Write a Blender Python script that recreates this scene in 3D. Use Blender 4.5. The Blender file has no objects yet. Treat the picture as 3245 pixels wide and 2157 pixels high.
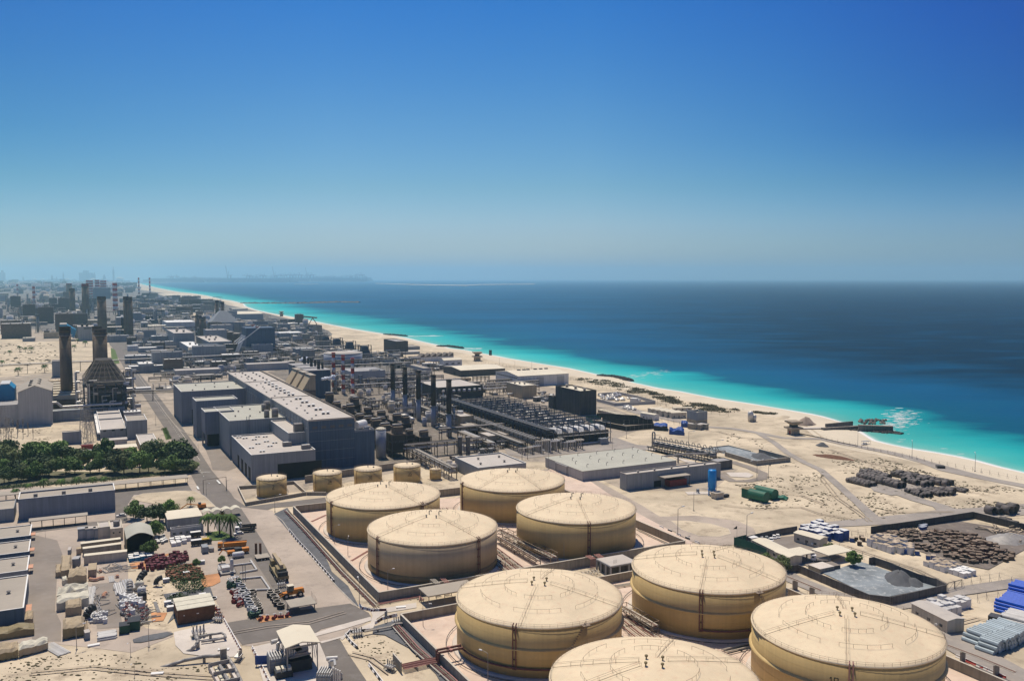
import bpy,math,random
from math import*
from mathutils import Vector,Matrix,noise as mnoise
R=math.radians
# -- camera, sky, sun, exposure
F=2780.0;YH=880.0;H=120.0
PT=atan((1078.5-YH)/F)
scn=bpy.context.scene
COL=scn.collection
cam=bpy.data.objects.new('camera',bpy.data.cameras.new('camera'))
COL.objects.link(cam)
cam.location=(0,0,H);cam.rotation_euler=(R(90)-PT,0,0)
cam.data.sensor_width=36;cam.data.lens=F/3245*36
cam.data.clip_start=1;cam.data.clip_end=120000
scn.camera=cam
SUN_EL=66.0;SUN_AZ=-20.0
w=bpy.data.worlds.new('World');scn.world=w;w.use_nodes=True
nt=w.node_tree;nt.nodes.clear()
sky=nt.nodes.new('ShaderNodeTexSky');sky.sky_type='NISHITA';sky.sun_disc=False
sky.sun_elevation=R(SUN_EL);sky.sun_rotation=R(SUN_AZ)
sky.altitude=600;sky.air_density=1.0;sky.dust_density=2.2;sky.ozone_density=3.0
bgn=nt.nodes.new('ShaderNodeBackground');bgn.inputs[1].default_value=0.06
hs=nt.nodes.new('ShaderNodeHueSaturation');hs.inputs['Saturation'].default_value=1.5
gr=nt.nodes.new('ShaderNodeVectorMath');gr.operation='MULTIPLY';gr.inputs[1].default_value=(0.66,0.97,1.18)
NL=nt.links.new
NL(sky.outputs[0],hs.inputs['Color']);NL(hs.outputs[0],gr.inputs[0])
tc=nt.nodes.new('ShaderNodeTexCoord');sp=nt.nodes.new('ShaderNodeSeparateXYZ');NL(tc.outputs['Generated'],sp.inputs[0])
def wramp(src,stops):
 r=nt.nodes.new('ShaderNodeValToRGB');e=r.color_ramp.elements
 e[0].position=stops[0][0];e[0].color=(*stops[0][1],1);e[1].position=stops[-1][0];e[1].color=(*stops[-1][1],1)
 for p,c in stops[1:-1]:q=e.new(p);q.color=(*c,1)
 NL(src,r.inputs[0]);return r.outputs[0]
def wmul(a,b):
 v=nt.nodes.new('ShaderNodeVectorMath');v.operation='MULTIPLY';NL(a,v.inputs[0]);NL(b,v.inputs[1]);return v.outputs[0]
up=wramp(sp.outputs[2],[(0.0,(1.5,1.08,1.0)),(0.02,(1.4,1.02,.96)),(0.05,(1.18,.88,.85)),(0.10,(.88,.78,.69)),(0.18,(.66,.70,.68)),(0.29,(.25,.57,.70)),(0.5,(.22,.50,.62)),(1.0,(.22,.50,.62))])
mx=nt.nodes.new('ShaderNodeMath');mx.operation='ADD';mx.inputs[1].default_value=0.5;NL(sp.outputs[0],mx.inputs[0])
sd=wramp(mx.outputs[0],[(0.0,(.45,.75,.86)),(0.12,(.68,.86,.93)),(0.3,(1,1,1)),(0.58,(1,1,1)),(0.78,(.52,.76,.92)),(0.92,(.16,.50,.82)),(1.0,(.05,.38,.74))])
lw=wramp(sp.outputs[2],[(0.0,(.35,.35,.35)),(0.06,(.5,.5,.5)),(0.15,(1,1,1)),(1.0,(1,1,1))])
mi=nt.nodes.new('ShaderNodeMix');mi.data_type='RGBA';NL(lw,mi.inputs[0]);mi.inputs[6].default_value=(1,1,1,1);NL(sd,mi.inputs[7])
g2=nt.nodes.new('ShaderNodeVectorMath');g2.operation='SCALE';g2.inputs['Scale'].default_value=1.9
NL(wmul(wmul(gr.outputs[0],up),mi.outputs[2]),g2.inputs[0])
out=nt.nodes.new('ShaderNodeOutputWorld');NL(g2.outputs[0],bgn.inputs[0]);NL(bgn.outputs[0],out.inputs[0])
sl=bpy.data.lights.new('sun','SUN');sl.energy=4.7;sl.angle=R(0.55);sl.color=(1.0,0.905,0.76)
so=bpy.data.objects.new('sun',sl);COL.objects.link(so)
sdir=Vector((sin(R(SUN_AZ))*cos(R(SUN_EL)),cos(R(SUN_AZ))*cos(R(SUN_EL)),sin(R(SUN_EL))))
so.rotation_euler=sdir.to_track_quat('Z','Y').to_euler();so.location=(0,0,500)
scn.view_settings.view_transform='Standard';scn.view_settings.look='None'
scn.view_settings.exposure=0.0;scn.view_settings.gamma=1
scn.cycles.max_bounces=5;scn.cycles.diffuse_bounces=2;scn.cycles.glossy_bounces=2
scn.cycles.volume_bounces=2;scn.cycles.transparent_max_bounces=8
# -- surveying: where a photo point lies on a level plane
def crop(x0,y0,s):return lambda x,y:(x0+x/s,y0+y/s)
cA=crop(0,800,2.8512);cB=crop(700,800,2.8512);cC=crop(1400,950,2.8512);cE=crop(0,1250,2.8512)
cF=crop(0,1650,3.0921);cG=crop(560,1650,3.0921);cI=crop(1200,1650,3.0921);cJ=crop(1850,1650,3.0921);cK=crop(2485,1650,3.0921)
cL=crop(2000,1200,3.7339);cM=crop(2600,1250,3.5643);cN=crop(700,1300,2.8512);cO=crop(0,820,4.718);cP=crop(400,820,3.9317)
cD=crop(0,0,0.72697)
def g(p,z=0.0):
 x=(p[0]-1622.5)/F;y=-(p[1]-1078.5)/F
 k=(z-H)/(-sin(PT)+y*cos(PT))
 return Vector((x*k,(cos(PT)+y*sin(PT))*k,z))
def hz(b,py):
 k=(1078.5-py)/F
 return H+b[1]*(k*cos(PT)-sin(PT))/(cos(PT)+k*sin(PT))
GA=R(26.7)
UX=Vector((cos(GA),sin(GA),0));UY=Vector((-sin(GA),cos(GA),0))
def loc(P,o,a=GA):
 """world point -> local frame at o turned by a"""
 d=Vector((P[0]-o[0],P[1]-o[1]));return(d.x*cos(a)+d.y*sin(a),-d.x*sin(a)+d.y*cos(a))
# -- materials
MATS={}
def mat(name,col,rough=0.8,var=0.12,scale=0.25,metal=0.0,streak=0.0,spec=0.3,fine=0.0,tint=None,rnd=0.0,bump=0.0,world=False):
 if name in MATS:return MATS[name]
 m=bpy.data.materials.new(name);m.use_nodes=True;n=m.node_tree;b=n.nodes['Principled BSDF']
 b.inputs['Roughness'].default_value=rough;b.inputs['Metallic'].default_value=metal
 b.inputs['Specular IOR Level'].default_value=spec
 L=n.links.new
 if world:
  tc=n.nodes.new('ShaderNodeNewGeometry');vec=tc.outputs['Position']
 else:
  tc=n.nodes.new('ShaderNodeTexCoord');vec=tc.outputs['Object']
 nz=n.nodes.new('ShaderNodeTexNoise');nz.inputs['Scale'].default_value=scale;nz.inputs['Detail'].default_value=8;nz.inputs['Roughness'].default_value=0.65
 L(vec,nz.inputs['Vector'])
 mr=n.nodes.new('ShaderNodeMapRange');mr.inputs[1].default_value=0.3;mr.inputs[2].default_value=0.7
 mr.inputs[3].default_value=1-var;mr.inputs[4].default_value=1+var
 L(nz.outputs['Fac'],mr.inputs[0]);val=mr.outputs[0]
 if streak>0:
  mp=n.nodes.new('ShaderNodeMapping');mp.inputs['Scale'].default_value=(1.3,1.3,0.05)
  n2=n.nodes.new('ShaderNodeTexNoise');n2.inputs['Scale'].default_value=0.8;n2.inputs['Detail'].default_value=5
  L(vec,mp.inputs[0]);L(mp.outputs[0],n2.inputs['Vector'])
  m2=n.nodes.new('ShaderNodeMapRange');m2.inputs[1].default_value=0.35;m2.inputs[2].default_value=0.65;m2.inputs[3].default_value=1-streak;m2.inputs[4].default_value=1+streak*0.4
  L(n2.outputs['Fac'],m2.inputs[0])
  mm=n.nodes.new('ShaderNodeMath');mm.operation='MULTIPLY';L(val,mm.inputs[0]);L(m2.outputs[0],mm.inputs[1]);val=mm.outputs[0]
 if rnd>0:
  oi=n.nodes.new('ShaderNodeObjectInfo');m3=n.nodes.new('ShaderNodeMapRange');m3.inputs[3].default_value=1-rnd;m3.inputs[4].default_value=1+rnd
  L(oi.outputs['Random'],m3.inputs[0]);mm=n.nodes.new('ShaderNodeMath');mm.operation='MULTIPLY';L(val,mm.inputs[0]);L(m3.outputs[0],mm.inputs[1]);val=mm.outputs[0]
 vm=n.nodes.new('ShaderNodeVectorMath');vm.operation='SCALE';vm.inputs[0].default_value=col;L(val,vm.inputs['Scale'])
 res=vm.outputs[0]
 if fine>0:
  n4=n.nodes.new('ShaderNodeTexNoise');n4.inputs['Scale'].default_value=scale*5.3;n4.inputs['Detail'].default_value=6;n4.inputs['Roughness'].default_value=0.7
  L(vec,n4.inputs['Vector'])
  m4=n.nodes.new('ShaderNodeMapRange');m4.inputs[1].default_value=0.52;m4.inputs[2].default_value=0.68;m4.inputs[3].default_value=0;m4.inputs[4].default_value=fine
  L(n4.outputs['Fac'],m4.inputs[0])
  mx=n.nodes.new('ShaderNodeMix');mx.data_type='RGBA';L(m4.outputs[0],mx.inputs[0]);L(res,mx.inputs[6]);mx.inputs[7].default_value=(*(tint or(0.1,0.09,0.08)),1)
  res=mx.outputs[2]
 L(res,b.inputs['Base Color'])
 if bump>0:
  bp=n.nodes.new('ShaderNodeBump');bp.inputs['Strength'].default_value=bump;bp.inputs['Distance'].default_value=0.5
  L(nz.outputs['Fac'],bp.inputs['Height']);L(bp.outputs[0],b.inputs['Normal'])
 MATS[name]=m;return m
mat('sand',(0.53,0.435,0.31),0.95,0.34,0.02,fine=0.75,tint=(0.26,0.20,0.145),world=True,spec=0.1)
mat('beach_sand',(0.60,0.51,0.385),0.9,0.08,0.03,world=True,spec=0.1)
mat('track',(0.30,0.26,0.225),0.9,0.22,0.06,fine=0.6,tint=(0.42,0.35,0.27),world=True)
mat('asphalt',(0.165,0.142,0.122),0.9,0.2,0.05,fine=0.4,tint=(0.24,0.215,0.2),world=True)
mat('yard',(0.40,0.325,0.26),0.9,0.2,0.03,fine=0.6,tint=(0.25,0.205,0.17),world=True)
mat('yard_dark',(0.24,0.20,0.165),0.9,0.2,0.05,fine=0.4,tint=(0.30,0.27,0.24),world=True)
mat('plant_ground',(0.38,0.31,0.235),0.9,0.3,0.02,fine=0.85,tint=(0.13,0.115,0.10),world=True)
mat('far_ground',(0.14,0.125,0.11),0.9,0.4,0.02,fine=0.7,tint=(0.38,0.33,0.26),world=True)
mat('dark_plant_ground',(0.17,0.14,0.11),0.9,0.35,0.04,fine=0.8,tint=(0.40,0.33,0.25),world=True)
mat('rut_dark',(0.325,0.265,0.215),0.9,0.35,0.15,world=True)
mat('rut_sand',(0.40,0.32,0.23),0.9,0.35,0.15,world=True)
mat('gravel',(0.115,0.115,0.12),0.95,0.25,0.2,fine=0.4,tint=(0.25,0.22,0.19),world=True)
mat('pale_concrete',(0.56,0.49,0.42),0.9,0.16,0.06,fine=0.4,tint=(0.40,0.34,0.27),world=True)
mat('bund_floor',(0.60,0.46,0.36),0.9,0.16,0.07,fine=0.5,tint=(0.5,0.33,0.25),world=True)
mat('scrap_ground',(0.16,0.13,0.11),0.9,0.3,0.05,fine=0.6,tint=(0.32,0.26,0.20),world=True)
mat('grey_basin',(0.22,0.24,0.25),0.9,0.35,0.06,fine=0.75,tint=(0.55,0.54,0.51),world=True)
mat('orange_sand',(0.50,0.24,0.11),0.95,0.3,0.12,world=True)
mat('scrub_ground',(0.13,0.12,0.07),0.95,0.4,0.2,world=True)
mat('grass',(0.09,0.13,0.03),0.95,0.4,0.3,world=True)
mat('line_paint',(0.7,0.68,0.63),0.8,0.15,0.8)
mat('tank_shell',(0.53,0.375,0.155),0.6,0.06,0.12,streak=0.07,fine=0.2,tint=(0.38,0.26,0.11),spec=0.4)
mat('tank_shell_pale',(0.47,0.36,0.225),0.65,0.06,0.12,streak=0.07,fine=0.2,tint=(0.34,0.25,0.15),spec=0.3)
mat('tank_band',(0.27,0.18,0.07),0.6,0.08,0.1,streak=0.1)
mat('tank_roof',(0.68,0.54,0.355),0.65,0.11,0.09,fine=0.6,tint=(0.62,0.42,0.27))
mat('rail_metal',(0.24,0.175,0.12),0.6,0.1)
mat('brown_pipe',(0.16,0.06,0.045),0.55,0.2,0.5)
mat('red_pipe',(0.40,0.20,0.165),0.6,0.15,0.5)
mat('concrete',(0.30,0.265,0.215),0.9,0.14,0.2,streak=0.2)
mat('concrete_cap',(0.50,0.44,0.36),0.9,0.14,0.2)
mat('concrete_dark',(0.14,0.125,0.115),0.9,0.2,0.25,streak=0.25)
mat('grey_wall',(0.40,0.385,0.37),0.75,0.07,0.08,streak=0.13)
mat('blue_wall',(0.20,0.215,0.25),0.7,0.12,0.08,streak=0.15)
mat('deep_blue_wall',(0.065,0.10,0.155),0.7,0.12,0.08,streak=0.22)  # plain wall colour, and painted shade on the power hall's end
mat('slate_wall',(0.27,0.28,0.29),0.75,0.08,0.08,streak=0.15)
mat('white_wall',(0.62,0.60,0.57),0.75,0.08,0.1,streak=0.15)
mat('cream_wall',(0.58,0.50,0.38),0.75,0.1,0.15,streak=0.15)
mat('tan_wall',(0.46,0.36,0.23),0.75,0.1,0.15,streak=0.18)
mat('dark_wall',(0.075,0.068,0.065),0.8,0.15,0.15,streak=0.2)
mat('pale_roof',(0.48,0.425,0.37),0.8,0.09,0.05,fine=0.5,tint=(0.36,0.32,0.285))
mat('green_roof',(0.42,0.40,0.33),0.85,0.09,0.05,fine=0.3,tint=(0.31,0.29,0.24))
mat('cream_roof',(0.66,0.58,0.44),0.75,0.07,0.05,fine=0.2,tint=(0.55,0.46,0.34))
mat('tan_roof',(0.36,0.31,0.25),0.85,0.1,0.06,fine=0.3,tint=(0.3,0.26,0.22))
mat('grey_roof',(0.33,0.31,0.30),0.85,0.12,0.08,fine=0.3,tint=(0.22,0.21,0.2))
mat('white_trim',(0.74,0.71,0.66),0.7,0.05)
mat('vent_metal',(0.20,0.18,0.165),0.6,0.2,1.0)
mat('pale_metal',(0.55,0.52,0.48),0.45,0.12,0.5,metal=0.3)
mat('steel',(0.30,0.275,0.25),0.55,0.25,0.4,metal=0.2)
mat('dark_steel',(0.065,0.062,0.065),0.6,0.3,0.4)
mat('navy_steel',(0.04,0.055,0.085),0.6,0.3,0.4)
mat('brown_steel',(0.13,0.10,0.075),0.65,0.3,0.3)
mat('stack_concrete',(0.165,0.125,0.09),0.9,0.16,0.12,streak=0.12)
mat('stack_dark',(0.05,0.04,0.034),0.85,0.2,0.2)
mat('stack_blue',(0.33,0.35,0.40),0.75,0.1,0.2)
mat('red_paint',(0.42,0.05,0.04),0.7,0.15,0.3)
mat('white_paint',(0.72,0.68,0.64),0.7,0.08,0.3)
mat('cyan_blue',(0.012,0.19,0.36),0.5,0.1,0.2)
mat('sky_blue',(0.01,0.24,0.60),0.4,0.08,0.2)
mat('tarp_blue',(0.012,0.055,0.24),0.5,0.2,0.8,bump=0.6)
mat('bright_blue',(0.008,0.09,0.52),0.4,0.15,0.8)
mat('opening',(0.012,0.012,0.014),0.8,0.2)
mat('glass_dark',(0.03,0.04,0.05),0.15,0.2,spec=0.6)
mat('red_dark',(0.22,0.03,0.028),0.7,0.25,0.6)
mat('orange_paint',(0.56,0.20,0.025),0.5,0.15,0.8)
mat('yellow_paint',(0.50,0.33,0.05),0.5,0.15,0.8)
mat('khaki',(0.235,0.18,0.09),0.6,0.2,0.6)
mat('tyre',(0.018,0.018,0.018),0.85,0.2)
mat('black_metal',(0.03,0.03,0.033),0.6,0.2)
mat('green_paint',(0.015,0.11,0.06),0.55,0.2,0.3)
mat('green_net',(0.015,0.085,0.065),0.8,0.25,0.3)
mat('dark_net',(0.03,0.033,0.03),0.85,0.25,0.3)
mat('canvas',(0.40,0.31,0.20),0.85,0.12,0.4,bump=0.7)
mat('canvas_pale',(0.60,0.55,0.43),0.85,0.12,0.4,bump=0.7)
mat('white_plastic',(0.66,0.64,0.61),0.6,0.12,0.6,rnd=0.12)
mat('timber',(0.10,0.07,0.048),0.85,0.35,0.6,rnd=0.35)
mat('timber_lid',(0.20,0.145,0.105),0.85,0.35,0.6,rnd=0.45)
mat('timber_pale',(0.42,0.33,0.235),0.85,0.25,0.6,rnd=0.3)
mat('rust',(0.17,0.075,0.04),0.85,0.35,0.6,rnd=0.25)
mat('pipe_dark',(0.12,0.10,0.09),0.7,0.25,0.3,rnd=0.35)
mat('pipe_grey',(0.30,0.36,0.39),0.5,0.12,0.3,rnd=0.15)
mat('pipe_white',(0.55,0.52,0.48),0.5,0.12,0.3,rnd=0.15)
mat('salmon',(0.55,0.28,0.17),0.7,0.15,0.5)
mat('maroon',(0.13,0.025,0.035),0.7,0.25,0.5,rnd=0.3)
mat('dark_green',(0.02,0.075,0.045),0.6,0.25,0.5)
mat('bark',(0.12,0.085,0.055),0.9,0.2,0.8)
mat('leaf',(0.13,0.21,0.045),0.75,0.5,0.35,rnd=0.35)
mat('leaf_dark',(0.05,0.085,0.026),0.75,0.5,0.35,rnd=0.3)
mat('leaf_dusty',(0.16,0.19,0.07),0.8,0.5,0.35,rnd=0.3)
mat('scrub',(0.10,0.085,0.045),0.9,0.4,0.3)
mat('stone',(0.22,0.18,0.145),0.9,0.35,0.3)
mat('stone_dark',(0.05,0.045,0.043),0.9,0.35,0.3)
mat('sand_heap',(0.33,0.25,0.19),0.95,0.15,0.2)
mat('gravel_heap',(0.10,0.10,0.105),0.95,0.2,0.3)
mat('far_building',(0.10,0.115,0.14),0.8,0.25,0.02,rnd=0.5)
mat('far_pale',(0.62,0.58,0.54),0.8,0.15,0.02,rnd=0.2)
mat('lettering',(0.02,0.018,0.015),0.7,0.1)
mat('steam',(0.8,0.82,0.85),0.9,0.05)
# -- mesh collector
CHD={}
class MB:
 def __init__(s):s.v=[];s.f=[]
 def add(s,vs,fs):
  n=len(s.v);s.v+=[tuple(v)for v in vs];s.f+=[tuple(i+n for i in f)for f in fs];return s
 def box(s,x0,x1,y0,y1,z0,z1):
  return s.add([(x0,y0,z0),(x1,y0,z0),(x1,y1,z0),(x0,y1,z0),(x0,y0,z1),(x1,y0,z1),(x1,y1,z1),(x0,y1,z1)],
     [(3,2,1,0),(4,5,6,7),(0,1,5,4),(1,2,6,5),(2,3,7,6),(3,0,4,7)])
 def rbox(s,cx,cy,z0,sx,sy,sz,a=0.0):
  c,d=cos(a),sin(a);V=[]
  for z in(z0,z0+sz):
   for(i,j)in((-1,-1),(1,-1),(1,1),(-1,1)):
    x,y=i*sx/2,j*sy/2;V.append((cx+x*c-y*d,cy+x*d+y*c,z))
  return s.add(V,[(3,2,1,0),(4,5,6,7),(0,1,5,4),(1,2,6,5),(2,3,7,6),(3,0,4,7)])
 def frus(s,x0,x1,y0,y1,z0,X0,X1,Y0,Y1,z1):
  return s.add([(x0,y0,z0),(x1,y0,z0),(x1,y1,z0),(x0,y1,z0),(X0,Y0,z1),(X1,Y0,z1),(X1,Y1,z1),(X0,Y1,z1)],
     [(3,2,1,0),(4,5,6,7),(0,1,5,4),(1,2,6,5),(2,3,7,6),(3,0,4,7)])
 def prism(s,poly,z0,z1):
  n=len(poly);V=[(p[0],p[1],z0)for p in poly]+[(p[0],p[1],z1)for p in poly]
  return s.add(V,[tuple(range(n))[::-1],tuple(range(n,2*n))]+[(i,(i+1)%n,n+(i+1)%n,n+i)for i in range(n)])
 def xprof(s,prof,x0,x1):
  """profile of (y,z) extruded along x"""
  n=len(prof);V=[(x0,p[0],p[1])for p in prof]+[(x1,p[0],p[1])for p in prof]
  return s.add(V,[tuple(range(n))[::-1],tuple(range(n,2*n))]+[(i,(i+1)%n,n+(i+1)%n,n+i)for i in range(n)])
 def yprof(s,prof,y0,y1):
  n=len(prof);V=[(p[0],y0,p[1])for p in prof]+[(p[0],y1,p[1])for p in prof]
  return s.add(V,[tuple(range(n)),tuple(range(n,2*n))[::-1]]+[(n+i,n+(i+1)%n,(i+1)%n,i)for i in range(n)])
 def lathe(s,prof,n=16,cx=0,cy=0):
  """(r,z) rings round z"""
  V=[];Fs=[]
  for(r,z)in prof:
   for k in range(n):V.append((cx+r*cos(2*pi*k/n),cy+r*sin(2*pi*k/n),z))
  for i in range(len(prof)-1):
   for k in range(n):Fs.append((i*n+k,i*n+(k+1)%n,(i+1)*n+(k+1)%n,(i+1)*n+k))
  if prof[0][0]>1e-6:Fs.append(tuple(range(n))[::-1])
  if prof[-1][0]>1e-6:Fs.append(tuple((len(prof)-1)*n+k for k in range(n)))
  return s.add(V,Fs)
 def cyl(s,cx,cy,z0,z1,r,n=12,r2=None):return s.lathe([(r,z0),(r if r2 is None else r2,z1)],n,cx,cy)
 def tube(s,p,q,r,n=6,r2=None):
  p=Vector(p);q=Vector(q);d=q-p
  if d.length<1e-6:return s
  d.normalize();a=d.orthogonal().normalized();b=d.cross(a);V=[]
  for c,rr in((p,r),(q,r if r2 is None else r2)):
   for k in range(n):V.append(c+(a*cos(2*pi*k/n)+b*sin(2*pi*k/n))*rr)
  return s.add(V,[(k,(k+1)%n,n+(k+1)%n,n+k)for k in range(n)]+[tuple(range(n))[::-1],tuple(range(n,2*n))])
 def path(s,pts,r,n=6):
  for i in range(len(pts)-1):s.tube(pts[i],pts[i+1],r,n)
  return s
 def ring(s,rad,z,r,n=48,m=4,a0=0,a1=2*pi):
  P=[(rad*cos(a0+(a1-a0)*k/n),rad*sin(a0+(a1-a0)*k/n),z)for k in range(n+1)]
  return s.path(P,r,m)
 def blob(s,cx,cy,cz,rx,ry,rz,rnd,n=8,m=5,j=0.2):
  V=[];Fs=[]
  for i in range(m+1):
   t=pi*i/m
   for k in range(n):
    q=1+rnd.uniform(-j,j);V.append((cx+rx*q*sin(t)*cos(2*pi*k/n),cy+ry*q*sin(t)*sin(2*pi*k/n),cz+rz*cos(t)*q))
  for i in range(m):
   for k in range(n):Fs.append((i*n+k,(i+1)*n+k,(i+1)*n+(k+1)%n,i*n+(k+1)%n))
  return s.add(V,Fs)
 def build(s,name,m,parent=None,smooth=False,label=None):
  me=bpy.data.meshes.new(name);me.from_pydata(s.v,[],s.f)
  me.materials.append(MATS[m]if isinstance(m,str)else m)
  if smooth:me.polygons.foreach_set('use_smooth',[True]*len(me.polygons))
  me.update();o=bpy.data.objects.new(name,me);COL.objects.link(o)
  if parent is not None:o.parent=parent;CHD.setdefault(parent.name,[]).append(o)
  if label:o['label']=label
  return o
def tag(o,label,cat,group=None):
 o['label']=label;o['category']=cat
 if group:o['group']=group
 return o
def thing(name,label,cat,lc=(0,0,0),rz=GA,group=None):
 o=bpy.data.objects.new(name,None);COL.objects.link(o);o.empty_display_size=1
 o.location=(lc[0],lc[1],lc[2]if len(lc)>2 else 0);o.rotation_euler=(0,0,rz)
 return tag(o,label,cat,group)
def kids(o):return list(CHD.get(o.name,()))
def dup(root,lc,rz=None,label=None,group=None,sc=None):
 def cp(o,par):
  c=o.copy();COL.objects.link(c);c.parent=par
  if par is not None:CHD.setdefault(par.name,[]).append(c)
  for ch in kids(o):cp(ch,c)
  return c
 r=cp(root,None);r.location=(lc[0],lc[1],lc[2]if len(lc)>2 else 0)
 if rz is not None:r.rotation_euler=(0,0,rz)
 if label:r['label']=label
 if group:r['group']=group
 if sc:r.scale=(sc,sc,sc)if not isinstance(sc,tuple)else sc
 return r
def struct(name,mb,m):o=mb.build(name,m);o['kind']='structure';return o
def stuff(name,mb,m,label,cat):
 o=mb.build(name,m);o['kind']='stuff';return tag(o,label,cat)
ZN=[0]
def zstep():ZN[0]+=1;return ZN[0]*0.004
def flat(name,pts,z,m,th=0.0):
 """a level sheet of ground; each lies a few millimetres above the last"""
 if th==0:z=z+zstep()
 P=[(p[0],p[1])for p in pts]
 a=sum(P[i][0]*P[(i+1)%len(P)][1]-P[(i+1)%len(P)][0]*P[i][1]for i in range(len(P)))
 if a<0:P=P[::-1]
 if th==0:return struct(name,MB().add([(p[0],p[1],z)for p in P],[tuple(range(len(P)))]),m)
 return struct(name,MB().prism(P,z-th,z),m)
def road(name,pts,wd,z,m):
 z=z+zstep()
 P=[Vector((p[0],p[1]))for p in pts];Lf=[];Rt=[]
 for i in range(len(P)):
  d=(P[min(i+1,len(P)-1)]-P[max(i-1,0)]).normalized();nn=Vector((-d.y,d.x));ww=wd if not isinstance(wd,(list,tuple))else wd[i]
  Lf.append(P[i]+nn*ww/2);Rt.append(P[i]-nn*ww/2)
 b=MB();n=len(P)
 b.add([(p.x,p.y,z)for p in Lf]+[(p.x,p.y,z)for p in Rt],[(n+i,n+i+1,i+1,i)for i in range(n-1)])
 return struct(name,b,m)
def inpoly(x,y,poly):
 c=False;n=len(poly)
 for i in range(n):
  a=poly[i];b=poly[i-1]
  if(a[1]>y)!=(b[1]>y)and x<(b[0]-a[0])*(y-a[1])/(b[1]-a[1])+a[0]:c=not c
 return c
def scatter(poly,n,rnd):
 xs=[p[0]for p in poly];ys=[p[1]for p in poly];o=[];k=0
 while len(o)<n and k<n*60:
  k+=1;x=rnd.uniform(min(xs),max(xs));y=rnd.uniform(min(ys),max(ys))
  if inpoly(x,y,poly):o.append((x,y))
 return o
# -- sea, shore and land
SEA=-1.5
cst=[cM(2299,885),cM(2000,815),cM(1740,745),cM(1500,693),cM(1240,648),cM(1000,610),cM(760,560),cM(600,520),cM(520,470),cM(400,395),
    cM(230,312),cM(120,278),cM(0,245),cL(2100,415),cL(1730,350),cL(1430,300),cL(1000,235),cL(560,150),cL(300,110),cL(0,42),
    cC(1600,700),cC(1420,680),cC(1150,620),cC(900,580),cC(600,530),cC(350,483),cC(190,452),cC(60,437),cB(1990,845),cB(1760,795),cB(1660,770),cB(1420,728),
    cB(1180,690),cB(900,635),cB(620,580),cB(420,545),cB(300,517),cB(215,487),cB(195,462),cP(1300,520),cP(1180,503),cP(1000,460),cP(820,430),cP(640,412),
    cP(450,375),cP(330,350),cP(200,318)]
CW=[g(p,SEA)for p in cst]
CW=[Vector((700,-420,SEA)),Vector((560,-60,SEA)),Vector((420,290,SEA))]+CW
FARL=g(cP(150,300),SEA)
CW.append(FARL)
def resample(P,maxl=None):
 o=[]
 for i in range(len(P)-1):
  n=max(1,int((P[i+1]-P[i]).length/max(12,P[i].length*0.02)))
  for k in range(n):o.append(P[i].lerp(P[i+1],k/n))
 o.append(P[-1]);return o
CS=resample(CW)
def normals(P):
 N=[]
 for i in range(len(P)):
  d=P[min(i+3,len(P)-1)]-P[max(i-3,0)];N.append(Vector((d.y,-d.x,0)).normalized())
 for _ in range(260):
  N=[(N[max(i-1,0)]+N[i]+N[min(i+1,len(N)-1)]).normalized()for i in range(len(N))]
 return N
CN=normals(CS)
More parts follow.
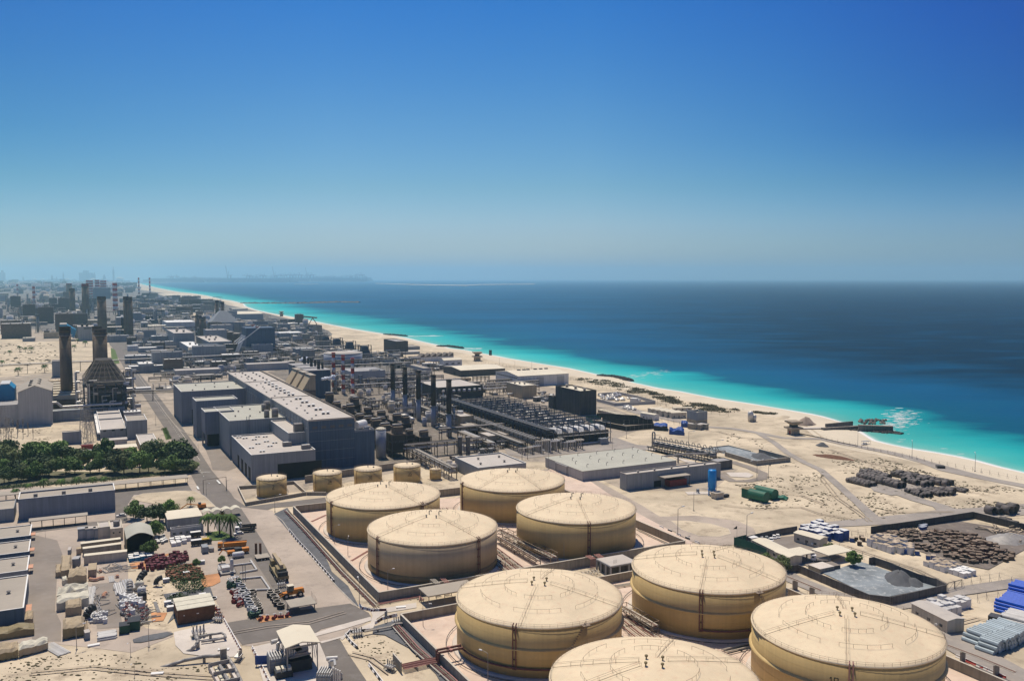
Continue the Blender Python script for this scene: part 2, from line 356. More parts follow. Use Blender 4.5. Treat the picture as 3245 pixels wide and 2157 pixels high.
def seamat():
 m=bpy.data.materials.new('sea_water');m.use_nodes=True;n=m.node_tree;b=n.nodes['Principled BSDF'];L=n.links.new
 b.inputs['Roughness'].default_value=0.4;b.inputs['Specular IOR Level'].default_value=0.02
 at=n.nodes.new('ShaderNodeAttribute');at.attribute_name='shore'  # distance from shore inshore; painted vignette darkening on the open sea
 geo=n.nodes.new('ShaderNodeNewGeometry')
 nz=n.nodes.new('ShaderNodeTexNoise');nz.inputs['Scale'].default_value=0.012;nz.inputs['Detail'].default_value=5
 mp=n.nodes.new('ShaderNodeMapping');mp.inputs['Rotation'].default_value=(0,0,-R(67));mp.inputs['Scale'].default_value=(0.6,1.5,1)
 L(geo.outputs['Position'],mp.inputs[0]);L(mp.outputs[0],nz.inputs['Vector'])
 m1=n.nodes.new('ShaderNodeMath');m1.operation='SUBTRACT';L(nz.outputs['Fac'],m1.inputs[0]);m1.inputs[1].default_value=0.5
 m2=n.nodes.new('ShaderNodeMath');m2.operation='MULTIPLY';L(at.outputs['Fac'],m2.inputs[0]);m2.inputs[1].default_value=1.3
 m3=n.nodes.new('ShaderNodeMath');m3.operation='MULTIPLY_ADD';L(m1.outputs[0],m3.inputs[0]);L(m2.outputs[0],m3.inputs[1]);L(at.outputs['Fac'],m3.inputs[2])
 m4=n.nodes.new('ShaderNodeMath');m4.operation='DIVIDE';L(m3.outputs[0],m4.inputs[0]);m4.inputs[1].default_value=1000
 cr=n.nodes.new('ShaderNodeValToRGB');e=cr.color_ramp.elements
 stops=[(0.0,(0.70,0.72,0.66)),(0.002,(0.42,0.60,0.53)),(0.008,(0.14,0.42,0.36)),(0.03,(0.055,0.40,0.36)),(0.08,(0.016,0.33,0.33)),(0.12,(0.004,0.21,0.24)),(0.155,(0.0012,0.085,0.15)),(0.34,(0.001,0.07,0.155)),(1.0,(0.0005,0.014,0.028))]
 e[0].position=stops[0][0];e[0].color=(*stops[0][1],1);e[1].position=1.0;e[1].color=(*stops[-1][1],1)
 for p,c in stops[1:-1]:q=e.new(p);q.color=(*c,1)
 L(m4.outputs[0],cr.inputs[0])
 n2=n.nodes.new('ShaderNodeTexNoise');n2.inputs['Scale'].default_value=0.0022;n2.inputs['Detail'].default_value=7;L(mp.outputs[0],n2.inputs['Vector'])
 mr=n.nodes.new('ShaderNodeMapRange');mr.inputs[1].default_value=0.3;mr.inputs[2].default_value=0.7;mr.inputs[3].default_value=0.74;mr.inputs[4].default_value=1.28;L(n2.outputs['Fac'],mr.inputs[0])
 vm=n.nodes.new('ShaderNodeVectorMath');vm.operation='SCALE';L(cr.outputs[0],vm.inputs[0]);L(mr.outputs[0],vm.inputs['Scale']);L(vm.outputs[0],b.inputs['Base Color'])
 n3=n.nodes.new('ShaderNodeTexNoise');n3.inputs['Scale'].default_value=0.25;n3.inputs['Detail'].default_value=6;L(mp.outputs[0],n3.inputs['Vector'])
 bp=n.nodes.new('ShaderNodeBump');bp.inputs['Strength'].default_value=0.35;bp.inputs['Distance'].default_value=1.0;L(n3.outputs['Fac'],bp.inputs['Height']);L(bp.outputs[0],b.inputs['Normal'])
 return m
SEAM=seamat()
BIG=46000
xs=[-BIG,-20000,-8000,-4000,-2000,-1200]+list(range(-800,3000,100))+[3200,4000,5000,6500,8000,12000,20000,30000,BIG]
ys=[-2000,0]+list(range(200,3200,100))+[3400,3900,4500,5400,6500,9000,13000,20000,30000,BIG]
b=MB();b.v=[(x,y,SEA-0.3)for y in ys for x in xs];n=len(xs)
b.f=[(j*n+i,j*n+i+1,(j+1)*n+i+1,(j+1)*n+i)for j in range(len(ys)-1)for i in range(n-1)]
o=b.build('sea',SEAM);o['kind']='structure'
VIGNETTE=lambda x,y:330+670*max(0.0,min(1.0,(x/(0.5*max(y,0)+300)+0.1)/0.7))  # vignette darkening towards the east, painted into the water colour; not depth
a=o.data.attributes.new('shore','FLOAT','POINT');a.data.foreach_set('value',[VIGNETTE(v[0],v[1])for v in b.v])
offs=[-14,-3,0,3,8,18,35,60,90,125,165,210,270,340,460,600,760]
V=[];A=[]
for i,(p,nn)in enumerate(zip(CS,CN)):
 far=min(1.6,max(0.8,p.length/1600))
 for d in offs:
  q=p+nn*d*far;V.append(q);f=max(0.0,min(1.0,(d-165)/(offs[-1]-165)))**1.3;A.append(max(0.0,float(d))*(1-f)+VIGNETTE(q.x,q.y)*f)
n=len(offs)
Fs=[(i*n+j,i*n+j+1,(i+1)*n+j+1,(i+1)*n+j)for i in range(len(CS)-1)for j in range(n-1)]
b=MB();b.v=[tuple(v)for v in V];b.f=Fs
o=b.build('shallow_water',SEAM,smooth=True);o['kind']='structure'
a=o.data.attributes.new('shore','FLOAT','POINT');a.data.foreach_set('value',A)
b=MB();bo=[(-46,0.02),(-22,-0.1),(-10,-0.7),(2,-1.65),(9,-2.4)]
for p,nn in zip(CS,CN):
 for d,z in bo:b.v.append((p.x+nn.x*d,p.y+nn.y*d,z))
n=len(bo);b.f=[(i*n+j,i*n+j+1,(i+1)*n+j+1,(i+1)*n+j)for i in range(len(CS)-1)for j in range(n-1)]
struct('beach',b,'beach_sand')
edge=[(p+nn*-40)for p,nn in zip(CS,CN)]
pts=[(v.x,v.y)for v in edge]+[(-9000,19500),(-BIG,24000),(-BIG,-1900),(700,-1900)]
flat('ground',pts,0.0,'sand',0.5)
def strip(name,pxs,m,h=2.0,depth=1500):
 P=[g(p,SEA)for p in pxs];Q=[p+Vector((p.x,p.y,0)).normalized()*depth for p in P[::-1]]
 flat(name,P+Q,h,m,h+3)
strip('port_ground',[cP(150,300),cP(350,300),cP(600,297),cP(1100,293),cP(1340,291),cP(1800,290),cP(2359,288),cB(880,262),cB(1235,262)],'far_building',4,3000)
strip('far_beach',[cP(190,306),cP(300,304),cP(520,301)],'beach_sand',3,200)
strip('sand_island',[cB(660,287),cB(760,289),cB(880,286)],'beach_sand',4,250)
S2=crop(1000,830,3.37)
strip('sand_spit',[S2(640,232),S2(980,245),S2(1200,250),S2(1600,256),S2(1750,247),S2(2100,243),S2(2340,240)],'beach_sand',5,900)
# -- paved ground, roads and tracks
Z1,Z2,Z3,Z4,Z5=0.03,0.06,0.09,0.12,0.6
G_=lambda L:[g(p)for p in L]
flat('works_ground',G_([cD(-40,1010),cD(-40,860),cD(-60,668),cD(300,664),cD(435,683),cD(588,715),cD(725,748),cD(900,822),cD(1040,842),cD(1180,872),cD(1330,905),cD(1450,955),cD(1510,975),cD(1420,1010),cD(1540,1060),cD(1700,1080),cD(1640,1130),cD(1440,1130),cD(1300,1065),cD(1050,1060),cD(700,1130),cD(560,1150),cD(440,1060),cD(300,1050)]),Z1,'plant_ground')
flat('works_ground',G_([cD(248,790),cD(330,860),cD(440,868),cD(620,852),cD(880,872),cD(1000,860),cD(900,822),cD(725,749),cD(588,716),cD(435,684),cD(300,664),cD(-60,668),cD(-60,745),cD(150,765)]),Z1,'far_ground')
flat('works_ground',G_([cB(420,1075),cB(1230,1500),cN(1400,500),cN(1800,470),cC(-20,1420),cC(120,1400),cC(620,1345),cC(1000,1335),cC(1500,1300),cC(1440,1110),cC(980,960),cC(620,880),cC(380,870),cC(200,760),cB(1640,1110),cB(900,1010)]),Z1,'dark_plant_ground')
flat('sandy_clearing',G_([cA(-60,690),cA(60,760),cA(280,810),cA(560,800),cA(980,800),cA(1050,1010),cA(1000,1070),cA(470,1090),cA(-60,1130)]),Z2,'sand')
flat('sandy_clearing',G_([cE(-60,290),cE(430,275),cE(720,270),cE(900,400),cE(1500,560),cE(1400,700),cE(-60,560)]),Z2,'sand')
flat('sandy_clearing',G_([cB(900,640),cB(1180,700),cB(1500,760),cB(1680,800),cB(1990,870),cB(2338,940),cC(600,620),cC(580,660),cC(200,740),cB(2300,1060),cB(2010,1040),cB(1760,880),cB(1500,900),cB(1100,890),cB(900,790),cB(1010,740)]),Z2,'sand')
flat('sandy_clearing',G_([cP(700,660),cP(1120,700),cP(1130,775),cP(850,760),cP(720,690)]),Z2,'sand')
flat('sandy_clearing',G_([cP(380,435),cP(700,430),cP(960,470),cP(1180,510),cP(860,505),cP(560,490)]),Z2,'beach_sand')
flat('yard_ground',G_([cE(-80,800),cE(1000,880),cE(1200,880),cE(1690,800),cE(1750,640),cE(1720,420),cE(1900,420),cE(2180,560),cE(2330,720),cE(2150,860),cE(2210,1010),cN(470,905),cN(480,935),cG(1030,0),cG(1130,140),cG(1550,620),cG(1760,835),cG(1880,905),cG(1910,960),
   cG(1660,1120),cG(1420,1190),cG(1300,1190),cG(940,1185),cG(720,1225),cG(620,1215),cG(470,980),cG(330,650),cF(1960,440),cF(1250,360),cF(1270,900),cF(1430,1050),cF(1680,1080),cF(1700,1130),cF(1290,1290),cF(900,1240),cF(500,1200),cF(-60,1190)]),Z1,'yard')
flat('asphalt',G_([cF(180,100),cF(560,190),cF(620,350),cF(560,520),cF(540,880),cF(600,1000),cF(600,1180),cF(320,1180),cF(260,900),cF(290,500),cF(300,200)]),Z2,'yard_dark')
flat('asphalt',G_([cE(1040,880),cE(1690,800),cE(1760,900),cE(1210,905),cE(1150,1000),cE(1150,1160),cE(760,1190),cE(290,1250),cE(290,1200),cE(1040,1130)]),Z2,'asphalt')
flat('asphalt',G_([cE(1850,480),cE(2000,470),cE(2180,640),cE(2060,690),cE(1920,680),cE(1900,600)]),Z3,'yard_dark')
flat('asphalt',G_([cF(900,620),cF(1150,600),cF(1200,1040),cF(950,1060)]),Z3,'yard_dark')
rdm=[cG(1840,1700),cG(1480,1170),cG(1380,1000)]
road('main_road',[g(p)for p in(cD(640,1420),cD(560,1250),cD(500,1140),cD(462,1085),cD(430,1030),cD(392,975),cD(352,918),cD(300,850),cD(262,792),cD(246,770))],[17,17,15,13,13,13,13,13,12,12],Z4,'asphalt')
flat('asphalt',G_([cN(60,780),cN(150,870),cN(420,900),cN(470,880),cN(950,840),cN(950,785),cN(560,830),cN(230,870),cN(100,780)]),Z3,'asphalt')
flat('asphalt',G_([cG(480,1000),cG(1250,870),cG(1700,810),cG(1880,900),cG(1905,940),cG(1420,1060),cG(1340,1110),cG(940,1165),cG(640,1215)]),Z3,'asphalt')
flat('asphalt',G_([cG(1400,1200),cG(1600,1160),cG(1680,1300),cG(1860,1568),cG(2000,1800),cG(1700,1800),cG(1500,1500)]),Z3,'asphalt')
flat('footpath',G_([cG(1330,1110),cG(1600,1020),cG(1900,940),cG(1910,975),cG(1640,1060),cG(1370,1130)]),Z4,'pale_concrete')
flat('footpath',G_([cG(1400,1185),cG(1700,1110),cG(1700,1125),cG(1420,1200)]),Z4,'pale_concrete')
flat('footpath',G_([cG(1900,880),cG(2350,800),cG(2350,850),cG(2050,900),cG(1960,960),cG(1930,1050),cG(1690,1110),cG(1620,1170),cG(1600,1150),cG(1650,1110),cG(1900,1000),cG(1920,930)]),Z3,'pale_concrete')
flat('gravel_strip',G_([cN(480,935),cN(600,880),cN(660,960),cG(1980,800),cG(1760,835),cG(1550,620),cG(1130,140)]),Z3,'gravel')
flat('sandy_strip',G_([cG(1300,60),cG(1420,130),cG(1900,640),cG(1975,790),cG(1930,860),cG(1780,830),cG(1680,640),cG(1520,500),cG(1480,400)]),Z4,'sand')
flat('pale_paving',G_([cF(1700,1090),cF(2190,980),cF(2350,1240),cF(2350,1330),cF(2100,1340),cF(1800,1300),cF(1720,1220)]),Z3,'pale_concrete')
flat('pale_paving',G_([cG(730,1240),cG(940,1190),cG(1400,1200),cG(1560,1568),cG(1640,1750),cG(900,1750),cG(800,1420)]),Z3,'pale_concrete')
flat('orange_ground',G_([cF(1960,540),cF(2150,515),cF(2160,600),cF(2080,640),cF(1990,650)]),Z4,'orange_sand')
flat('orange_ground',G_([cF(1270,420),cF(1500,380),cF(1640,320),cF(1660,330),cF(1440,470),cF(1290,470)]),Z4,'orange_sand')
flat('orange_ground',G_([cF(1480,900),cF(1640,900),cF(1600,980),cF(1490,990)]),Z4,'orange_sand')
flat('orange_ground',G_([cG(740,930),cG(1080,930),cG(1130,945),cG(820,1000)]),Z4+0.03,'orange_sand')
flat('sand_island_kerb',G_([cE(1190,930),cE(1290,895),cE(1600,870),cE(1760,870),cE(1850,920),cE(1950,1015),cE(1600,1030),cE(1240,960)]),Z4,'sand')
flat('valve_yard_ground',G_([cG(530,390),cG(730,360),cG(780,420),cG(1110,920),cG(790,950),cG(720,900),cG(640,600)]),Z4,'yard_dark')
flat('dark_yard_ground',G_([cF(1600,720),cF(2060,650),cF(2100,760),cF(1700,960),cF(1640,1010),cF(1700,900)]),Z4,'gravel')
flat('grass',G_([cE(1860,1250),cE(2000,1230),cE(2120,1290),cE(1960,1320),cE(1880,1320)]),Z4,'grass')
flat('grass',G_([cE(1465,310),cE(1500,300),cE(1545,400),cE(1500,410)]),Z4,'grass')
flat('grass',G_([cA(1000,860),cA(1040,880),cA(1080,1000),cA(1010,1010)]),Z4,'grass')
flat('scrub_ground',G_([cE(-60,700),cE(300,690),cE(900,700),cE(1300,660),cE(1740,660),cE(1730,710),cE(1300,745),cE(700,790),cE(-60,860)]),Z3,'scrub_ground')
flat('dark_patch',G_([cF(1300,1165),cF(1400,1130),cF(1640,1090),cF(1705,1105),cF(1600,1150),cF(1380,1195),cF(1310,1195)]),Z4,'gravel')
flat('asphalt',G_([cJ(500,-20),cJ(700,-40),cJ(1100,-50),cJ(1500,0),cJ(1660,70),cJ(1700,150),cJ(1560,230),cJ(1250,250),cJ(1040,200),cJ(900,110)]),Z1,'yard')
flat('sand_island_kerb',G_([cJ(850,0),cJ(1000,0),cJ(1250,30),cJ(1420,80),cJ(1440,130),cJ(1330,160),cJ(1120,150),cJ(960,90)]),Z3,'sand')
flat('road',G_([cN(1980,840),cD(1300,1066),cD(1400,1120),cD(1480,1165),cD(1560,1215),cD(1500,1210),cD(1440,1170),cD(1330,1110)]),Z2,'yard')
flat('road',G_([cC(560,1340),cC(1180,1310),cC(1480,1290),cC(1560,1240),cC(1760,1310),cC(1900,1320),cC(1840,1360),cC(1700,1340),cC(1060,1400),cC(780,1430),cC(600,1400)]),Z2,'track')
flat('road',G_([cC(1400,920),cC(1460,940),cC(1760,1030),cC(2338,1150),cC(2338,1120),cC(1800,1000),cC(1500,900)]),Z2,'track')
road('service_road',[g(p)for p in(cL(1020,1120),cL(1200,1210),cL(1400,1210),cL(1550,1180),cL(1560,1120),cL(1400,1050),cL(1180,980))],6,Z2,'yard_dark')
flat('pale_paving',G_([cL(1120,1110),cL(1380,1110),cL(1450,1140),cL(1400,1170),cL(1180,1160)]),Z3,'pale_concrete')
flat('pale_paving',G_([cL(140,830),cL(250,830),cL(600,970),cL(740,1030),cL(900,1020),cL(700,970),cL(330,860)]),Z3,'pale_concrete')
road('coast_road',[g(p)for p in(cL(900,570),cL(1200,590),cL(1500,640),cL(1800,700),cM(0,500),cM(250,555),cM(500,600),cM(800,660),cM(1000,710),cM(1200,770),cM(1450,850),cM(1700,910),cM(2000,975),cM(2299,1030),cM(2600,1110))],[7,7,7,7,8,8,8,9,10,9,14,11,9,9,9],Z1,'track')
road('sand_track',[g(p)for p in(cL(1500,640),cL(1700,760),cL(1850,880),cL(2050,990),cM(0,850),cM(220,1040),cM(430,1230),cM(580,1370),cM(600,1430))],[5,5,5,5,5,5,5,6,9],Z2,'track')
flat('drum_yard_ground',G_([cM(560,1040),cM(860,960),cM(960,1000),cM(1280,1050),cM(960,1130),cM(800,1140),cM(600,1090)]),Z2,'track')
road('sand_track',[g(p)for p in(cM(0,1478),cM(300,1455),cM(620,1430),cM(1100,1390),cM(1500,1350),cM(1900,1330),cM(2299,1300),cM(2600,1270))],[8,10,12,14,18,18,18,18],Z1,'track')
road('sand_track',[g(p)for p in(cM(880,1110),cM(1100,1190),cM(1350,1260),cM(1480,1330))],[9,9,9,13],Z2,'track')
road('farm_road',[g(p)for p in(cJ(1560,200),cK(-250,330),cK(60,560),cK(380,690),cK(820,840),cK(1200,960),cK(1600,1150),cK(2000,1380),cK(2400,1600),cK(2700,1800))],[7,8,9,9,10,11,13,13,13,13],Z2,'track')
road('farm_road',[g(p)for p in(cK(880,850),cK(1300,800),cK(1650,700),cK(2000,650),cK(2400,590))],[9,8,8,8,8],Z3,'track')
flat('basin_floor',G_([cK(210,440),cK(390,520),cK(640,640),cK(850,740),cK(1030,745),cK(1500,650),cK(1300,590),cK(900,450),cK(740,400),cK(560,460)]),Z3,'grey_basin')
flat('compound_paving',G_([cJ(1680,220),cJ(1700,180),cJ(2060,150),cK(400,290),cK(560,360),cK(230,450),cJ(2160,430),cJ(1900,300)]),Z3,'yard_dark')
flat('pale_paving',G_([cK(300,275),cK(410,262),cK(545,300),cK(420,335)]),Z4,'pale_concrete')
flat('scrap_yard_ground',G_([cK(860,150),cK(1500,40),cK(1740,10),cK(2400,110),cK(2400,260),cK(2000,480),cK(1700,420)]),Z1,'scrap_ground')
flat('basin_floor',G_([cL(830,830),cL(1160,795),cL(1400,860),cL(1560,900),cL(1860,950),cL(1480,1010),cL(1180,900)]),Z2,'grey_basin')
flat('bund_floor',G_([cN(655,950),cN(950,830),cN(2340,790),cD(1300,1068),cD(1465,1180),cD(1610,1258),cI(2350,370),cI(10,800)]),Z2,'bund_floor')
flat('bund_floor',G_([cI(215,990),cI(750,830),cJ(130,590),cJ(480,560),cK(0,670),cK(380,790),cK(1620,1380),cK(2500,1700),cK(2500,2200),cI(1300,2200),cI(870,1600)]),Z1,'bund_floor')
flat('gravel',G_([cI(-50,1040),cI(120,990),cI(210,960),cI(240,1010),cI(800,1568),cI(900,1750),cI(700,1750),cI(560,1500),cI(300,1250),cI(60,1120),cI(-60,1110)]),Z2,'gravel')
def ruts(pts,m,gap=1.9,wd=.45):
 for s in(-1,1):
  P=[g(p)for p in pts];Q=[]
  for i in range(len(P)):d=(P[min(i+1,len(P)-1)]-P[max(i-1,0)]).normalized();Q.append(P[i]+Vector((-d.y,d.x,0))*s*gap/2)
  road('wheel_track',Q,wd,Z4,m)
for L_ in([cG(1650,900),cG(1300,1000),cG(900,1040),cG(560,1100)],):ruts(L_,'rut_dark')
for L_ in([cM(0,930),cM(200,1180),cM(420,1330),cM(560,1440)],[cL(1250,1250),cL(1600,1350),cL(2000,1380),cL(2315,1500)],[cL(1000,620),cL(1300,700),cL(1650,720),cL(1900,740)],[cM(100,620),cM(500,760),cM(900,850),cM(1400,1000),cM(2000,1120)],[cL(1100,1500),cL(1500,1540),cL(2000,1520),cM(0,1350),cM(400,1420)],[cF(300,1500),cF(900,1440),cF(1500,1500),cF(2100,1540)],[cM(700,1330),cM(1100,1330),cM(1500,1330)],[cK(600,250),cK(900,350),cK(1300,480),cK(1580,620)],[cK(1700,1010),cK(1900,960),cK(2100,1000)],[cG(1700,1300),cG(1900,1350),cG(2100,1500)]):ruts(L_,'rut_sand',2.0,.6)
rp=[g(p)for p in(cD(470,1100),cD(430,1030),cD(392,975),cD(352,918),cD(300,850))]
b=MB();tot=0
for i in range(len(rp)-1):
 d=rp[i+1]-rp[i];L_=d.length;d.normalize();nn=Vector((-d.y,d.x,0));s=0
 while s<L_-4:
  p=rp[i]+d*s;q=p+d*3
  b.add([p-nn*.09+Vector((0,0,Z5)),p+nn*.09+Vector((0,0,Z5)),q+nn*.09+Vector((0,0,Z5)),q-nn*.09+Vector((0,0,Z5))],[(3,2,1,0)]);s+=9
for(p0,p1,wd)in((cE(1960,780),cE(1990,812),.5),(cE(1780,835),cE(1795,862),.5),(cE(1620,437),cE(1690,435),.25),(cE(1750,708),cE(1900,705),.25)):
 p=g(p0);q=g(p1);d=(q-p).normalized();nn=Vector((-d.y,d.x,0));z=Vector((0,0,Z5))
 b.add([p-nn*wd+z,p+nn*wd+z,q+nn*wd+z,q-nn*wd+z],[(0,1,2,3)])
struct('road_marking',b,'line_paint')
def kerb(pts,name='kerb',h=0.14,w_=0.3,m='concrete_cap'):
 b=MB();P=[g(p)for p in pts]
 for i in range(len(P)-1):
  d=P[i+1]-P[i];c=(P[i]+P[i+1])/2;b.rbox(c.x,c.y,0,d.length,w_,Z4+h,atan2(d.y,d.x))
 struct(name,b,m)
kerb([cN(480,940),cG(1035,0),cG(1140,150),cG(1560,635),cG(1770,845)])
kerb([cJ(860,5),cJ(960,90),cJ(1120,148),cJ(1330,158),cJ(1440,128),cJ(1420,80),cJ(1250,30),cJ(1000,0)])
kerb([cD(460,1060),cD(420,1000),cD(380,950),cD(340,893),cD(290,825)])
kerb([cE(2230,700),cE(2000,470),cE(1640,330),cE(1590,280)])
kerb([cE(1190,930),cE(1290,895),cE(1600,870),cE(1760,870),cE(1850,920),cE(1950,1015)])
kerb([cF(1270,400),cF(1700,420),cF(1980,420)],h=0.25)
rnd=random.Random(5)
def rocks(pts,wd,h,n,name,label,m='stone_dark',cat='breakwater',rr=(0.8,1.8)):
 P=[g(p,SEA)for p in pts];t=thing(name,label,cat,P[0],0)
 b=MB();seg=[(P[i+1]-P[i]).length for i in range(len(P)-1)];tot=sum(seg)
 for i in range(len(P)-1):
  d=P[i+1]-P[i];a=atan2(d.y,d.x);c=(P[i]+P[i+1])/2-P[0];b.frus
  q=MB();L_=d.length/2+wd*0.3;q.frus(-L_,L_,-wd/2,wd/2,-1.2,-L_,L_,-wd/4,wd/4,h*0.75)
  b.add([(c.x+v[0]*cos(a)-v[1]*sin(a),c.y+v[0]*sin(a)+v[1]*cos(a),v[2])for v in q.v],q.f)
 b.build('core',m,t);b=MB()
 for k in range(n):
  s=rnd.random()*tot;i=0
  while s>seg[i]and i<len(seg)-1:s-=seg[i];i+=1
  d=(P[i+1]-P[i]).normalized();p=P[i]+d*s-P[0];o=rnd.gauss(0,wd*0.24);z=max(0,1-abs(o)/(wd*0.5))*h*0.8
  r=rnd.uniform(*rr);b.blob(p.x-d.y*o,p.y+d.x*o,z,r*rnd.uniform(.8,1.3),r,r*.7,rnd,6,4,.25)
 b.build('rock',m,t)['kind']='stuff';return t
rocks([cB(195,460),cB(500,462),cB(800,458),cB(1060,449),cB(1240,452)],26,5,260,'breakwater','long thin dark rock breakwater reaching far out across the turquoise bay','stone',rr=(2.5,5))
rocks([cB(1480,744),cB(1580,750),cB(1670,756)],9,3,120,'groyne','dark flat rock groyne on the beach behind the dark ribbed block')
rocks([cB(1960,852),cB(2060,850),cB(2180,866)],8,3,120,'groyne','dark rock groyne with white surf at its tip, near the two posts in the water')
rocks([cC(1420,692),cC(1550,698),cC(1640,716),cC(1710,734)],8,3,200,'groyne','dark rubble groyne below the white surf, beside the patchy scrub')
rocks([cM(300,400),cM(500,400),cM(640,420),cM(800,430),cM(880,440)],10,1.4,260,'groyne','low heap of dark rocks around the foot of the long sea wall',rr=(0.5,1.1))
def seawall(a,c,wd,h,label):
 p=g(a,0);q=g(c,0);d=q-p;t=thing('sea_wall',label,'sea wall',p,atan2(d.y,d.x))
 MB().box(0,d.length,-wd/2,wd/2,-2.5,h).build('wall','concrete_dark',t)
 MB().box(0.1,d.length-.1,-wd/2+.3,wd/2-.3,h,h+.08).build('wall_top','stone',t)
seawall(cM(20,398),cM(440,372),3,1.6,'long low dark concrete sea wall lying across the beach')
seawall(cM(430,385),cM(815,400),5,3.2,'thick dark concrete end of the sea wall standing in the water')
seawall(cM(60,365),cM(360,335),1.5,2.6,'thin tilted dark sheet of sea wall on the sand, behind the long one')
b=MB()
for k in range(40):
 p=g(cM(rnd.uniform(440,740),rnd.uniform(322,365)));b.blob(p.x,p.y,2.6+rnd.random(),1.3,1.3,1.0,rnd,6,4,.3)
rp_=b.build('rock_pile','stone');rp_['kind']='stuff';tag(rp_,'heap of pale boulders on top of the sea wall end','rocks')
b=MB()
for k in range(170):
 x=rnd.gauss(930,95);y=270+(x-930)*0.10+rnd.gauss(0,55)
 if k>120:x=rnd.gauss(820,90);y=rnd.gauss(360,28)
 p=g(cM(x,y),SEA);L_=rnd.uniform(1,4.2);a=rnd.gauss(0.12,0.2)
 b.blob(p.x,p.y,SEA+0.02,L_,L_*rnd.uniform(.10,.28),0.12,rnd,7,4,.3);
for k in range(60):
 x=rnd.uniform(1700,2050);y=690-(x-1700)*0.12+rnd.gauss(0,14)
 p=g(cC(x,y),SEA);L_=rnd.uniform(1,4.5);b.blob(p.x,p.y,SEA+0.02,L_,L_*.14,0.12,rnd,7,4,.3)
for(x0,y0,x1,y1,n_)in((1680,757,1990,752,40),(2185,866,2338,868,30)):
 for k in range(n_):
  t_=rnd.random();p=g(cB(x0+(x1-x0)*t_,y0+(y1-y0)*t_+rnd.gauss(0,1.5)),SEA);b.blob(p.x,p.y,SEA+.02,7,1.6,.12,rnd,7,4,.3)
for(x,y)in((1165,620),(1585,668),(1587,700),(1820,773),(1390,608),(920,505),(900,530)):
 p=g(cM(x,y),SEA);b.blob(p.x,p.y,SEA+.02,3.0,.45,.1,rnd,7,4,.3)
stuff('surf',b,'white_paint','white streaks of breaking surf beside the rocks','surf')
b=MB();n=3
for i,(p,nn)in enumerate(zip(CS,CN)):
 r_=0.6+0.9*rnd.random();far=min(2.5,max(1,p.length/1200))
 for d,z in((-1.0*r_,SEA+.10),(0.6,SEA+.14),(1.8*r_*far,SEA+.04)):b.v.append((p.x+nn.x*d,p.y+nn.y*d,z))
b.f=[(i*n+j,i*n+j+1,(i+1)*n+j+1,(i+1)*n+j)for i in range(len(CS)-1)for j in range(n-1)]
stuff('foam',b,'white_paint','thin line of white foam where the sea meets the beach','foam')
for(pts,lab)in(([S2(0,0)],''),):
 pass
# -- writing: strokes bent round a shell
GL={'0':[[(0,0),(1,0),(1,2),(0,2),(0,0)]],'1':[[(.2,1.6),(.6,2),(.6,0)]],'2':[[(0,1.7),(.3,2),(.8,2),(1,1.6),(1,1.2),(0,0),(1,0)]],'3':[[(0,1.8),(.3,2),(.8,2),(1,1.6),(.8,1.1),(.4,1.05),(.8,1),(1,.5),(.8,0),(.3,0),(0,.25)]],
 'A':[[(0,0),(.5,2),(1,0)],[(.2,.7),(.8,.7)]],'B':[[(0,0),(0,2),(.7,2),(1,1.7),(.7,1.05),(0,1.05)],[(.7,1.05),(1,.6),(.7,0),(0,0)]],'S':[[(1,1.7),(.8,2),(.3,2),(0,1.6),(.3,1.1),(.7,1),(1,.5),(.8,0),(.2,0),(0,.3)]]}
def writing(txt,rad,ang,z,hgt,th=0.16,under=True):
 """letters standing proud of a round wall, reading upright from outside; ang = direction they face"""
 b=MB();s=hgt/2;wd=len(txt)*1.45-.45;S=[]
 for i,c in enumerate(txt):
  for st in GL[c]:S.append([((i*1.45+x-wd/2)*s,y*s)for x,y in st])
 if under:S.append([(-wd/2*s-.2,-.55*s),(wd/2*s+.2,-.55*s)])
 for st in S:
  for(x0,y0),(x1,y1)in zip(st[:-1],st[1:]):
   P=[]
   for x,y in((x0,y0),(x1,y1)):
    a=ang+x/rad;P.append(((rad+.05)*cos(a),(rad+.05)*sin(a),z+y))
   b.tube(P[0],P[1],th,4)
 return b
CAMA=lambda P:atan2(-P[1],-P[0])
# -- the great storage tanks
TR,TH=27.0,16.0
def tank_pos(l,r,top):
 def az(p):
  v=g(p,top);return atan2(v.x,v.y)
 a0,a1=az(l),az(r);s=sin((a1-a0)/2);d=TR/s;a=(a0+a1)/2
 return Vector((d*sin(a),d*cos(a),0))
TP={'T1':tank_pos(cN(950,745),cN(1978,745),TH),'T2':tank_pos(cN(1325,1060),cI(1160,30),TH),'T5':tank_pos(cI(765,720),cJ(375,800),TH),
   'T6':tank_pos(cJ(475,420),cJ(1985,520),TH),'T7':tank_pos(cJ(1645,1010),cK(1590,1220),TH),
   'T3':tank_pos(cD(1060,1108),cD(1301,1108),TH),'T4':tank_pos(cD(1190,1178),cD(1465,1182),TH),'T8':tank_pos(cI(1690,1568),cD(1752,1568),TH)}
B8=g(cD(1508,1467),TH);B8.z=0;TP['T8']=B8-B8.normalized()*(TR+.3)
for k_ in sorted(TP):print('TANK',k_,[round(c,1)for c in TP[k_]])
def pol(r,a,z):return(r*cos(a),r*sin(a),z)
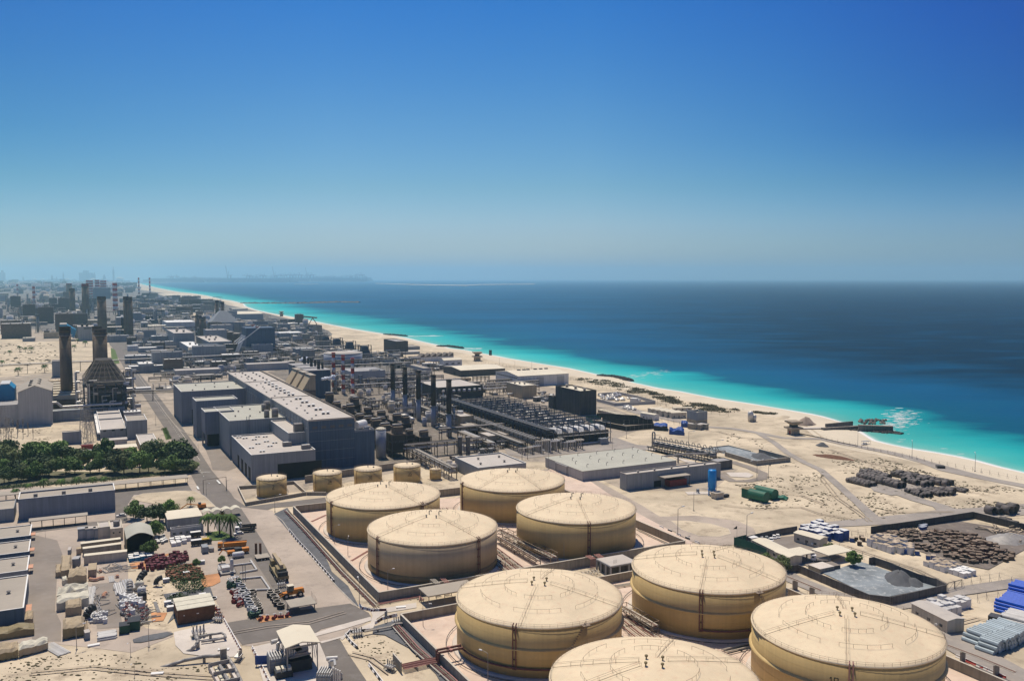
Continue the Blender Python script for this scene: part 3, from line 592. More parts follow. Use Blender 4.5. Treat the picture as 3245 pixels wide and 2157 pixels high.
def railing(b,pts,h=1.1,step=2.6,r=.06,mid=True):
 """posts and two rails along a line of points"""
 for i in range(len(pts)-1):
  p=Vector(pts[i]);q=Vector(pts[i+1]);n=max(1,round((q-p).length/step))
  for k in range(n):
   c=p.lerp(q,k/n);b.tube(c,c+Vector((0,0,h)),r,4)
  b.tube(p+Vector((0,0,h)),q+Vector((0,0,h)),r*.8,4)
  if mid:b.tube(p+Vector((0,0,h*.5)),q+Vector((0,0,h*.5)),r*.6,4)
 c=Vector(pts[-1]);b.tube(c,c+Vector((0,0,h)),r,4)
def big_tank(key,label,ladders,shell='tank_shell',girder=False,band=False,downs=(),vents='cowl',polyrot=0.0,num=None,stair=None,loop=None):
 P=TP[key];t=thing('storage_tank',label,'storage tank',P,0,'great round storage tanks of the tank farm');n=96
 ca=CAMA(P)
 MB().lathe([(TR+1.6,0.35),(TR+1.4,0.75)],n).build('base_ring','pale_concrete',t)
 z0=3.6 if band else 0.75
 MB().lathe([(TR,z0),(TR,TH)],n).build('shell',shell,t,True)
 if band:
  MB().lathe([(TR+.06,.75),(TR+.06,z0)],n).build('lower_band','tank_band',t,True)
 RZ=lambda r:TH+.12+4.6*(1-(r/(TR+.25))**1.25)
 prof=[(TR+.25,TH-.25),(TR+.32,TH-.05),(TR+.25,TH+.12)]+[(r,RZ(r))for r in(25,22,18,14,10,6,3,1,0.01)]
 MB().lathe(prof,n).build('roof','tank_roof',t,True)
 if girder:
  MB().lathe([(TR,8.9),(TR+.75,9.05),(TR+.75,9.3),(TR,9.75)],n).build('wind_girder',shell,t,True)
 for z in((4.6,8.4,12.2)if not girder else(3.0,6.2,12.6)):MB().ring(TR+.012,z,.03,96,4).build('seam',shell,t)
 b=MB();N=72
 pts=[pol(TR-.1,2*pi*k/N,TH+.1)for k in range(N+1)]
 for k in range(N):b.tube(pts[k],(pts[k][0],pts[k][1],pts[k][2]+1.15),.035,4)
 for hh in(.6,1.15):b.ring(TR-.1,TH+.1+hh,.03,N,4)
 b.build('edge_railing','rail_metal',t)
 for rr,ns in((11.5,6),(19.2,6)):
  for k in range(ns):
   a0=polyrot+2*pi*k/ns+.07;a1=polyrot+2*pi*(k+1)/ns-.2;am=(a0+a1)/2
   pp=[pol(rr,a,RZ(rr))for a in(a0,(a0+am)/2,am,(am+a1)/2,a1)]
   b=MB();railing(b,pp,1.1,2.5,.05,False);b.build('ring_railing','rail_metal',t)
 for a in ladders:
  b=MB();L_=[pol(r,a,RZ(r))for r in(TR-.2,22,16,10,4)];off=Vector((-sin(a),cos(a),0))*.45
  for s in(1,-1):railing(b,[Vector(p)+off*s for p in L_],1.1,4.2,.04,False)
  for i in range(len(L_)-1):
   p=Vector(L_[i]);q=Vector(L_[i+1])
   b.tube(p+Vector((0,0,.05)),q+Vector((0,0,.05)),.05,4)
  b.build('roof_walkway','rail_metal',t)
 for k in range(4):
  a=.6+k*pi/2;x,y,_=pol(3.0,a,0);z=RZ(3.0);b=MB()
  if vents=='cowl':b.lathe([(.2,z),(.2,z+.6),(.42,z+.7),(.46,z+1.05),(.3,z+1.2)],8,x,y)
  elif k in(0,1):b.path([(x,y,z),(x,y,z+1.3),(x+.25,y,z+1.7),(x+.7,y,z+1.75),(x+.95,y,z+1.3)],.2,6)
  else:b.lathe([(.25,z),(.25,z+.7),(.4,z+.75),(.4,z+1.0)],8,x,y)
  b.build('roof_vent','khaki' if vents=='cowl' else 'vent_metal',t)
 for a,col in downs:
  b=MB();r=TR+.55
  for da in(0,.035):
   b.path([pol(TR-.3,a+da,TH+1.0),pol(r,a+da,TH+.6),pol(r,a+da,1.3 if loop is None else 3.6)],.2,6)
  for z in(3,6,9,12,15):b.rbox(*pol(TR+.3,a+.017,z)[:2],z,1.3,.5,.15,a+pi/2)
  b.build('downpipe',col,t)
 if loop:
  b=MB();a0,a1=loop;b.path([pol(TR+.6,a0+(a1-a0)*k/24,3.6)for k in range(25)],.32,6);b.build('loop_pipe','brown_pipe',t)
 if stair:
  a0,a1=stair;b=MB();n_=26;P_=[pol(TR+.55,a0+(a1-a0)*k/n_,.9+(TH-.5)*k/n_)for k in range(n_+1)]
  for p in P_:b.rbox(p[0],p[1],p[2],.9,.32,.08,atan2(p[1],p[0]))
  Q_=[pol(TR+1.0,a0+(a1-a0)*k/n_,.9+(TH-.5)*k/n_)for k in range(n_+1)];railing(b,Q_,1.1,1.6,.05,True)
  p=P_[-1];b.rbox(p[0]*1.005,p[1]*1.005,TH+.05,2.2,2.6,.12,a1)
  b.build('stair','rail_metal',t)
 b=MB();b.ring(TR+3.6,1.0,.12,60,4)
 for k in range(20):p=pol(TR+3.6,2*pi*k/20,.2);b.tube(p,(p[0],p[1],1.0),.07,4)
 b.build('ring_pipe','black_metal',t)
 if num:writing(num[0],TR,num[1],num[2],1.9,.13,False).build('lettering','lettering',t)
 return t
def la(key,dpx,dpy):
 P=TP[key];v=g(cD(dpx,dpy),TH)-P;return atan2(v.y,v.x)
big_tank('T1','pale yellow storage tank nearest the numbered row of small tanks',[la('T1',770,1155),la('T1',952,1158)],downs=((la('T1',775,1157),'brown_pipe'),(la('T1',945,1155),'brown_pipe')),vents='gooseneck',stair=(la('T1',1000,1130),la('T1',960,1158)))
big_tank('T2','greyish sand coloured storage tank with a dark band round its foot and no ring girder',[la('T2',868,1240),la('T2',1103,1242)],'tank_shell_pale',band=True,downs=((la('T2',872,1240),'brown_pipe'),(la('T2',1098,1242),'brown_pipe')),vents='gooseneck')
big_tank('T3','yellow storage tank farthest back in the upper farm, beside the pipe bridge',[la('T3',1075,1135),la('T3',1250,1130)],downs=((la('T3',1062,1115),'brown_pipe'),),vents='gooseneck')
big_tank('T4','yellow storage tank in the upper farm on the side of the oval traffic island',[la('T4',1200,1190),la('T4',1362,1215)],downs=((la('T4',1362,1217),'brown_pipe'),),vents='gooseneck')
big_tank('T5','yellow storage tank with ring girder where two brown pipes run in over the wall',[la('T5',1195,1450),la('T5',1060,1355),la('T5',1425,1400),la('T5',1275,1318)],girder=True,downs=((la('T5',1178,1448),'brown_pipe'),),loop=(la('T5',1055,1400),la('T5',1400,1420)),stair=(la('T5',1250,1450)+.1,la('T5',1350,1440)))
big_tank('T6','yellow storage tank with ring girder and brown pipe turning round its lower shell',[la('T6',1610,1375),la('T6',1465,1290),la('T6',1805,1345),la('T6',1680,1262)],girder=True,downs=((la('T6',1609,1376),'brown_pipe'),),loop=(la('T6',1610,1376),la('T6',1800,1360)),stair=(la('T6',1760,1370)+.3,la('T6',1760,1370)))
big_tank('T7','storage tank numbered 10 with the widest roof, next to the long cream site hut',[la('T7',1952,1545),la('T7',1745,1465),la('T7',2170,1470),la('T7',1930,1390)],girder=True,downs=((la('T7',1958,1545),'red_pipe'),),num=('10',la('T7',1915,1545),10.0))
big_tank('T8','storage tank cut off by the lower edge of the photo, only its roof showing',[la('T8',1480,1568)+.1,la('T8',1290,1540),la('T8',1640,1540),la('T8',1550,1480)],girder=True)
# -- smaller yellow tanks
def small_tank(cx_,by,wpx,ttop,txt,label,nx=0.0,stair=True,r=None,group=None):
 Q=g((cx_,by));rr=r or wpx/2/F*Q.y/cos(PT)*1.0;u=Vector((Q.x,Q.y,0)).normalized();P=Q+u*rr
 h=hz(Q,ttop);t=thing('small_storage_tank',label,'storage tank',P,0,group);ca=CAMA(P)
 MB().lathe([(rr+.5,0),(rr+.5,.3)],40).build('base_ring','pale_concrete',t)
 MB().lathe([(rr,.3),(rr,h)],48).build('shell','tank_shell',t,True)
 MB().lathe([(rr+.12,h-.1),(rr+.12,h+.08),(rr*.5,h+.55),(.01,h+.95)],48).build('roof','tank_roof',t,True)
 b=MB();n_=max(14,int(rr*3.2))
 for k in range(n_):p=pol(rr-.05,2*pi*k/n_,h);b.tube(p,(p[0],p[1],h+1.1),.045,4)
 for hh in(.55,1.1):b.ring(rr-.05,h+hh,.04,n_,4)
 b.build('edge_railing','rail_metal',t)
 b=MB();b.lathe([(.18,h+.8),(.18,h+1.5),(.42,h+1.6),(.42,h+1.9)],8);b.rbox(rr*.4,0,h+.5,.8,.8,.7,.3);b.build('roof_vent','vent_metal',t)
 if stair:
  b=MB();a0=ca+.2;a1=ca+1.5;n_=16;P_=[pol(rr+.45,a0+(a1-a0)*k/n_,h-.3-(h-.9)*k/n_)for k in range(n_+1)]
  for p in P_:b.rbox(p[0],p[1],p[2],.8,.35,.07,atan2(p[1],p[0]))
  railing(b,[pol(rr+.85,a0+(a1-a0)*k/n_,h-.3-(h-.9)*k/n_)for k in range(n_+1)],1.0,1.2,.045,True);b.build('stair','rail_metal',t)
 b=MB();a=ca-.9;b.path([pol(rr+.3,a,h),pol(rr+.3,a,.8),pol(rr+2.5,a,.8)],.12,6);b.build('downpipe','brown_pipe',t)
 if txt:writing(txt,rr,ca+nx,h*.56,1.7,.12,txt!='2' or True).build('lettering','lettering',t)
 return t
SG='yellow day tanks in front of the power hall'
small_tank(cN(461,0)[0],cN(0,795)[1],272/2.8512,cN(0,634)[1],'2','small yellow tank painted with the number 2, standing in its own low walled basin',.1,group=SG)
small_tank(cN(965,0)[0],cN(0,748)[1],264/2.8512,cN(0,587)[1],'3A','small yellow tank painted 3A, next to the walled basin',.15,group=SG)
small_tank(cN(1331,0)[0],cN(0,705)[1],256/2.8512,cN(0,551)[1],'3B','small yellow tank painted 3B, between 3A and 3S',.15,group=SG)
small_tank(cN(1683,0)[0],cN(0,672)[1],250/2.8512,cN(0,520)[1],'3S','small yellow tank painted 3S, farthest back of the numbered row',.2,group=SG)
small_tank(cN(1938,0)[0],cN(0,632)[1],105/2.8512,cN(0,539)[1],None,'tiny plain yellow tank at the end of the numbered row',stair=False)
small_tank(cA(1660,0)[0],cA(0,1258)[1],155/2.8512,cA(0,1228)[1],None,'low wide cream tank behind the power hall annexe, on the side of the main road',stair=False)
small_tank(cA(1873,0)[0],cA(0,1240)[1],155/2.8512,cA(0,1216)[1],None,'low wide cream tank behind the power hall annexe, against the hall',stair=False)
small_tank(cA(503,0)[0],cA(0,1170)[1],116/2.8512,cA(0,1160)[1],None,'cream tank beside the tall dark chimney, farther of two',stair=False,r=8)
small_tank(cA(503,0)[0],cA(0,1215)[1],116/2.8512,cA(0,1198)[1],None,'cream tank beside the tall dark chimney, nearer of two',stair=False,r=8)
# -- concrete bund walls
def wall_run(name,label,pts,h,wd=.45,m='concrete',cap='concrete_cap',cat='wall',world=False,piers=0):
 P=[p if world else g(p)for p in pts];o=P[0];t=thing(name,label,cat,o,0)
 for i in range(len(P)-1):
  d=P[i+1]-P[i];a=atan2(d.y,d.x);c=(P[i]+P[i+1])/2-o
  b=MB();b.rbox(c.x,c.y,0,d.length-(wd*.5 if i else 0),wd,h,a)
  if piers:
   n_=int(d.length/piers)
   for k in range(1,n_):q=P[i]+d*(k/n_)-o;b.rbox(q.x,q.y,0,.5,wd+.3,h-.02,a)
  b.build('wall_panel',m,t)
  if cap:MB().rbox(c.x,c.y,h,d.length,wd+.14,.1+i*.012,a).build('coping',cap,t)
 return t
C1=g(cG(1985,798));C2=g(cN(655,862),4.0);C2.z=0;C3=g(cJ(1020,232),3.6);C3.z=0
u=(C2-C1).normalized();v=Vector((u.y,-u.x,0));
def proj(P):d=P-C1;return d.dot(u),d.dot(v)
lu=proj(C2)[0];lv=proj(C3)[1]
Pf=[C1,C1+u*lu,C1+u*lu+v*(lv+2),C1+v*(lv+2)]
print('BUND',[tuple(round(c,1)for c in p)for p in Pf],lu,lv)
wall_run('bund_wall','long grey concrete bund wall round the upper tank farm, with coping',[Pf[1],Pf[0],Pf[3],Pf[3]+u*(lu*.98),Pf[1]+v*1],3.9,.5,world=True)
D1=g(cI(215,905),3.6);D1.z=0;D2=g(cI(590,1270),3.6);D2.z=0;u2=(D1-D2).normalized();v2=Vector((u2.y,-u2.x,0))
E1=g(cK(1590,1325),3.2);E1.z=0;l2=(E1-D1).dot(v2)
print('BUND2',D1,u2,l2)
wall_run('bund_wall','grey concrete bund wall round the lower tank farm, crossed by brown pipes',[D1-u2*150,D1,D1+v2*l2,D1+v2*l2-u2*190],3.4,.5,world=True)
wall_run('basin_wall','low concrete basin wall round the small tank numbered 2',[cN(225,860),cN(155,712),cN(330,700),cN(660,665),cN(770,765),cN(225,862)],1.8,.4)
wall_run('basin_wall','low concrete wall along the foot of the numbered row of tanks',[cN(775,765),cN(950,765)],1.8,.4)
wall_run('concrete_wall','long pale concrete wall behind the numbered row of small tanks',[cN(760,655),cN(1110,600),cN(1480,545),cN(1800,500)],4.2,.4)
wall_run('compound_wall','dark concrete wall round the yard with the grey basin and the green net',[cJ(2000,510),cK(130,500),cK(830,800),cK(1050,825),cK(1590,700),cK(1490,645),cK(1300,590),cK(1010,470),cK(880,425),cK(830,432)],3.2,.35,'concrete_dark',None,piers=6)
wall_run('compound_wall','dark concrete wall round the scrap timber yard by the drums',[cM(570,1568),cM(1060,1500),cM(1720,1395),cM(2299,1540),cM(2600,1620)],3.4,.35,'dark_wall',None,piers=6)
wall_run('compound_wall','concrete wall between the parking place and the open sand',[cJ(1500,238),cJ(1660,195),cJ(1930,135),cJ(2090,110)],3.0,.3,'concrete_dark',None)
wall_run('basin_wall','grey concrete wall round the salt white basin by the dirt track',[cL(830,835),cL(1150,797),cL(1420,865)],.8,.35)
wall_run('basin_wall','taller concrete wall round the grey gravel bay of the white basin',[cL(1110,915),cL(1480,1025),cL(1885,980),cL(1510,880)],3.0,.35)
wall_run('compound_wall','grey wall round the junk compound behind the dark block near the beach',[cC(1400,918),cC(1560,960),cC(1930,938),cC(1760,890),cC(1590,855),cC(1410,868)],3.0,.4,'grey_wall',None)
wall_run('boundary_wall','low dark wall running under the beach fence towards the watch tower',[cL(1990,650),cM(0,490),cM(200,540),cM(420,585)],.7,.5,'concrete_dark',None)
def hatch(a,c,n_,label,m='red_pipe'):
 p=g(a,4.6);q=g(c,4.6);t=thing('pipe_crossing',label,'pipes',(p.x,p.y,0),0)
 d=q-p;nn=Vector((-d.y,d.x,0)).normalized()
 for k in range(n_):
  o_=nn*(k*.55);b=MB();b.path([(o_.x,o_.y,0),(o_.x,o_.y,4.6),(d.x+o_.x,d.y+o_.y,4.6),(d.x+o_.x,d.y+o_.y,.5)],.13,6);b.build('pipe',m,t)
hatch(cI(505,570),cI(560,615),4,'four thin pipes crossing the bund wall, left of two such crossings','concrete_cap')
hatch(cI(600,557),cI(650,605),4,'four thin pink pipes crossing the bund wall, right of two such crossings')
hatch(cJ(15,340),cJ(70,375),5,'pink pipes crossing the bund wall below the tank by the traffic island')
hatch(cJ(100,325),cJ(150,362),5,'pink pipes crossing the bund wall, next to the white roofed pump house')
# -- pipes on the ground of the tank farms
def pipe_line(name,label,pts,n_,gap,r,m,z=.9,sup=8.0,cat='pipes',world=False):
 P=[p if world else g(p)for p in pts];o=P[0];t=thing(name,label,cat,o,0);W_=(n_-1)*gap
 for k in range(n_):
  b=MB();Q=[]
  for i in range(len(P)):
   d=(P[min(i+1,len(P)-1)]-P[max(i-1,0)]).normalized();nn=Vector((-d.y,d.x,0));q=P[i]-o+nn*(k*gap-W_/2);Q.append((q.x,q.y,z))
  b.path(Q,r,6);b.build('pipe',m if not isinstance(m,(list,tuple))else m[k%len(m)],t)
 b=MB()
 for i in range(len(P)-1):
  d=P[i+1]-P[i];n2=max(1,int(d.length/sup));a=atan2(d.y,d.x)
  for k in range(n2):q=P[i]+d*((k+.5)/n2)-o;b.rbox(q.x,q.y,0,.4,W_+1.2,z-r,a)
 b.build('pipe_support','concrete',t);return t
def off(P0,du,dv):return P0+u*du+v*dv
pipe_line('pipeline','two brown pipes side by side along the outside of the upper bund wall',[g(cN(590,915)),g(cG(1240,85)),g(cG(1620,510)),g(cG(1960,850))],3,.9,.22,['brown_pipe','concrete_cap','rail_metal'],.8,world=True)
pipe_line('pipeline','pink pipes in a shallow channel beside the corner of the bund',[cI(0,820),cI(400,745),cI(420,790)],3,.8,.16,'red_pipe',.5)
pipe_line('pipeline','long brown pipes running down beside the lower bund wall',[g(cI(165,1050)),g(cI(360,1270)),g(cI(700,1568)),g(cI(900,1760))],4,.75,.2,['concrete_cap','brown_pipe','rail_metal','red_pipe'],.9,world=True)
pipe_line('pipeline','pale pipe leading from the valve group to the lower bund wall',[cG(1840,1115),cG(2100,1065),cG(2140,1040),cG(2240,1030)],1,1,.38,'concrete_cap',1.2)
pipe_line('pipeline','bundle of brown ground pipes between the upper tanks',[off(C1,2,lv*.43),off(C1,45,lv*.45),off(C1,lu*.8,lv*.49)],9,1.1,.22,['brown_pipe','concrete_cap','rail_metal'],.9,world=True)
pipe_line('pipeline','pink ground pipe crossing the floor between the two left tanks',[cN(1180,1365),cN(1330,1275)],2,.7,.2,'red_pipe',.4)
pipe_line('pipeline','pink ground pipe at the foot of the tank by the numbered row',[cN(820,1010),cN(950,950)],2,.7,.2,'red_pipe',.4)
pipe_line('pipeline','pipes along the ledge on the island side of the upper farm',[cJ(520,90),cJ(700,180),cJ(850,245)],2,.8,.2,['concrete_cap','rail_metal'],.6)
pipe_line('pipeline','bundle of brown pipes between the lower tanks, by the pump house',[cJ(370,960),cJ(560,1110),cJ(760,1250)],9,.95,.2,['brown_pipe','concrete_cap','rail_metal'],.9)
pipe_line('pipeline','pale ground pipes between the lower tanks, nearest the pump house',[cJ(290,660),cJ(480,630)],3,1.0,.25,'concrete_cap',.7)
pipe_line('pipeline','dark pipes in front of the tank numbered 10',[cJ(1380,1300),cJ(1650,1235)],4,1.0,.22,['black_metal','concrete_cap'],.8)
pipe_line('pipeline','pipes on top of the wall beside the farm road, above the tank numbered 10',[cJ(1990,640),cJ(2320,780)],3,.6,.15,['concrete_cap','brown_pipe'],4.0,6)
pipe_line('pipeline','pipes along the wall beside the farm road, below the tank numbered 10',[cK(1600,1330),cK(1900,1445),cK(2260,1600)],3,.6,.17,['concrete_cap','brown_pipe'],3.8,6)
pipe_line('pipeline','reddish pipe bank beside the blank concrete slab',[cI(230,1465),cI(480,1410),cI(575,1395)],6,.7,.2,['red_pipe','brown_pipe'],1.2,12)
t=thing('concrete_slab','upright blank concrete slab beside the reddish pipe bank','concrete slab',g(cI(228,1490)),GA)
MB().box(-.35,0,0,7.5,0,3.4).build('slab','concrete',t);MB().box(-.4,.05,-.05,7.55,3.4,3.5).build('coping','concrete_cap',t)
for(p0,p1,lab)in((cI(830,1240),cI(585,1290),'thick brown pipe leading from the lower tank over the bund wall, lower of two'),(cI(805,1215),cI(570,1262),'thick brown pipe leading from the lower tank over the bund wall, upper of two')):
 a_=g(p0,4.4);c_=g(p1,4.4);t=thing('feed_pipe',lab,'pipe',(a_.x,a_.y,0),0);d=c_-a_
 b=MB();b.path([(0,0,4.4),(d.x,d.y,4.4),(d.x,d.y,.4)],.42,8);b.build('pipe','brown_pipe',t)
 b=MB();b.lathe([(.6,4.0),(.6,4.8)],10,d.x*.5,d.y*.5);b.build('flange','red_pipe',t)
def canopy(name,label,A,sx,sy,h,th=.35,m='tan_roof',legs='steel',rz=GA,nx=2,ny=2,slope=0.0,cat='canopy',gable=0.0,group=None):
 t=thing(name,label,cat,A,rz,group)
 if gable:prof=[(-.4,h),(-.4,h+th),(sy/2,h+th+gable),(sy+.4,h+th),(sy+.4,h),(sy/2,h+gable)];MB().xprof(prof,-.4,sx+.4).build('roof',m,t)
 else:MB().xprof([(-.4,h),(-.4,h+th),(sy+.4,h+th+slope),(sy+.4,h+slope)][::-1],-.4,sx+.4).build('roof',m,t)
 for i in range(nx):
  for j in range(ny):
   x=.2+(sx-.4)*i/max(1,nx-1);y=.2+(sy-.4)*j/max(1,ny-1);MB().box(x-.12,x+.12,y-.12,y+.12,0,h-.02+slope*y/sy+(gable*(1-abs(2*y/sy-1))if gable else 0)).build('leg',legs,t)
 return t
A0=g(cI(490,858));canopy('flat_shelter','open flat roofed shelter squeezed between the two bund walls',A0,19,9,4.4,.4,'tan_roof','concrete',nx=4,ny=2)
t=thing('pump_house','white roofed pump house with open bays between the two tank farms','pump house',g(cJ(262,560)),GA)
L1=13;L2=11;h_=4.2
MB().box(0,L1,0,L2,h_,h_+.6).build('roof','grey_wall',t);MB().box(.3,L1-.3,.3,L2-.3,h_+.6,h_+.68).build('roof_sheet','pale_roof',t)
for x in(0,L1/3,2*L1/3,L1-.6):MB().box(x,x+.6,0,.6,0,h_-.01).build('pillar','grey_wall',t)
for y in(L2/3,2*L2/3,L2-.6):MB().box(0,.6,y,y+.6,0,h_-.01).build('pillar','grey_wall',t)
MB().box(1.0,L1-.4,3.0,L2-.4,0,h_-.05).build('inner_wall','concrete_dark',t)
b=MB();
for k in range(4):b.tube((3+k*.5,2.4,h_+.6),(3+k*.5,2.4,h_+2.2),.05,4)
b.build('roof_vent','vent_metal',t)
b=MB();rnd=random.Random(3)
for k in range(5):
 x=k*1.6;b.path([(x,0,.6),(x,3,.6),(x+1.2,3,.6),(x+1.2,6,.6),(x+1.2,6,0)],.18,6)
o=b.build('manifold_pipes','concrete_cap');o.location=g(cJ(30,560));o.rotation_euler=(0,0,GA);tag(o,'maze of pale bent pipes beside the white roofed pump house','pipes')
def truss_bridge(name,label,p,q,wd,z0,z1,m='rail_metal',n_=None,pipes=4,cat='pipe bridge',legs=True,pm=('concrete_cap','brown_pipe','rail_metal')):
 d=q-p;L_=d.length;t=thing(name,label,cat,p,atan2(d.y,d.x));n_=n_ or max(2,int(L_/5));r=.11
 b=MB()
 for s in(-wd/2,wd/2):
  b.tube((0,s,z0),(L_,s,z0),r*1.3,4);b.tube((0,s,z1),(L_,s,z1),r*1.3,4)
  for k in range(n_+1):x=L_*k/n_;b.tube((x,s,z0),(x,s,z1),r,4)
  for k in range(n_):x=L_*k/n_;b.tube((x,s,z0 if k%2 else z1),(x+L_/n_,s,z1 if k%2 else z0),r*.8,4)
 for k in range(n_+1):x=L_*k/n_;b.tube((x,-wd/2,z0),(x,wd/2,z0),r,4);b.tube((x,-wd/2,z1),(x,wd/2,z1),r,4)
 b.build('truss',m,t)
 for k in range(pipes):y=-wd/2+wd*(k+1)/(pipes+1);MB().tube((0,y,z0+.5),(L_,y,z0+.5),.24 if k%2 else .36,8).build('pipe',pm[k%len(pm)],t)
 if legs:
  nl=max(1,int(L_/16))
  for k in range(nl+1):
   x=L_*k/nl;b=MB()
   for s in(-wd/2,wd/2):b.tube((x,s,0),(x,s,z0),.2,6)
   b.tube((x,-wd/2,z0*.6),(x,wd/2,z0*.6),.12,4);b.build('leg',m,t)
 return t
truss_bridge('pipe_bridge','steel lattice pipe bridge between the two nearer upper tanks',g(cI(1720,440)),g(cI(1180,165)),3.5,3.2,5.4,pipes=4)
truss_bridge('pipe_bridge','brown lattice pipe bridge on the left of the paler one',g(cI(1560,450)),g(cI(1165,215)),2.5,2.2,4.0,'brown_steel',pipes=3)
truss_bridge('pipe_bridge','lattice pipe bridge between the lower tanks behind the pump house pipes',g(cJ(700,1110)),g(cJ(380,920)),3.2,2.4,4.4,pipes=4)
def lamp_post(label,A,h=9,rz=0.6,group='lamp posts round the tank farms',arm=2.0,double=False):
 t=thing('street_lamp',label,'lamp post',A,rz,group)
 b=MB();b.tube((0,0,0),(0,0,h*.97),.12,6,.07);b.rbox(0,0,0,.6,.6,.25);b.build('pole','steel',t)
 for s in((1,-1)if double else(1,)):
  b=MB();b.path([(0,0,h*.97),(s*arm*.5,0,h),(s*arm,0,h+.15)],.06,5);b.build('arm','steel',t)
  b=MB();b.frus(min(s*arm,s*(arm+1.1)),max(s*arm,s*(arm+1.1)),-.22,.22,h+.05,min(s*arm,s*(arm+1.0))+.05,max(s*arm,s*(arm+1.0))-.05,-.15,.15,h+.28);b.build('lamp_head','white_trim',t)
 return t
L0=lamp_post('slim lamp post in front of the greyish tank, inside the bund corner',g(cI(90,680)),8)
for(pt,lab,hh)in((cG(1545,220),'lamp post between the two left upper tanks, beside the ring pipe',1),(cG(1678,345),'plain lamp post on the pale floor beside the bund wall',1),(cI(1815,390),'lamp post at the foot of the yellow tank by the pump house',1),(cJ(1148,1165),'lamp post in front of the tank with the turning brown pipe',1),
 (cG(1790,830),'lamp post at the kerb by the red and white barriers',1.2),(cN(488,915),'lamp post at the top corner of the paved yard',1.1),(cI(435,1035),'lamp post on the pink floor behind the lower bund wall',1),(cI(1070,1568),'lamp post at the foot of the tank with two feed pipes',1.1),
 (cJ(920,140),'tall lamp post in the middle of the oval traffic island road',1.6),(cJ(1595,190),'tall thin post by the green net',1.5),(cD(1175,965),'lamp post by the road behind the dome tanks',1.2)):
 dup(L0,g(pt),rnd.uniform(0,3),lab,sc=hh)
# -- buildings
def block(A,ytop,B,C,h=None):
 """A near ground corner, ytop its roof pixel row, B far end of the right side, C far end of the left side (both on the roof)"""
 P=g(A);hh=h or hz(P,ytop[1]if isinstance(ytop,tuple)else ytop)
 lb=loc(g(B,hh),P)[0];lc=loc(g(C,hh),P)[1]
 return P,max(2,lb),max(2,lc),hh
def roof_box(b,x,y,z,s=1.2,h=1.0):b.box(x-s/2,x+s/2,y-s/2,y+s/2,z,z+h)
def build_block(name,label,cat,A,ytop,B,C,wm,rm,h=None,par=0.7,vents=(),doors=(),wins=(),trim=None,gable=0,group=None,rz=GA,dims=None,vm='vent_metal',base=None,ribs=0,vs=1.6,z0=0.0):
 if dims:P,(sx,sy,hh)=A,dims
 else:P,sx,sy,hh=block(A,ytop,B,C,h)
 t=thing(name,label,cat,(P[0],P[1],z0),rz,group)
 MB().box(0,sx,0,sy,0,hh).build('wall',wm,t)
 if gable>0:
  o_=.4
  MB().xprof([(-o_,hh-.1),(sy/2,hh+gable),(sy+o_,hh-.1),(sy+o_,hh+.15),(sy/2,hh+gable+.25),(-o_,hh+.15)],-o_,sx+o_).build('roof',rm,t)
  MB().xprof([(0,hh),(sy,hh),(sy/2,hh+gable-.05)],.01,sx-.01).build('gable_wall',wm,t)
 elif gable<0:
  o_=.4;gb=-gable
  MB().yprof([(-o_,hh-.1),(sx/2,hh+gb),(sx+o_,hh-.1),(sx+o_,hh+.15),(sx/2,hh+gb+.25),(-o_,hh+.15)],-o_,sy+o_).build('roof',rm,t)
  MB().yprof([(0,hh),(sx,hh),(sx/2,hh+gb-.05)],.01,sy-.01).build('gable_wall',wm,t)
 else:
  q=.35
  if par>0:
   MB().box(0,sx,0,q,hh,hh+par).box(0,sx,sy-q,sy,hh,hh+par).box(0,q,q,sy-q,hh,hh+par).box(sx-q,sx,q,sy-q,hh,hh+par).build('parapet',wm,t)
   if trim:MB().box(-.08,sx+.08,-.08,q+.05,hh+par,hh+par+.12).box(-.08,sx+.08,sy-q-.05,sy+.08,hh+par,hh+par+.12).box(-.08,q+.05,q+.05,sy-q-.05,hh+par,hh+par+.12).box(sx-q-.05,sx+.08,q+.05,sy-q-.05,hh+par,hh+par+.12).build('coping',trim,t)
   MB().box(q,sx-q,q,sy-q,hh,hh+.06).build('roof',rm,t)
  else:MB().box(-.3,sx+.3,-.3,sy+.3,hh,hh+.25).build('roof',rm,t)
 for(fx,fy)in vents:
  b=MB();b.cyl(fx*sx,fy*sy,hh,hh+vs*.5,vs*.33,10);b.lathe([(vs*.5,hh+vs*.5),(vs*.6,hh+vs*.62),(vs*.3,hh+vs*.85)],10,fx*sx,fy*sy);b.build('roof_vent',vm,t)
 for(side,f,w_,dh)in doors:
  b=MB();
  if side=='s':b.box(f*sx,f*sx+w_,-.06,.0,0,dh)
  else:b.box(-.06,0,f*sy,f*sy+w_,0,dh)
  b.build('door','opening',t)
 for(side,n_,z,w_,wh)in wins:
  for k in range(n_):
   b=MB()
   if side=='s':x=sx*(k+.5)/n_;b.box(x-w_/2,x+w_/2,-.05,0,z,z+wh)
   else:y=sy*(k+.5)/n_;b.box(-.05,0,y-w_/2,y+w_/2,z,z+wh)
   b.build('window','glass_dark',t)
 if ribs:
  b=MB();k=ribs
  while k<sx:b.box(k-.12,k+.12,-.1,0,.1,hh-.1);k+=ribs
  k=ribs
  while k<sy:b.box(-.1,0,k-.12,k+.12,.1,hh-.1);k+=ribs
  b.build('rib',wm,t)
 t['_s']=(sx,sy,hh);return t
def dims(t):return tuple(t['_s'])
def wpos(t,x,y,z=0):
 a=t.rotation_euler[2];return Vector((t.location[0]+x*cos(a)-y*sin(a),t.location[1]+x*sin(a)+y*cos(a),z))
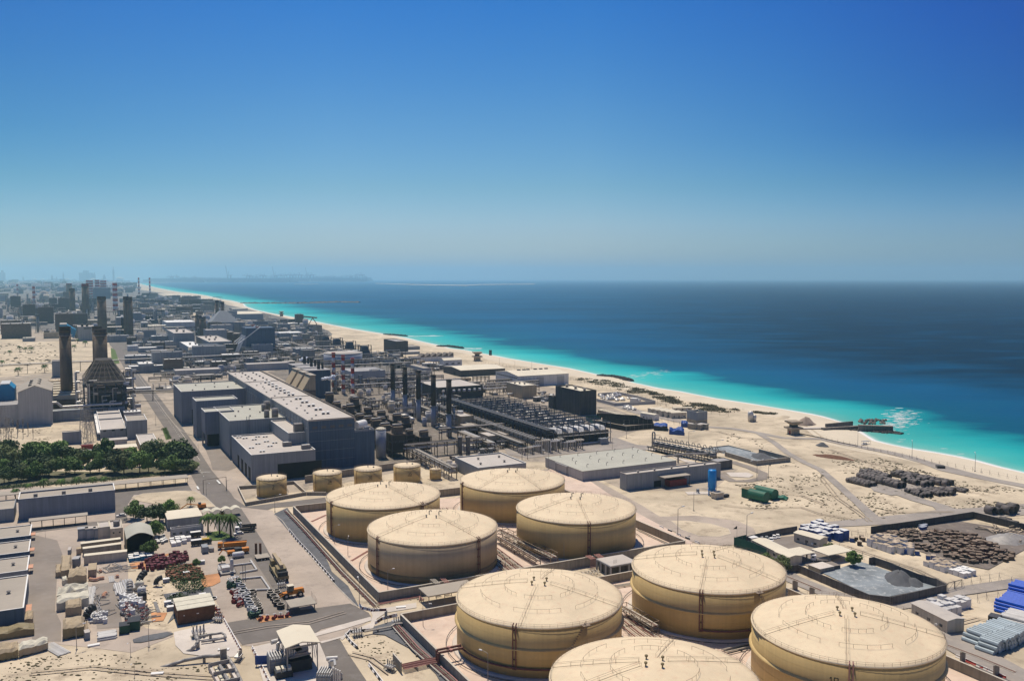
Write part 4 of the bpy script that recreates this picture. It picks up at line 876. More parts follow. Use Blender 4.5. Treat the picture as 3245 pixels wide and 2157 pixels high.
grid=lambda nx,ny,x0=.1,x1=.9,y0=.1,y1=.9:[(x0+(x1-x0)*(i/(max(1,nx-1))),y0+(y1-y0)*(j/(max(1,ny-1))))for j in range(ny)for i in range(nx)]
# --- the power hall: one long high hall with its lower wings
P=g(cN(800,545));hH=31.0
sx=loc(g(cN(1219,75),hH),P)[0];sy=loc(g(cB(60,1090),hH),P)[1]
print('HALL',sx,sy)
ph=thing('power_hall','very long grey power hall with deep blue shade-painted end wall and rows of roof vents','power hall',P,GA)
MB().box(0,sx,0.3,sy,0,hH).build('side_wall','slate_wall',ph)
MB().box(0.02,sx-.02,0,.28,0,hH-.03).build('end_wall','deep_blue_wall',ph)  # shaded end of the grey hall: its blue shade is painted into the colour
MB().box(-.3,sx+.3,-.3,sy+.3,hH,hH+.5).build('roof','pale_roof',ph)
b=MB()
for f in(.0,.37,.72,.999):b.box(-.2,sx+.2,f*sy-.3,f*sy+.3,hH+.5,hH+.95)
b.build('roof_kerb','tan_roof',ph)
MB().box(sx-.6,sx+.35,-.2,sy+.2,hH+.5,hH+1.5).build('roof_edge','brown_steel',ph)
def twin_vent(par,x,y,z,s=1.0,nm='roof_vent'):
 b=MB()
 for dx in(-1.5*s,1.5*s):b.cyl(x+dx,y,z,z+1.1*s,.9*s,10);
 b.build(nm,'vent_metal',par)
 b=MB()
 for dx in(-1.5*s,1.5*s):b.lathe([(1.45*s,z+1.1*s),(1.5*s,z+1.4*s),(.5*s,z+1.9*s)],12,x+dx,y)
 b.build('vent_cap','white_trim',par)
for k in range(5):twin_vent(ph,sx*.56,sy*(.07+.062*k),hH+.5)
for k in range(7):twin_vent(ph,sx*.56,sy*(.395+.048*k),hH+.5)
for k in range(5):
 for f in(.35,.68):MB().box(sx*f-.7,sx*f+.7,sy*(.75+.05*k)-.7,sy*(.75+.05*k)+.7,hH+.5,hH+1.6).build('roof_box','vent_metal',ph)
b=MB()
for y in(sy*.35,sy*.85):
 b.tube((-.5,y,14),(-.5,y,hH+2),.12,4);b.tube((-.5,y+1,14),(-.5,y+1,hH+2),.12,4);b.tube((-.5,y,hH+2),(-.5,y+1,hH+2),.12,4)
 for z in range(15,33,2):b.tube((-.5,y,z),(-.5,y+1,z),.08,4)
b.build('ladder','blue_wall',ph)
b=MB();k=0
while k<sy:b.box(-.25,0,k,k+.35,.2,hH-1);k+=8.2
b.build('pilaster','slate_wall',ph)
b=MB();k=3
while k<sy:b.box(-.35,-.02,k,k+3.6,hH-5.2,hH-4.6);k+=8.2
b.build('louvre','pale_roof',ph)
for fx in(.12,.5,.86):
 b=MB();b.box(fx*sx-.1,fx*sx+.1,-.1,0,.1,hH-.5);b.build('wall_joint','deep_blue_wall',ph)
for z in(6,12,18,24.5):MB().box(.3,sx-.3,-.07,0,z,z+.18).build('wall_joint','slate_wall',ph)
for k in range(5):MB().box(sx*(.08+.19*k),sx*(.08+.19*k)+3,-.09,0,26,27.6).build('louvre','concrete_dark',ph)
for k in range(9):MB().box(-.5,-.26,sy*(.06+.105*k),sy*(.06+.105*k)+1.2,20,27).build('duct','steel',ph)
for f in(.2,.45,.8):MB().box(-.1,0,sy*f,sy*f+9,17,23.5).build('louvre','concrete_dark',ph)
for k in range(26):MB().rbox(sx*(.12+.14*(k%2)+.05*(k%3)),sy*(k+.5)/26,hH+.5,1.1,1.1,.7).build('roof_hatch','steel',ph)
hw=hz(g(cN(1385,500)),cN(0,205)[1]);
t=thing('hall_annexe','dark blue annexe with a pale open roof at the end of the power hall','building',wpos(ph,sx+.02,0),GA);w_=13.0
hw=22.0
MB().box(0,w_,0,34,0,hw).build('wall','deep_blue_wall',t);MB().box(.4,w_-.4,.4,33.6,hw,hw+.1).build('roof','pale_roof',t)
MB().box(0,w_,0,.35,hw,hw+1.2).box(w_-.35,w_,.35,34,hw,hw+1.2).box(0,.35,.35,34,hw,hw+1.2).build('parapet','blue_wall',t)
MB().box(7,10,1.2,3.6,hw+.1,hw+2.6).build('roof_box','blue_wall',t)
b=MB();b.tube((2.5,6,hw+3.2),(10,12,hw+3.2),2.6,14);b.build('roof_drum','white_trim',t)
b=MB();b.cyl(w_*.35,18,hw,hw+4,.4,8);b.build('roof_pipe','steel',t)
t=thing('silo','tall pale blue silo with domed top beside the power hall annexe','silo',g(cN(1448,425)),GA)
hs_=hz(g(cN(1448,435)),cN(0,178)[1]);rs=95/2.8512/F*580/2
MB().cyl(0,0,0,hs_,rs,28).build('shell','stack_blue',t,True);MB().lathe([(rs+.15,hs_),(rs+.1,hs_+.3),(rs*.6,hs_+1.1),(.01,hs_+1.5)],28).build('roof','cream_roof',t,True)
b=MB();[b.tube((rs*cos(a),rs*sin(a),hs_),(rs*cos(a),rs*sin(a),hs_+1.2),.06,4)for a in[k*pi/8 for k in range(16)]];b.ring(rs,hs_+1.2,.06,24);b.build('edge_railing','steel',t)
def px2hall(c,z):return loc(g(c,z),ph.location)
def wing(name,label,near,topy,farx,fary,wm,rm,hgt,**kw):
 """near: photo point of the near-left ground corner"""
 Q=g(near);x,y=loc(Q,ph.location);w_=kw.pop('w',-x);l_=kw.pop('l')
 return build_block(name,label,'building',wpos(ph,x,y),None,None,None,wm,rm,dims=(w_,l_,hgt),**kw)
h1=15.5
W1=px2hall(cN(275,415),h1)
print('W1',W1,px2hall(cN(90,235),h1),'h',hz(g(cN(270,585)),cN(0,415)[1]))
def rwing(name,label,roofpt,z,sxl,syl,wm,rm,**kw):
 x,y=px2hall(roofpt,z);q=wpos(ph,x,y)
 return build_block(name,label,'building',q,None,None,None,wm,rm,dims=((-x if sxl is None else sxl)-.01,syl,z),**kw)
y1=px2hall(cN(95,240),15.5)[1]-W1[1]
wa=rwing('workshop_wing','low wing of the power hall with open dark bays and many roof vents',cN(275,415),15.5,None,y1,'slate_wall','pale_roof',trim='white_trim',par=.8,
   doors=[('s',.40,17.5,9.5),('s',.82,10.5,9.5),('w',.05,7,8),('w',.22,7,8),('w',.40,7,8),('w',.60,6,8)])
sx1,sy1,_=dims(wa)
for(fx,fy)in((.12,.35),(.22,.15),(.28,.52),(.42,.36),(.30,.75),(.18,.85),(.45,.6),(.52,.85),(.40,.88),(.55,.5),(.10,.92)):
 twin_vent(wa,fx*sx1,fy*sy1,15.55,.62)
for(fx,fy)in((.68,.32),(.9,.12)):
 b=MB();b.box(fx*sx1-2.6,fx*sx1+2.6,fy*sy1-1.5,fy*sy1+1.5,15.6,18);b.build('air_unit','vent_metal',wa);MB().box(fx*sx1-2.4,fx*sx1+2.4,fy*sy1-1.3,fy*sy1+1.3,18,18.2).build('unit_top','pale_metal',wa)
x,y=px2hall(cN(610,215),22.5)
wb=build_block('hall_annexe','mid height annexe between the vented wing and the power hall side wall','building',wpos(ph,x,y),None,None,None,'slate_wall','pale_roof',dims=(-x-.3,54,22.5),trim='white_trim')
b=MB();b.box(-x*.45,-x*.45+5,3,8,22.6,28);b.build('roof_tower','vent_metal',wb)
xo,yo=px2hall(cN(75,105),24.0);print('wing2',xo,yo)
xo2,yo2=px2hall(cB(1990-1990+0,1500),24)
wc=build_block('hall_annexe','wide beige roofed wing with two tall roof tanks beside the power hall','building',wpos(ph,xo,yo),None,None,None,'slate_wall','green_roof',dims=(-xo-.3,72,24),trim='white_trim',vents=[(.2,.3),(.35,.6),(.45,.25),(.6,.7),(.3,.85),(.7,.45),(.52,.9)],vs=1.3)
sxc=-xo-.3
for(px,py,s)in((sxc-6,6,4.2),(sxc-11,9,3.4),(sxc-4,44,4.2),(sxc-7,40,3.2)):
 b=MB();b.cyl(px,py,24.06,24.06+s*1.5,s*.55,16);b.build('roof_tank','vent_metal',wc,True)
b=MB();b.box(sxc*.30,sxc*.30+.35,-.5,-.02,1,27);b.box(sxc*.30+1.5,sxc*.30+1.85,-.5,-.02,1,27)
for z in range(2,26,2):b.box(sxc*.30+.35,sxc*.30+1.5,-.4,-.2,z,z+.15)
b.build('ladder','blue_wall',wc)
PA=g(cE(1860,475));xa,ya=loc(PA,ph.location)
wd=build_block('stair_block','blue grey block overhanging a dark undercroft by the main road','building',(PA.x,PA.y,9),None,None,None,'blue_wall','green_roof',dims=(20,20,15.5),trim='white_trim',z0=9)
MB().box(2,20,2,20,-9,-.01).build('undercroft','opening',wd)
for q in((0,0),(19,0),(0,19)):MB().box(q[0],q[0]+1,q[1],q[1]+1,-9,-.01).build('pillar','slate_wall',wd)
PB=g(cE(1780,395));
we=build_block('stair_tower','tall blue windowless tower beside the beige roofed wing','building',PB,None,None,None,'blue_wall','green_roof',dims=(30,22,hz(PB,cA(0,1350)[1])),trim='white_trim')
PC=g(cE(1645,270));hC=hz(PC,cA(0,1265)[1]);print('hC',hC)
wf=build_block('hall_annexe','far blue wing by the main road with long beige roof','building',PC,None,None,None,'blue_wall','green_roof',dims=(66,62,hC),trim='white_trim',doors=[('s',.12,12,12)],vents=[(.15,.15),(.3,.2),(.45,.4),(.6,.3),(.25,.7),(.5,.8),(.75,.6)],vs=1.4)
# --- reservoirs and buildings in front of the desalination plant
t=build_block('reservoir_building','huge flat pale green roof of a low reservoir with small hooked vents','building',cC(1270,1640),cC(0,1600)[1]-8,cC(2180,1470),cC(1060,1410),'grey_wall','green_roof',h=6,par=0,wins=())
sx,sy,hh=dims(t)
for(fx,fy)in grid(5,4,.12,.9,.15,.88):
 b=MB();x,y=fx*sx+rnd.uniform(-2,2),fy*sy+rnd.uniform(-2,2);b.path([(x,y,hh),(x,y,hh+1.7),(x+.4,y,hh+2.1),(x+.9,y,hh+2.1),(x+1.1,y,hh+1.7)],.16,6);b.build('hooked_vent','vent_metal',t)
build_block('long_building','long grey building with dark doorway and pale roof, behind the blue silo','building',cN(1300,-200)if False else cD(1443,1130),cD(0,1095)[1],cD(1672,1072),cD(1425,1090),'slate_wall','pale_roof',trim='tan_roof',par=.6,vents=[(.15,.5),(.32,.5),(.5,.5),(.68,.5),(.86,.5)],doors=[('s',.28,5,3.6),('s',.46,3,3)],vs=1.5)
canopy('canopy','small brown canopy over red equipment in front of the long grey building',g(cL(395,1300)),18,9,6,.4,'tan_roof','dark_steel')
t=thing('pump_skid','dark red pump house under the small brown canopy','pump unit',g(cL(460,1285)),GA);MB().box(0,12,0,5,.3,4).build('casing','red_dark',t);MB().box(.5,11,.5,4.5,4,4.6).build('pipe_top','dark_steel',t);MB().box(-.2,12.2,-.2,5.2,0,.3).build('plinth','concrete',t)
canopy('canopy','long low grey roof on slender legs at the side of the reservoir roof',g(cC(1130,1590)),33,14,5.5,.4,'grey_roof','dark_steel',nx=5)
t=build_block('low_building','white roofed low building with two dark pillars above it, behind the farthest yellow tank','building',cC(330,1640),cC(0,1505)[1],cC(725,1465),cC(100,1430),'slate_wall','pale_roof',h=7.5,trim='white_trim',vents=[(.2,.3),(.35,.7),(.7,.3),(.8,.7)])
PG='dark slab pillars near the farthest yellow tank'
for(c_,ty,lab)in((cC(165,1400),cC(0,1240)[1],'farthest'),(cC(237,1410),cC(0,1240)[1],'second'),(cC(365,1500),cC(0,1350)[1],'third'),(cC(442,1490),cC(0,1345)[1],'nearest')):
 P_=g(c_);t=thing('gantry_pillar','upright dark grey pillar, %s of the four beside the white roofed building'%lab,'pillar',P_,GA,PG);h_=hz(P_,ty)
 MB().box(-1.2,1.2,-1,1,0,h_).build('shaft','concrete_dark',t);MB().box(-1.5,1.5,-1.3,1.3,h_,h_+.5).build('cap','steel',t)
t=build_block('tan_building','tan block with pale roof and round roof unit behind the nearest slim stack','building',cC(170,1185),cC(0,1060)[1],cC(318,1060),cC(15,1010),'tan_wall','pale_roof',vents=[(.2,.6)])
sx,sy,hh=dims(t);MB().cyl(sx*.65,sy*.55,hh,hh+2.2,2.6,16).build('roof_unit','pale_metal',t)
t=build_block('open_shed','tan shed with two dark open bays under a flat roof','shed',cC(235,1225),cC(0,1150)[1],cC(385,1150),cC(160,1125),'tan_wall','tan_roof',par=0,doors=[('s',.06,7,5.6),('s',.54,7,5.6)])
build_block('low_building','low dull building with pale roof below the slim stacks','building',cC(420,1310),cC(0,1235)[1],cC(600,1215),cC(335,1200),'tan_wall','pale_roof',par=.5,doors=[('s',.2,3,3),('s',.6,4,3)])
t=build_block('beige_building','tan ribbed tower block with three vents on its roof','building',cC(725,895),cC(0,780)[1],cC(828,765),cC(622,745),'tan_wall','cream_roof',par=.5,trim='white_trim',vents=[(.25,.7),(.42,.55),(.6,.4)],ribs=4,vs=2.2)
t=build_block('dark_block','tall windowless black ribbed block with three vents on its pale roof','building',cC(1250,1045),cC(0,835)[1],cC(1398,825),cC(1025,785),'dark_wall','cream_roof',par=1.2,vents=[(.5,.85),(.5,.5),(.5,.15)],ribs=5,vs=3.4)
build_block('dark_annexe','lower black annexe on the side of the tall black block','building',cC(1010,985),cC(0,880)[1],cC(1030,875),cC(970,868),'dark_wall','tan_roof')
t=build_block('hangar','very large white hangar with cream gabled roof near the beach','hangar',cC(690,790),cC(0,690)[1],cC(1150,665),cC(495,645),'white_wall','cream_roof',gable=3,doors=[],vs=3)
sx,sy,hh=dims(t)
for f in(.24,.34,.42,.57,.68,.79):MB().frus(f*sx-2.2,f*sx+2.2,sy*.5-1.5,sy*.5+1.5,hh+2.9,f*sx-1.7,f*sx+1.7,sy*.5-1,sy*.5+1,hh+4.3).build('roof_vent','concrete_dark',t)
for f in(.36,.77):MB().box(f*sx,f*sx+9,-.12,0,0,hh*.8).build('sliding_door','grey_wall',t)
b=MB()
for k in range(10):b.box(-.1,0,sy*(.04+.092*k),sy*(.04+.092*k)+sy*.085,hh-3.0,hh-2.0)
b.build('window_band','concrete_dark',t)
t=build_block('warehouse','low dark walled warehouse with broad cream roof near the beach','warehouse',cC(172,695),cC(0,638)[1],cC(575,618),cC(30,600),'dark_wall','cream_roof',gable=2.2,doors=[('w',.3,6,4)])
t=build_block('warehouse','small white gabled warehouse beside the low dark one','warehouse',cB(2015,1045),cB(0,975)[1],cB(2190,970),cB(2000,965),'white_wall','cream_roof',gable=2.4,wins=[('s',3,5,4,1.6)])
t=build_block('low_building','flat tan roofed low building in the lane behind the slim stacks','building',cB(1830,1075),cB(0,1050)[1],cB(1900,1045),cB(1600,1010),'grey_wall','tan_roof',par=.8)
t=build_block('ribbed_block','dark ribbed pump block with grey roof standing alone on the beach side','building',cB(1585,920),cB(0,808)[1],cB(1668,800),cB(1495,785),'dark_wall','grey_roof',par=1,ribs=4)
build_block('low_building','grey low wing attached to the ribbed pump block','building',cB(1680,880),cB(0,855)[1],cB(1745,840),cB(1668,840),'slate_wall','tan_roof')
build_block('low_building','flat pale slab roof in front of the ribbed pump block','building',cB(1600,925),cB(0,905)[1],cB(1850,905),cB(1570,890),'slate_wall','pale_roof',h=4,par=0,vents=[(.5,.5)])
t=thing('sawtooth_shed','small shed with brown saw-toothed roof and white end','shed',g(cB(1790,985)),GA)
b=MB()
for k in range(6):b.yprof([(k*9,6),(k*9+9,6),(k*9+8.5,11)],0,14)
b.build('roof','brown_steel',t);MB().box(0,54,0,14,0,6).build('wall','white_wall',t)
t=thing('round_reservoir','wide pale blue round tank behind the three striped chimneys','storage tank',g(cB(1105,1010)),0);h_=16
r_=350/2.8512/F*g(cB(1105,1020)).y/2
MB().cyl(0,0,0,h_,r_,48).build('shell','stack_blue',t,True);MB().lathe([(r_+.4,h_),(r_+.3,h_+.5),(.01,h_+2.2)],48).build('roof','pale_roof',t,True)
t=build_block('flat_reservoir','broad flat grey reservoir roof behind the striped chimneys','building',cB(1175,1165),cB(0,1130)[1],cB(1540,1080),cB(1050,1050),'grey_wall','grey_roof',h=11,par=.5)
b=MB();sx,sy,hh=dims(t);b.path([(sx*.6,2,hh+1),(sx*.6,8,hh+1),(sx*.85,8,hh+1),(sx*.85,2,hh+1)],.8,6);b.build('roof_pipe','pale_metal',t)
t=build_block('evaporator_block','long black ribbed evaporator block with pale roof and curved covers behind the slim stacks','process plant',cB(1960,1335),cB(0,1225)[1],cC(368,772),cB(1840,1165),'dark_wall','pale_roof',par=.6,ribs=6)
sx,sy,hh=dims(t)
for k in range(8):MB().tube((sx*(.08+.115*k),-1.6,hh*.72),(sx*(.08+.115*k)+sx*.05,-1.6,hh*.72),1.3,8).build('curved_cover','pipe_white',t)
# -- chimneys
def stack(name,label,base,topy,r0,r1,mats_,bands=None,z0=0.0,group=None,collar=None,P=None,h=None,n=20,rings=0):
 """mats_: list of (fraction of height where the colour ends, material)"""
 P=P or g(base);hh=h or hz(P,topy);t=thing(name,label,'chimney',(P.x,P.y,z0),0,group);a=0.0
 R_=lambda f:r0+(r1-r0)*f
 for k,(f,m)in enumerate(mats_):
  nm='shaft' if k==0 else 'band'
  MB().lathe([(R_(a),z0*0+hh*a),(R_(f),hh*f)],n).build(nm,m,t,True);a=f
 MB().lathe([(R_(1)+.25,hh-.6),(R_(1)+.3,hh+.3),(R_(1)-.5,hh+.3),(R_(1)-.5,hh-1.5)],n).build('rim',mats_[-1][1],t)
 MB().cyl(0,0,hh-1.4,hh-1.2,R_(1)-.45,n).build('flue','opening',t)
 if collar:
  for f in collar:MB().lathe([(R_(f)+.05,hh*f-.3),(R_(f)+1.1,hh*f-.15),(R_(f)+1.1,hh*f+.2),(R_(f)+.05,hh*f+.3)],n).build('platform','steel',t)
 if rings:
  b=MB()
  for k in range(rings):f=(k+.5)/rings;b.lathe([(R_(f)+.02,hh*f-.25),(R_(f)+.12,hh*f),(R_(f)+.02,hh*f+.25)],n)
  b.build('ring',mats_[0][1],t)
 b=MB();a_=CAMA(P)+.9;b.tube(pol(R_(0)+.35,a_,0),pol(R_(1)+.35,a_,hh),.18,4);b.build('ladder','dark_steel',t)
 return t
def pxr(P,wpx):return wpx/2/F*hypot(P.x,P.y)
SS='slim stacks, dark above and pale blue below'
for k,(bx,by,ty,w_,dk)in enumerate(((1555,1400,1008,42,.58),(1665,1465,1040,44,.57),(1787,1510,1068,46,.58),(1922,1568,1108,48,.60),(2062,1660,1150,50,.60))):
 P=g(cB(bx,by));stack('slim_stack','%s of the five slim stacks from the tank farm, dark above, pale below'%('fifth','fourth','third','second','first')[k],None,cB(0,ty)[1],pxr(P,w_/2.8512),pxr(P,w_/2.8512)*.96,[(1-dk,'stack_blue'),(1,'stack_dark')],P=P,group=SS,rings=0,collar=[1-dk])
def striped(label,c_,ty,wpx,nb,group=None,P=None,tilt=0):
 P=P or g(c_);r_=pxr(P,wpx);L_=[((k+1)/nb,('red_paint' if(nb-1-k)%2==0 else 'white_paint'))for k in range(nb)]
 return stack('striped_chimney',label,None,ty,r_*1.12,r_*.95,L_,P=P,group=group,collar=[.97],n=14)
GS='red and white striped chimneys beside the power hall'
for k,(x,y,ty,lab)in enumerate(((1022,1200,905,'farthest'),(1108,1215,932,'middle'),(1193,1260,955,'nearest'))):
 striped('%s of three red and white striped chimneys behind the power hall'%lab,cB(x,y+60),cB(0,ty)[1],32/2.8512,8,GS)
for k,(x,y,ty,lab)in enumerate(((297,840,655,'farther'),(333,860,672,'nearer'))):
 striped('%s of two red and white chimneys on the dark blue boiler block'%lab,cB(x,y+60),cB(0,ty)[1],28/2.8512,9,'twin striped chimneys of the boiler block')
striped('lone tall striped chimney leaning against the sky between the big brown stacks',cO(1728,790),cO(0,362)[1],62/4.718,11)
striped('thin striped chimney near the shore, left of a pair',cP(160,440),cP(0,235)[1],18/3.9317,9,'pair of thin striped chimneys near the far shore')
striped('thin striped chimney near the shore, right of a pair',cP(296,440),cP(0,235)[1],18/3.9317,9,'pair of thin striped chimneys near the far shore')
striped('short dull striped chimney in the hazy works on the far left',cO(262,540),cO(0,378)[1],22/4.718,5)
striped('red topped striped chimney in the hazy works, second from the left edge',cO(511,700),cO(0,412)[1],36/4.718,8)
for(x,ty,w_,lab)in((1345,322,90,'left'),(1460,316,60,'middle'),(1550,325,80,'right')):
 striped('%s of three fat striped stacks joined on a hazy blue boiler house'%lab,cO(x,590),cO(0,ty)[1],w_/4.718,14,'fat striped stacks on the hazy boiler house')
P=g(cO(1395,600));build_block('boiler_house','hazy blue boiler house under the fat striped stacks','building',P,None,None,None,'blue_wall','grey_roof',dims=(90,80,62))
def brown_stack(label,c_,ty,wpx,tops=1,P=None,m='stack_concrete',red=False,z0=0):
 P=P or g(c_);r_=pxr(P,wpx);hh=hz(P,ty)
 t=stack('concrete_chimney',label,None,ty,r_*1.02,r_*.93,[(.93,m),(1,'stack_dark' if not red else 'red_dark')],P=P,n=28,rings=10,collar=[.9],group='big brown concrete chimneys')
 return t
brown_stack('tall brown concrete chimney standing free beside the grey gabled boiler house',cA(612,1440),cA(0,672)[1],92/2.8512)
t=brown_stack('tall brown chimney rising out of the dark conical boiler structure, in front',cA(925,1240),cA(0,695)[1],100/2.8512)
t=brown_stack('tall brown chimney rising out of the dark conical boiler structure, behind',cA(892,1170),cA(0,668)[1],78/2.8512)
brown_stack('tall brown chimney in the middle distance on the side of the main road',cA(928,760),cA(0,398)[1],72/2.8512)
brown_stack('twin flue brown chimney on the blue grey block by the main road, left flue',cA(1145,750),cA(0,398)[1],42/2.8512)
brown_stack('twin flue brown chimney on the blue grey block by the main road, right flue',cA(1180,750),cA(0,402)[1],46/2.8512)
brown_stack('hazy brown chimney with red top, left of a pair',cA(657,560),cA(0,325)[1],46/2.8512)
brown_stack('hazy red topped chimney just behind the left one of the pair',cA(628,430),cA(0,280)[1],46/2.8512,red=True)
brown_stack('hazy brown chimney with red top, right of a pair',cA(778,590),cA(0,282)[1],56/2.8512,red=True)
brown_stack('dark twin chimney on a pyramid base near the shore, left one',cP(1138,880),cP(0,520)[1],44/3.9317)
brown_stack('dark twin chimney on a pyramid base near the shore, right one',cP(1205,900),cP(0,535)[1],44/3.9317)
brown_stack('short fat brown silo with flared rim left of the pyramid based chimneys, left one',cP(905,950),cP(0,705)[1],80/3.9317)
brown_stack('short fat brown silo with flared rim left of the pyramid based chimneys, right one',cP(955,975),cP(0,722)[1],80/3.9317)
CY='round grey silos between the pyramid based chimneys and the striped pair'
for k,(x,y,ty,w_)in enumerate(((1385,960,790,72),(1445,975,790,72),(1520,985,830,72),(1240,1030,893,70),(1300,1050,912,72),(1375,1075,932,76))):
 P=g(cP(x,y));r_=pxr(P,w_/3.9317);h_=hz(P,cP(0,ty)[1]);t=thing('silo','%s round grey silo in the row by the dark blue boiler block'%('first back','second back','third back','first front','second front','third front')[k],'silo',P,0,CY)
 MB().lathe([(r_,0),(r_,h_*.9),(r_*1.12,h_)],24).build('shell','slate_wall' if k<3 else 'stack_concrete',t,True);MB().lathe([(r_*1.12,h_),(r_*1.1,h_+.6),(.01,h_+2)],24).build('roof','tan_roof',t)
P=g(cP(1060,920));t=thing('boiler_house','dark pyramid shaped boiler house under two dark chimneys','building',P,GA);
MB().box(0,60,0,60,0,22).build('wall','blue_wall',t);MB().frus(0,60,0,60,22,22,38,22,38,46).build('roof','slate_wall',t)
t=thing('boiler_block','dark blue boiler block with sloping white braces under the striped pair','building',g(cP(1500,1200)),GA)
MB().box(0,44,0,40,0,42).build('wall','deep_blue_wall',t);b=MB()
for y in(0,20,39):b.tube((-12,y,18),(22,y,44),1.0,4)
b.build('brace','white_trim',t);MB().frus(-14,0,0,40,0,-1,0,0,40,30).build('sloping_wall','blue_wall',t)
build_block('low_building','grey block with white lit roof in front of the dark blue boiler block','building',cP(1395,1190),cP(0,1110)[1],cP(1500,1105),cP(1380,1090),'slate_wall','pale_roof')
P=g(cA(770,1500));hb_=hz(P,cA(0,1195)[1]);wd_=loc(g(cA(1140,1180),hb_),P)[0]
print('CONE',hb_,wd_)
t=thing('boiler_house','dark steel boiler house rising to a cone round the tall brown chimney','boiler house',P,GA)
dp_=60
MB().box(3,wd_-3,3,dp_-3,8,hb_-2).build('casing','stack_dark',t)
MB().frus(0,wd_,0,dp_,hb_-1.9,wd_*.3,wd_*.7,dp_*.3,dp_*.7,hb_+19).build('cone','stack_dark',t)
b=MB()
for i in range(5):
 for j in range(5):
  x=wd_*i/4;y=dp_*j/4
  if i in(0,4)or j in(0,4):b.tube((x,y,0),(x,y,hb_),.55,4)
for z in(10,20,30,hb_):
 if z>hb_:continue
 for(p,q)in(((0,0),(wd_,0)),((0,0),(0,dp_)),((wd_,0),(wd_,dp_))):b.tube((*p,z),(*q,z),.5,4)
for i in range(4):
 b.tube((wd_*i/4,0,0),(wd_*(i+1)/4,0,20),.35,4);b.tube((wd_*(i+1)/4,0,20),(wd_*i/4,0,hb_),.35,4)
 b.tube((0,dp_*i/4,0),(0,dp_*(i+1)/4,20),.35,4)
b.build('frame','navy_steel',t)
b=MB()
for k in range(7):
 f=k/6;b.tube((wd_*f,-1,hb_+1),(wd_*(.42+.16*f),dp_*.3,hb_+19),.2,4);b.tube((-1,dp_*f,hb_+1),(wd_*.3,dp_*(.42+.16*f),hb_+19),.2,4);b.tube((wd_+1,dp_*f,hb_+1),(wd_*.7,dp_*(.42+.16*f),hb_+19),.2,4)
b.build('brace','brown_steel',t)
re_=random.Random(4)
for k in range(46):
 s_=re_.choice((0,1));z=re_.uniform(1,hb_+6);q=re_.uniform(2,6);x,y=(re_.uniform(0,wd_),-re_.uniform(.5,5))if s_ else(wd_+re_.uniform(0,9),re_.uniform(0,dp_))
 if k%3:MB().box(x,x+q,y,y+q*.6,z,z+q*.5).build('equipment',re_.choice(['steel','dark_steel','pale_metal','stack_blue','brown_steel']),t)
 else:MB().path([(x,y,0),(x,y,z),(x+q*1.5,y,z),(x+q*1.5,y+3,z)],.5,6).build('pipe',re_.choice(['steel','pale_metal','brown_steel']),t)
for k in range(5):z=hb_+1+k*3.6;f=(k+.5)/5.3*.3;b=MB();railing(b,[(wd_*f,dp_*f,z),(wd_*(1-f),dp_*f,z),(wd_*(1-f),dp_*(1-f),z)],1.6,3,.12);b.build('gallery','steel',t)
b=MB()
for k in range(4):
 z=14+k*8;b.path([(-3,4+k*6,z),(-6,4+k*6,z),(-6,4+k*6,2)],1.0,8);b.path([(wd_+1,6+k*8,z),(wd_+6,6+k*8,z),(wd_+6,6+k*8,3)],1.1,8)
b.build('duct','pale_metal',t)
for z in(12,22,31):
 b=MB();railing(b,[(0,-1,z),(wd_,-1,z)],1.4,3,.12);b.box(0,wd_,-1.8,0,z-.2,z);b.build('gallery','steel',t)
P=g(cE(175,275));
t=build_block('boiler_house','pale grey gabled boiler house with brown roof at the left edge','building',cE(435,265)if False else g(cE(172,288)),None,None,None,'grey_wall','tan_roof',dims=(loc(g(cA(432,1265),40),g(cE(172,288)))[0],62,hz(g(cE(172,288)),cA(0,1265)[1])),gable=-5,vents=[],wins=[])
sx,sy,hh=dims(t)
for(fx,fy)in((.35,.2),(.6,.35),(.35,.5),(.6,.6),(.35,.75),(.6,.85)):MB().box(fx*sx-1.2,fx*sx+1.2,fy*sy-1.5,fy*sy+1.5,hh+2.0,hh+4.9).build('roof_vent','concrete_dark',t)
t2=build_block('boiler_annexe','lower grey windowless front of the boiler house running off the left edge','building',wpos(t,-62,4),None,None,None,'grey_wall','grey_roof',dims=(61.9,30,hh*.62),par=.5)
for k,(dx,dz)in enumerate(((-12,0),(-22,0),(-32,0))):
 q=thing('blue_duct','%s of three bright blue sloping ducts beside the gabled boiler house'%('first','second','third')[k],'duct',wpos(t,-16-14*k,36-6*k),GA,'blue sloping ducts by the left boiler house')
 MB().yprof([(0,hh*.5),(12,hh*.5),(12,hh*.98),(8,hh*1.12),(2,hh*1.12),(0,hh)],0,26).build('casing','cyan_blue',q);MB().box(1.5,8.5,-.3,26.3,hh*1.12,hh*1.12+.6).build('top','pale_metal',q)
b_=thing('fin_bank','bank of cream sloping fins between the gabled boiler house and the tall chimney','cooler bank',g(cE(445,200)),GA)
for k in range(6):MB().box(0,22,2+k*9,9+k*9,14+k*1.2,18+k*1.2).build('fin','cream_roof',b_)
MB().box(0,22,0,58,0,13.9).build('frame','brown_steel',b_);b=MB()
for k in range(6):b.box(-.3,0,3+k*9,8+k*9,6,12)
b.build('louvre','dark_steel',b_)
build_block('tall_block','tall pale grey blank block behind the tall free-standing chimney','building',cA(473,1130),cA(0,985)[1],cA(560,975),cA(470,975),'slate_wall','pale_roof')
t=thing('pipe_block','low grey pipe covered block at the foot of the tall brown chimney','building',g(cE(445,250)),GA)
MB().box(0,58,0,12,0,9).build('wall','slate_wall',t);b=MB();b.path([(-4,2,11),(-4,2,16),(6,2,16),(10,2,12),(56,2,12)],1.0,8);b.build('duct','pale_metal',t)
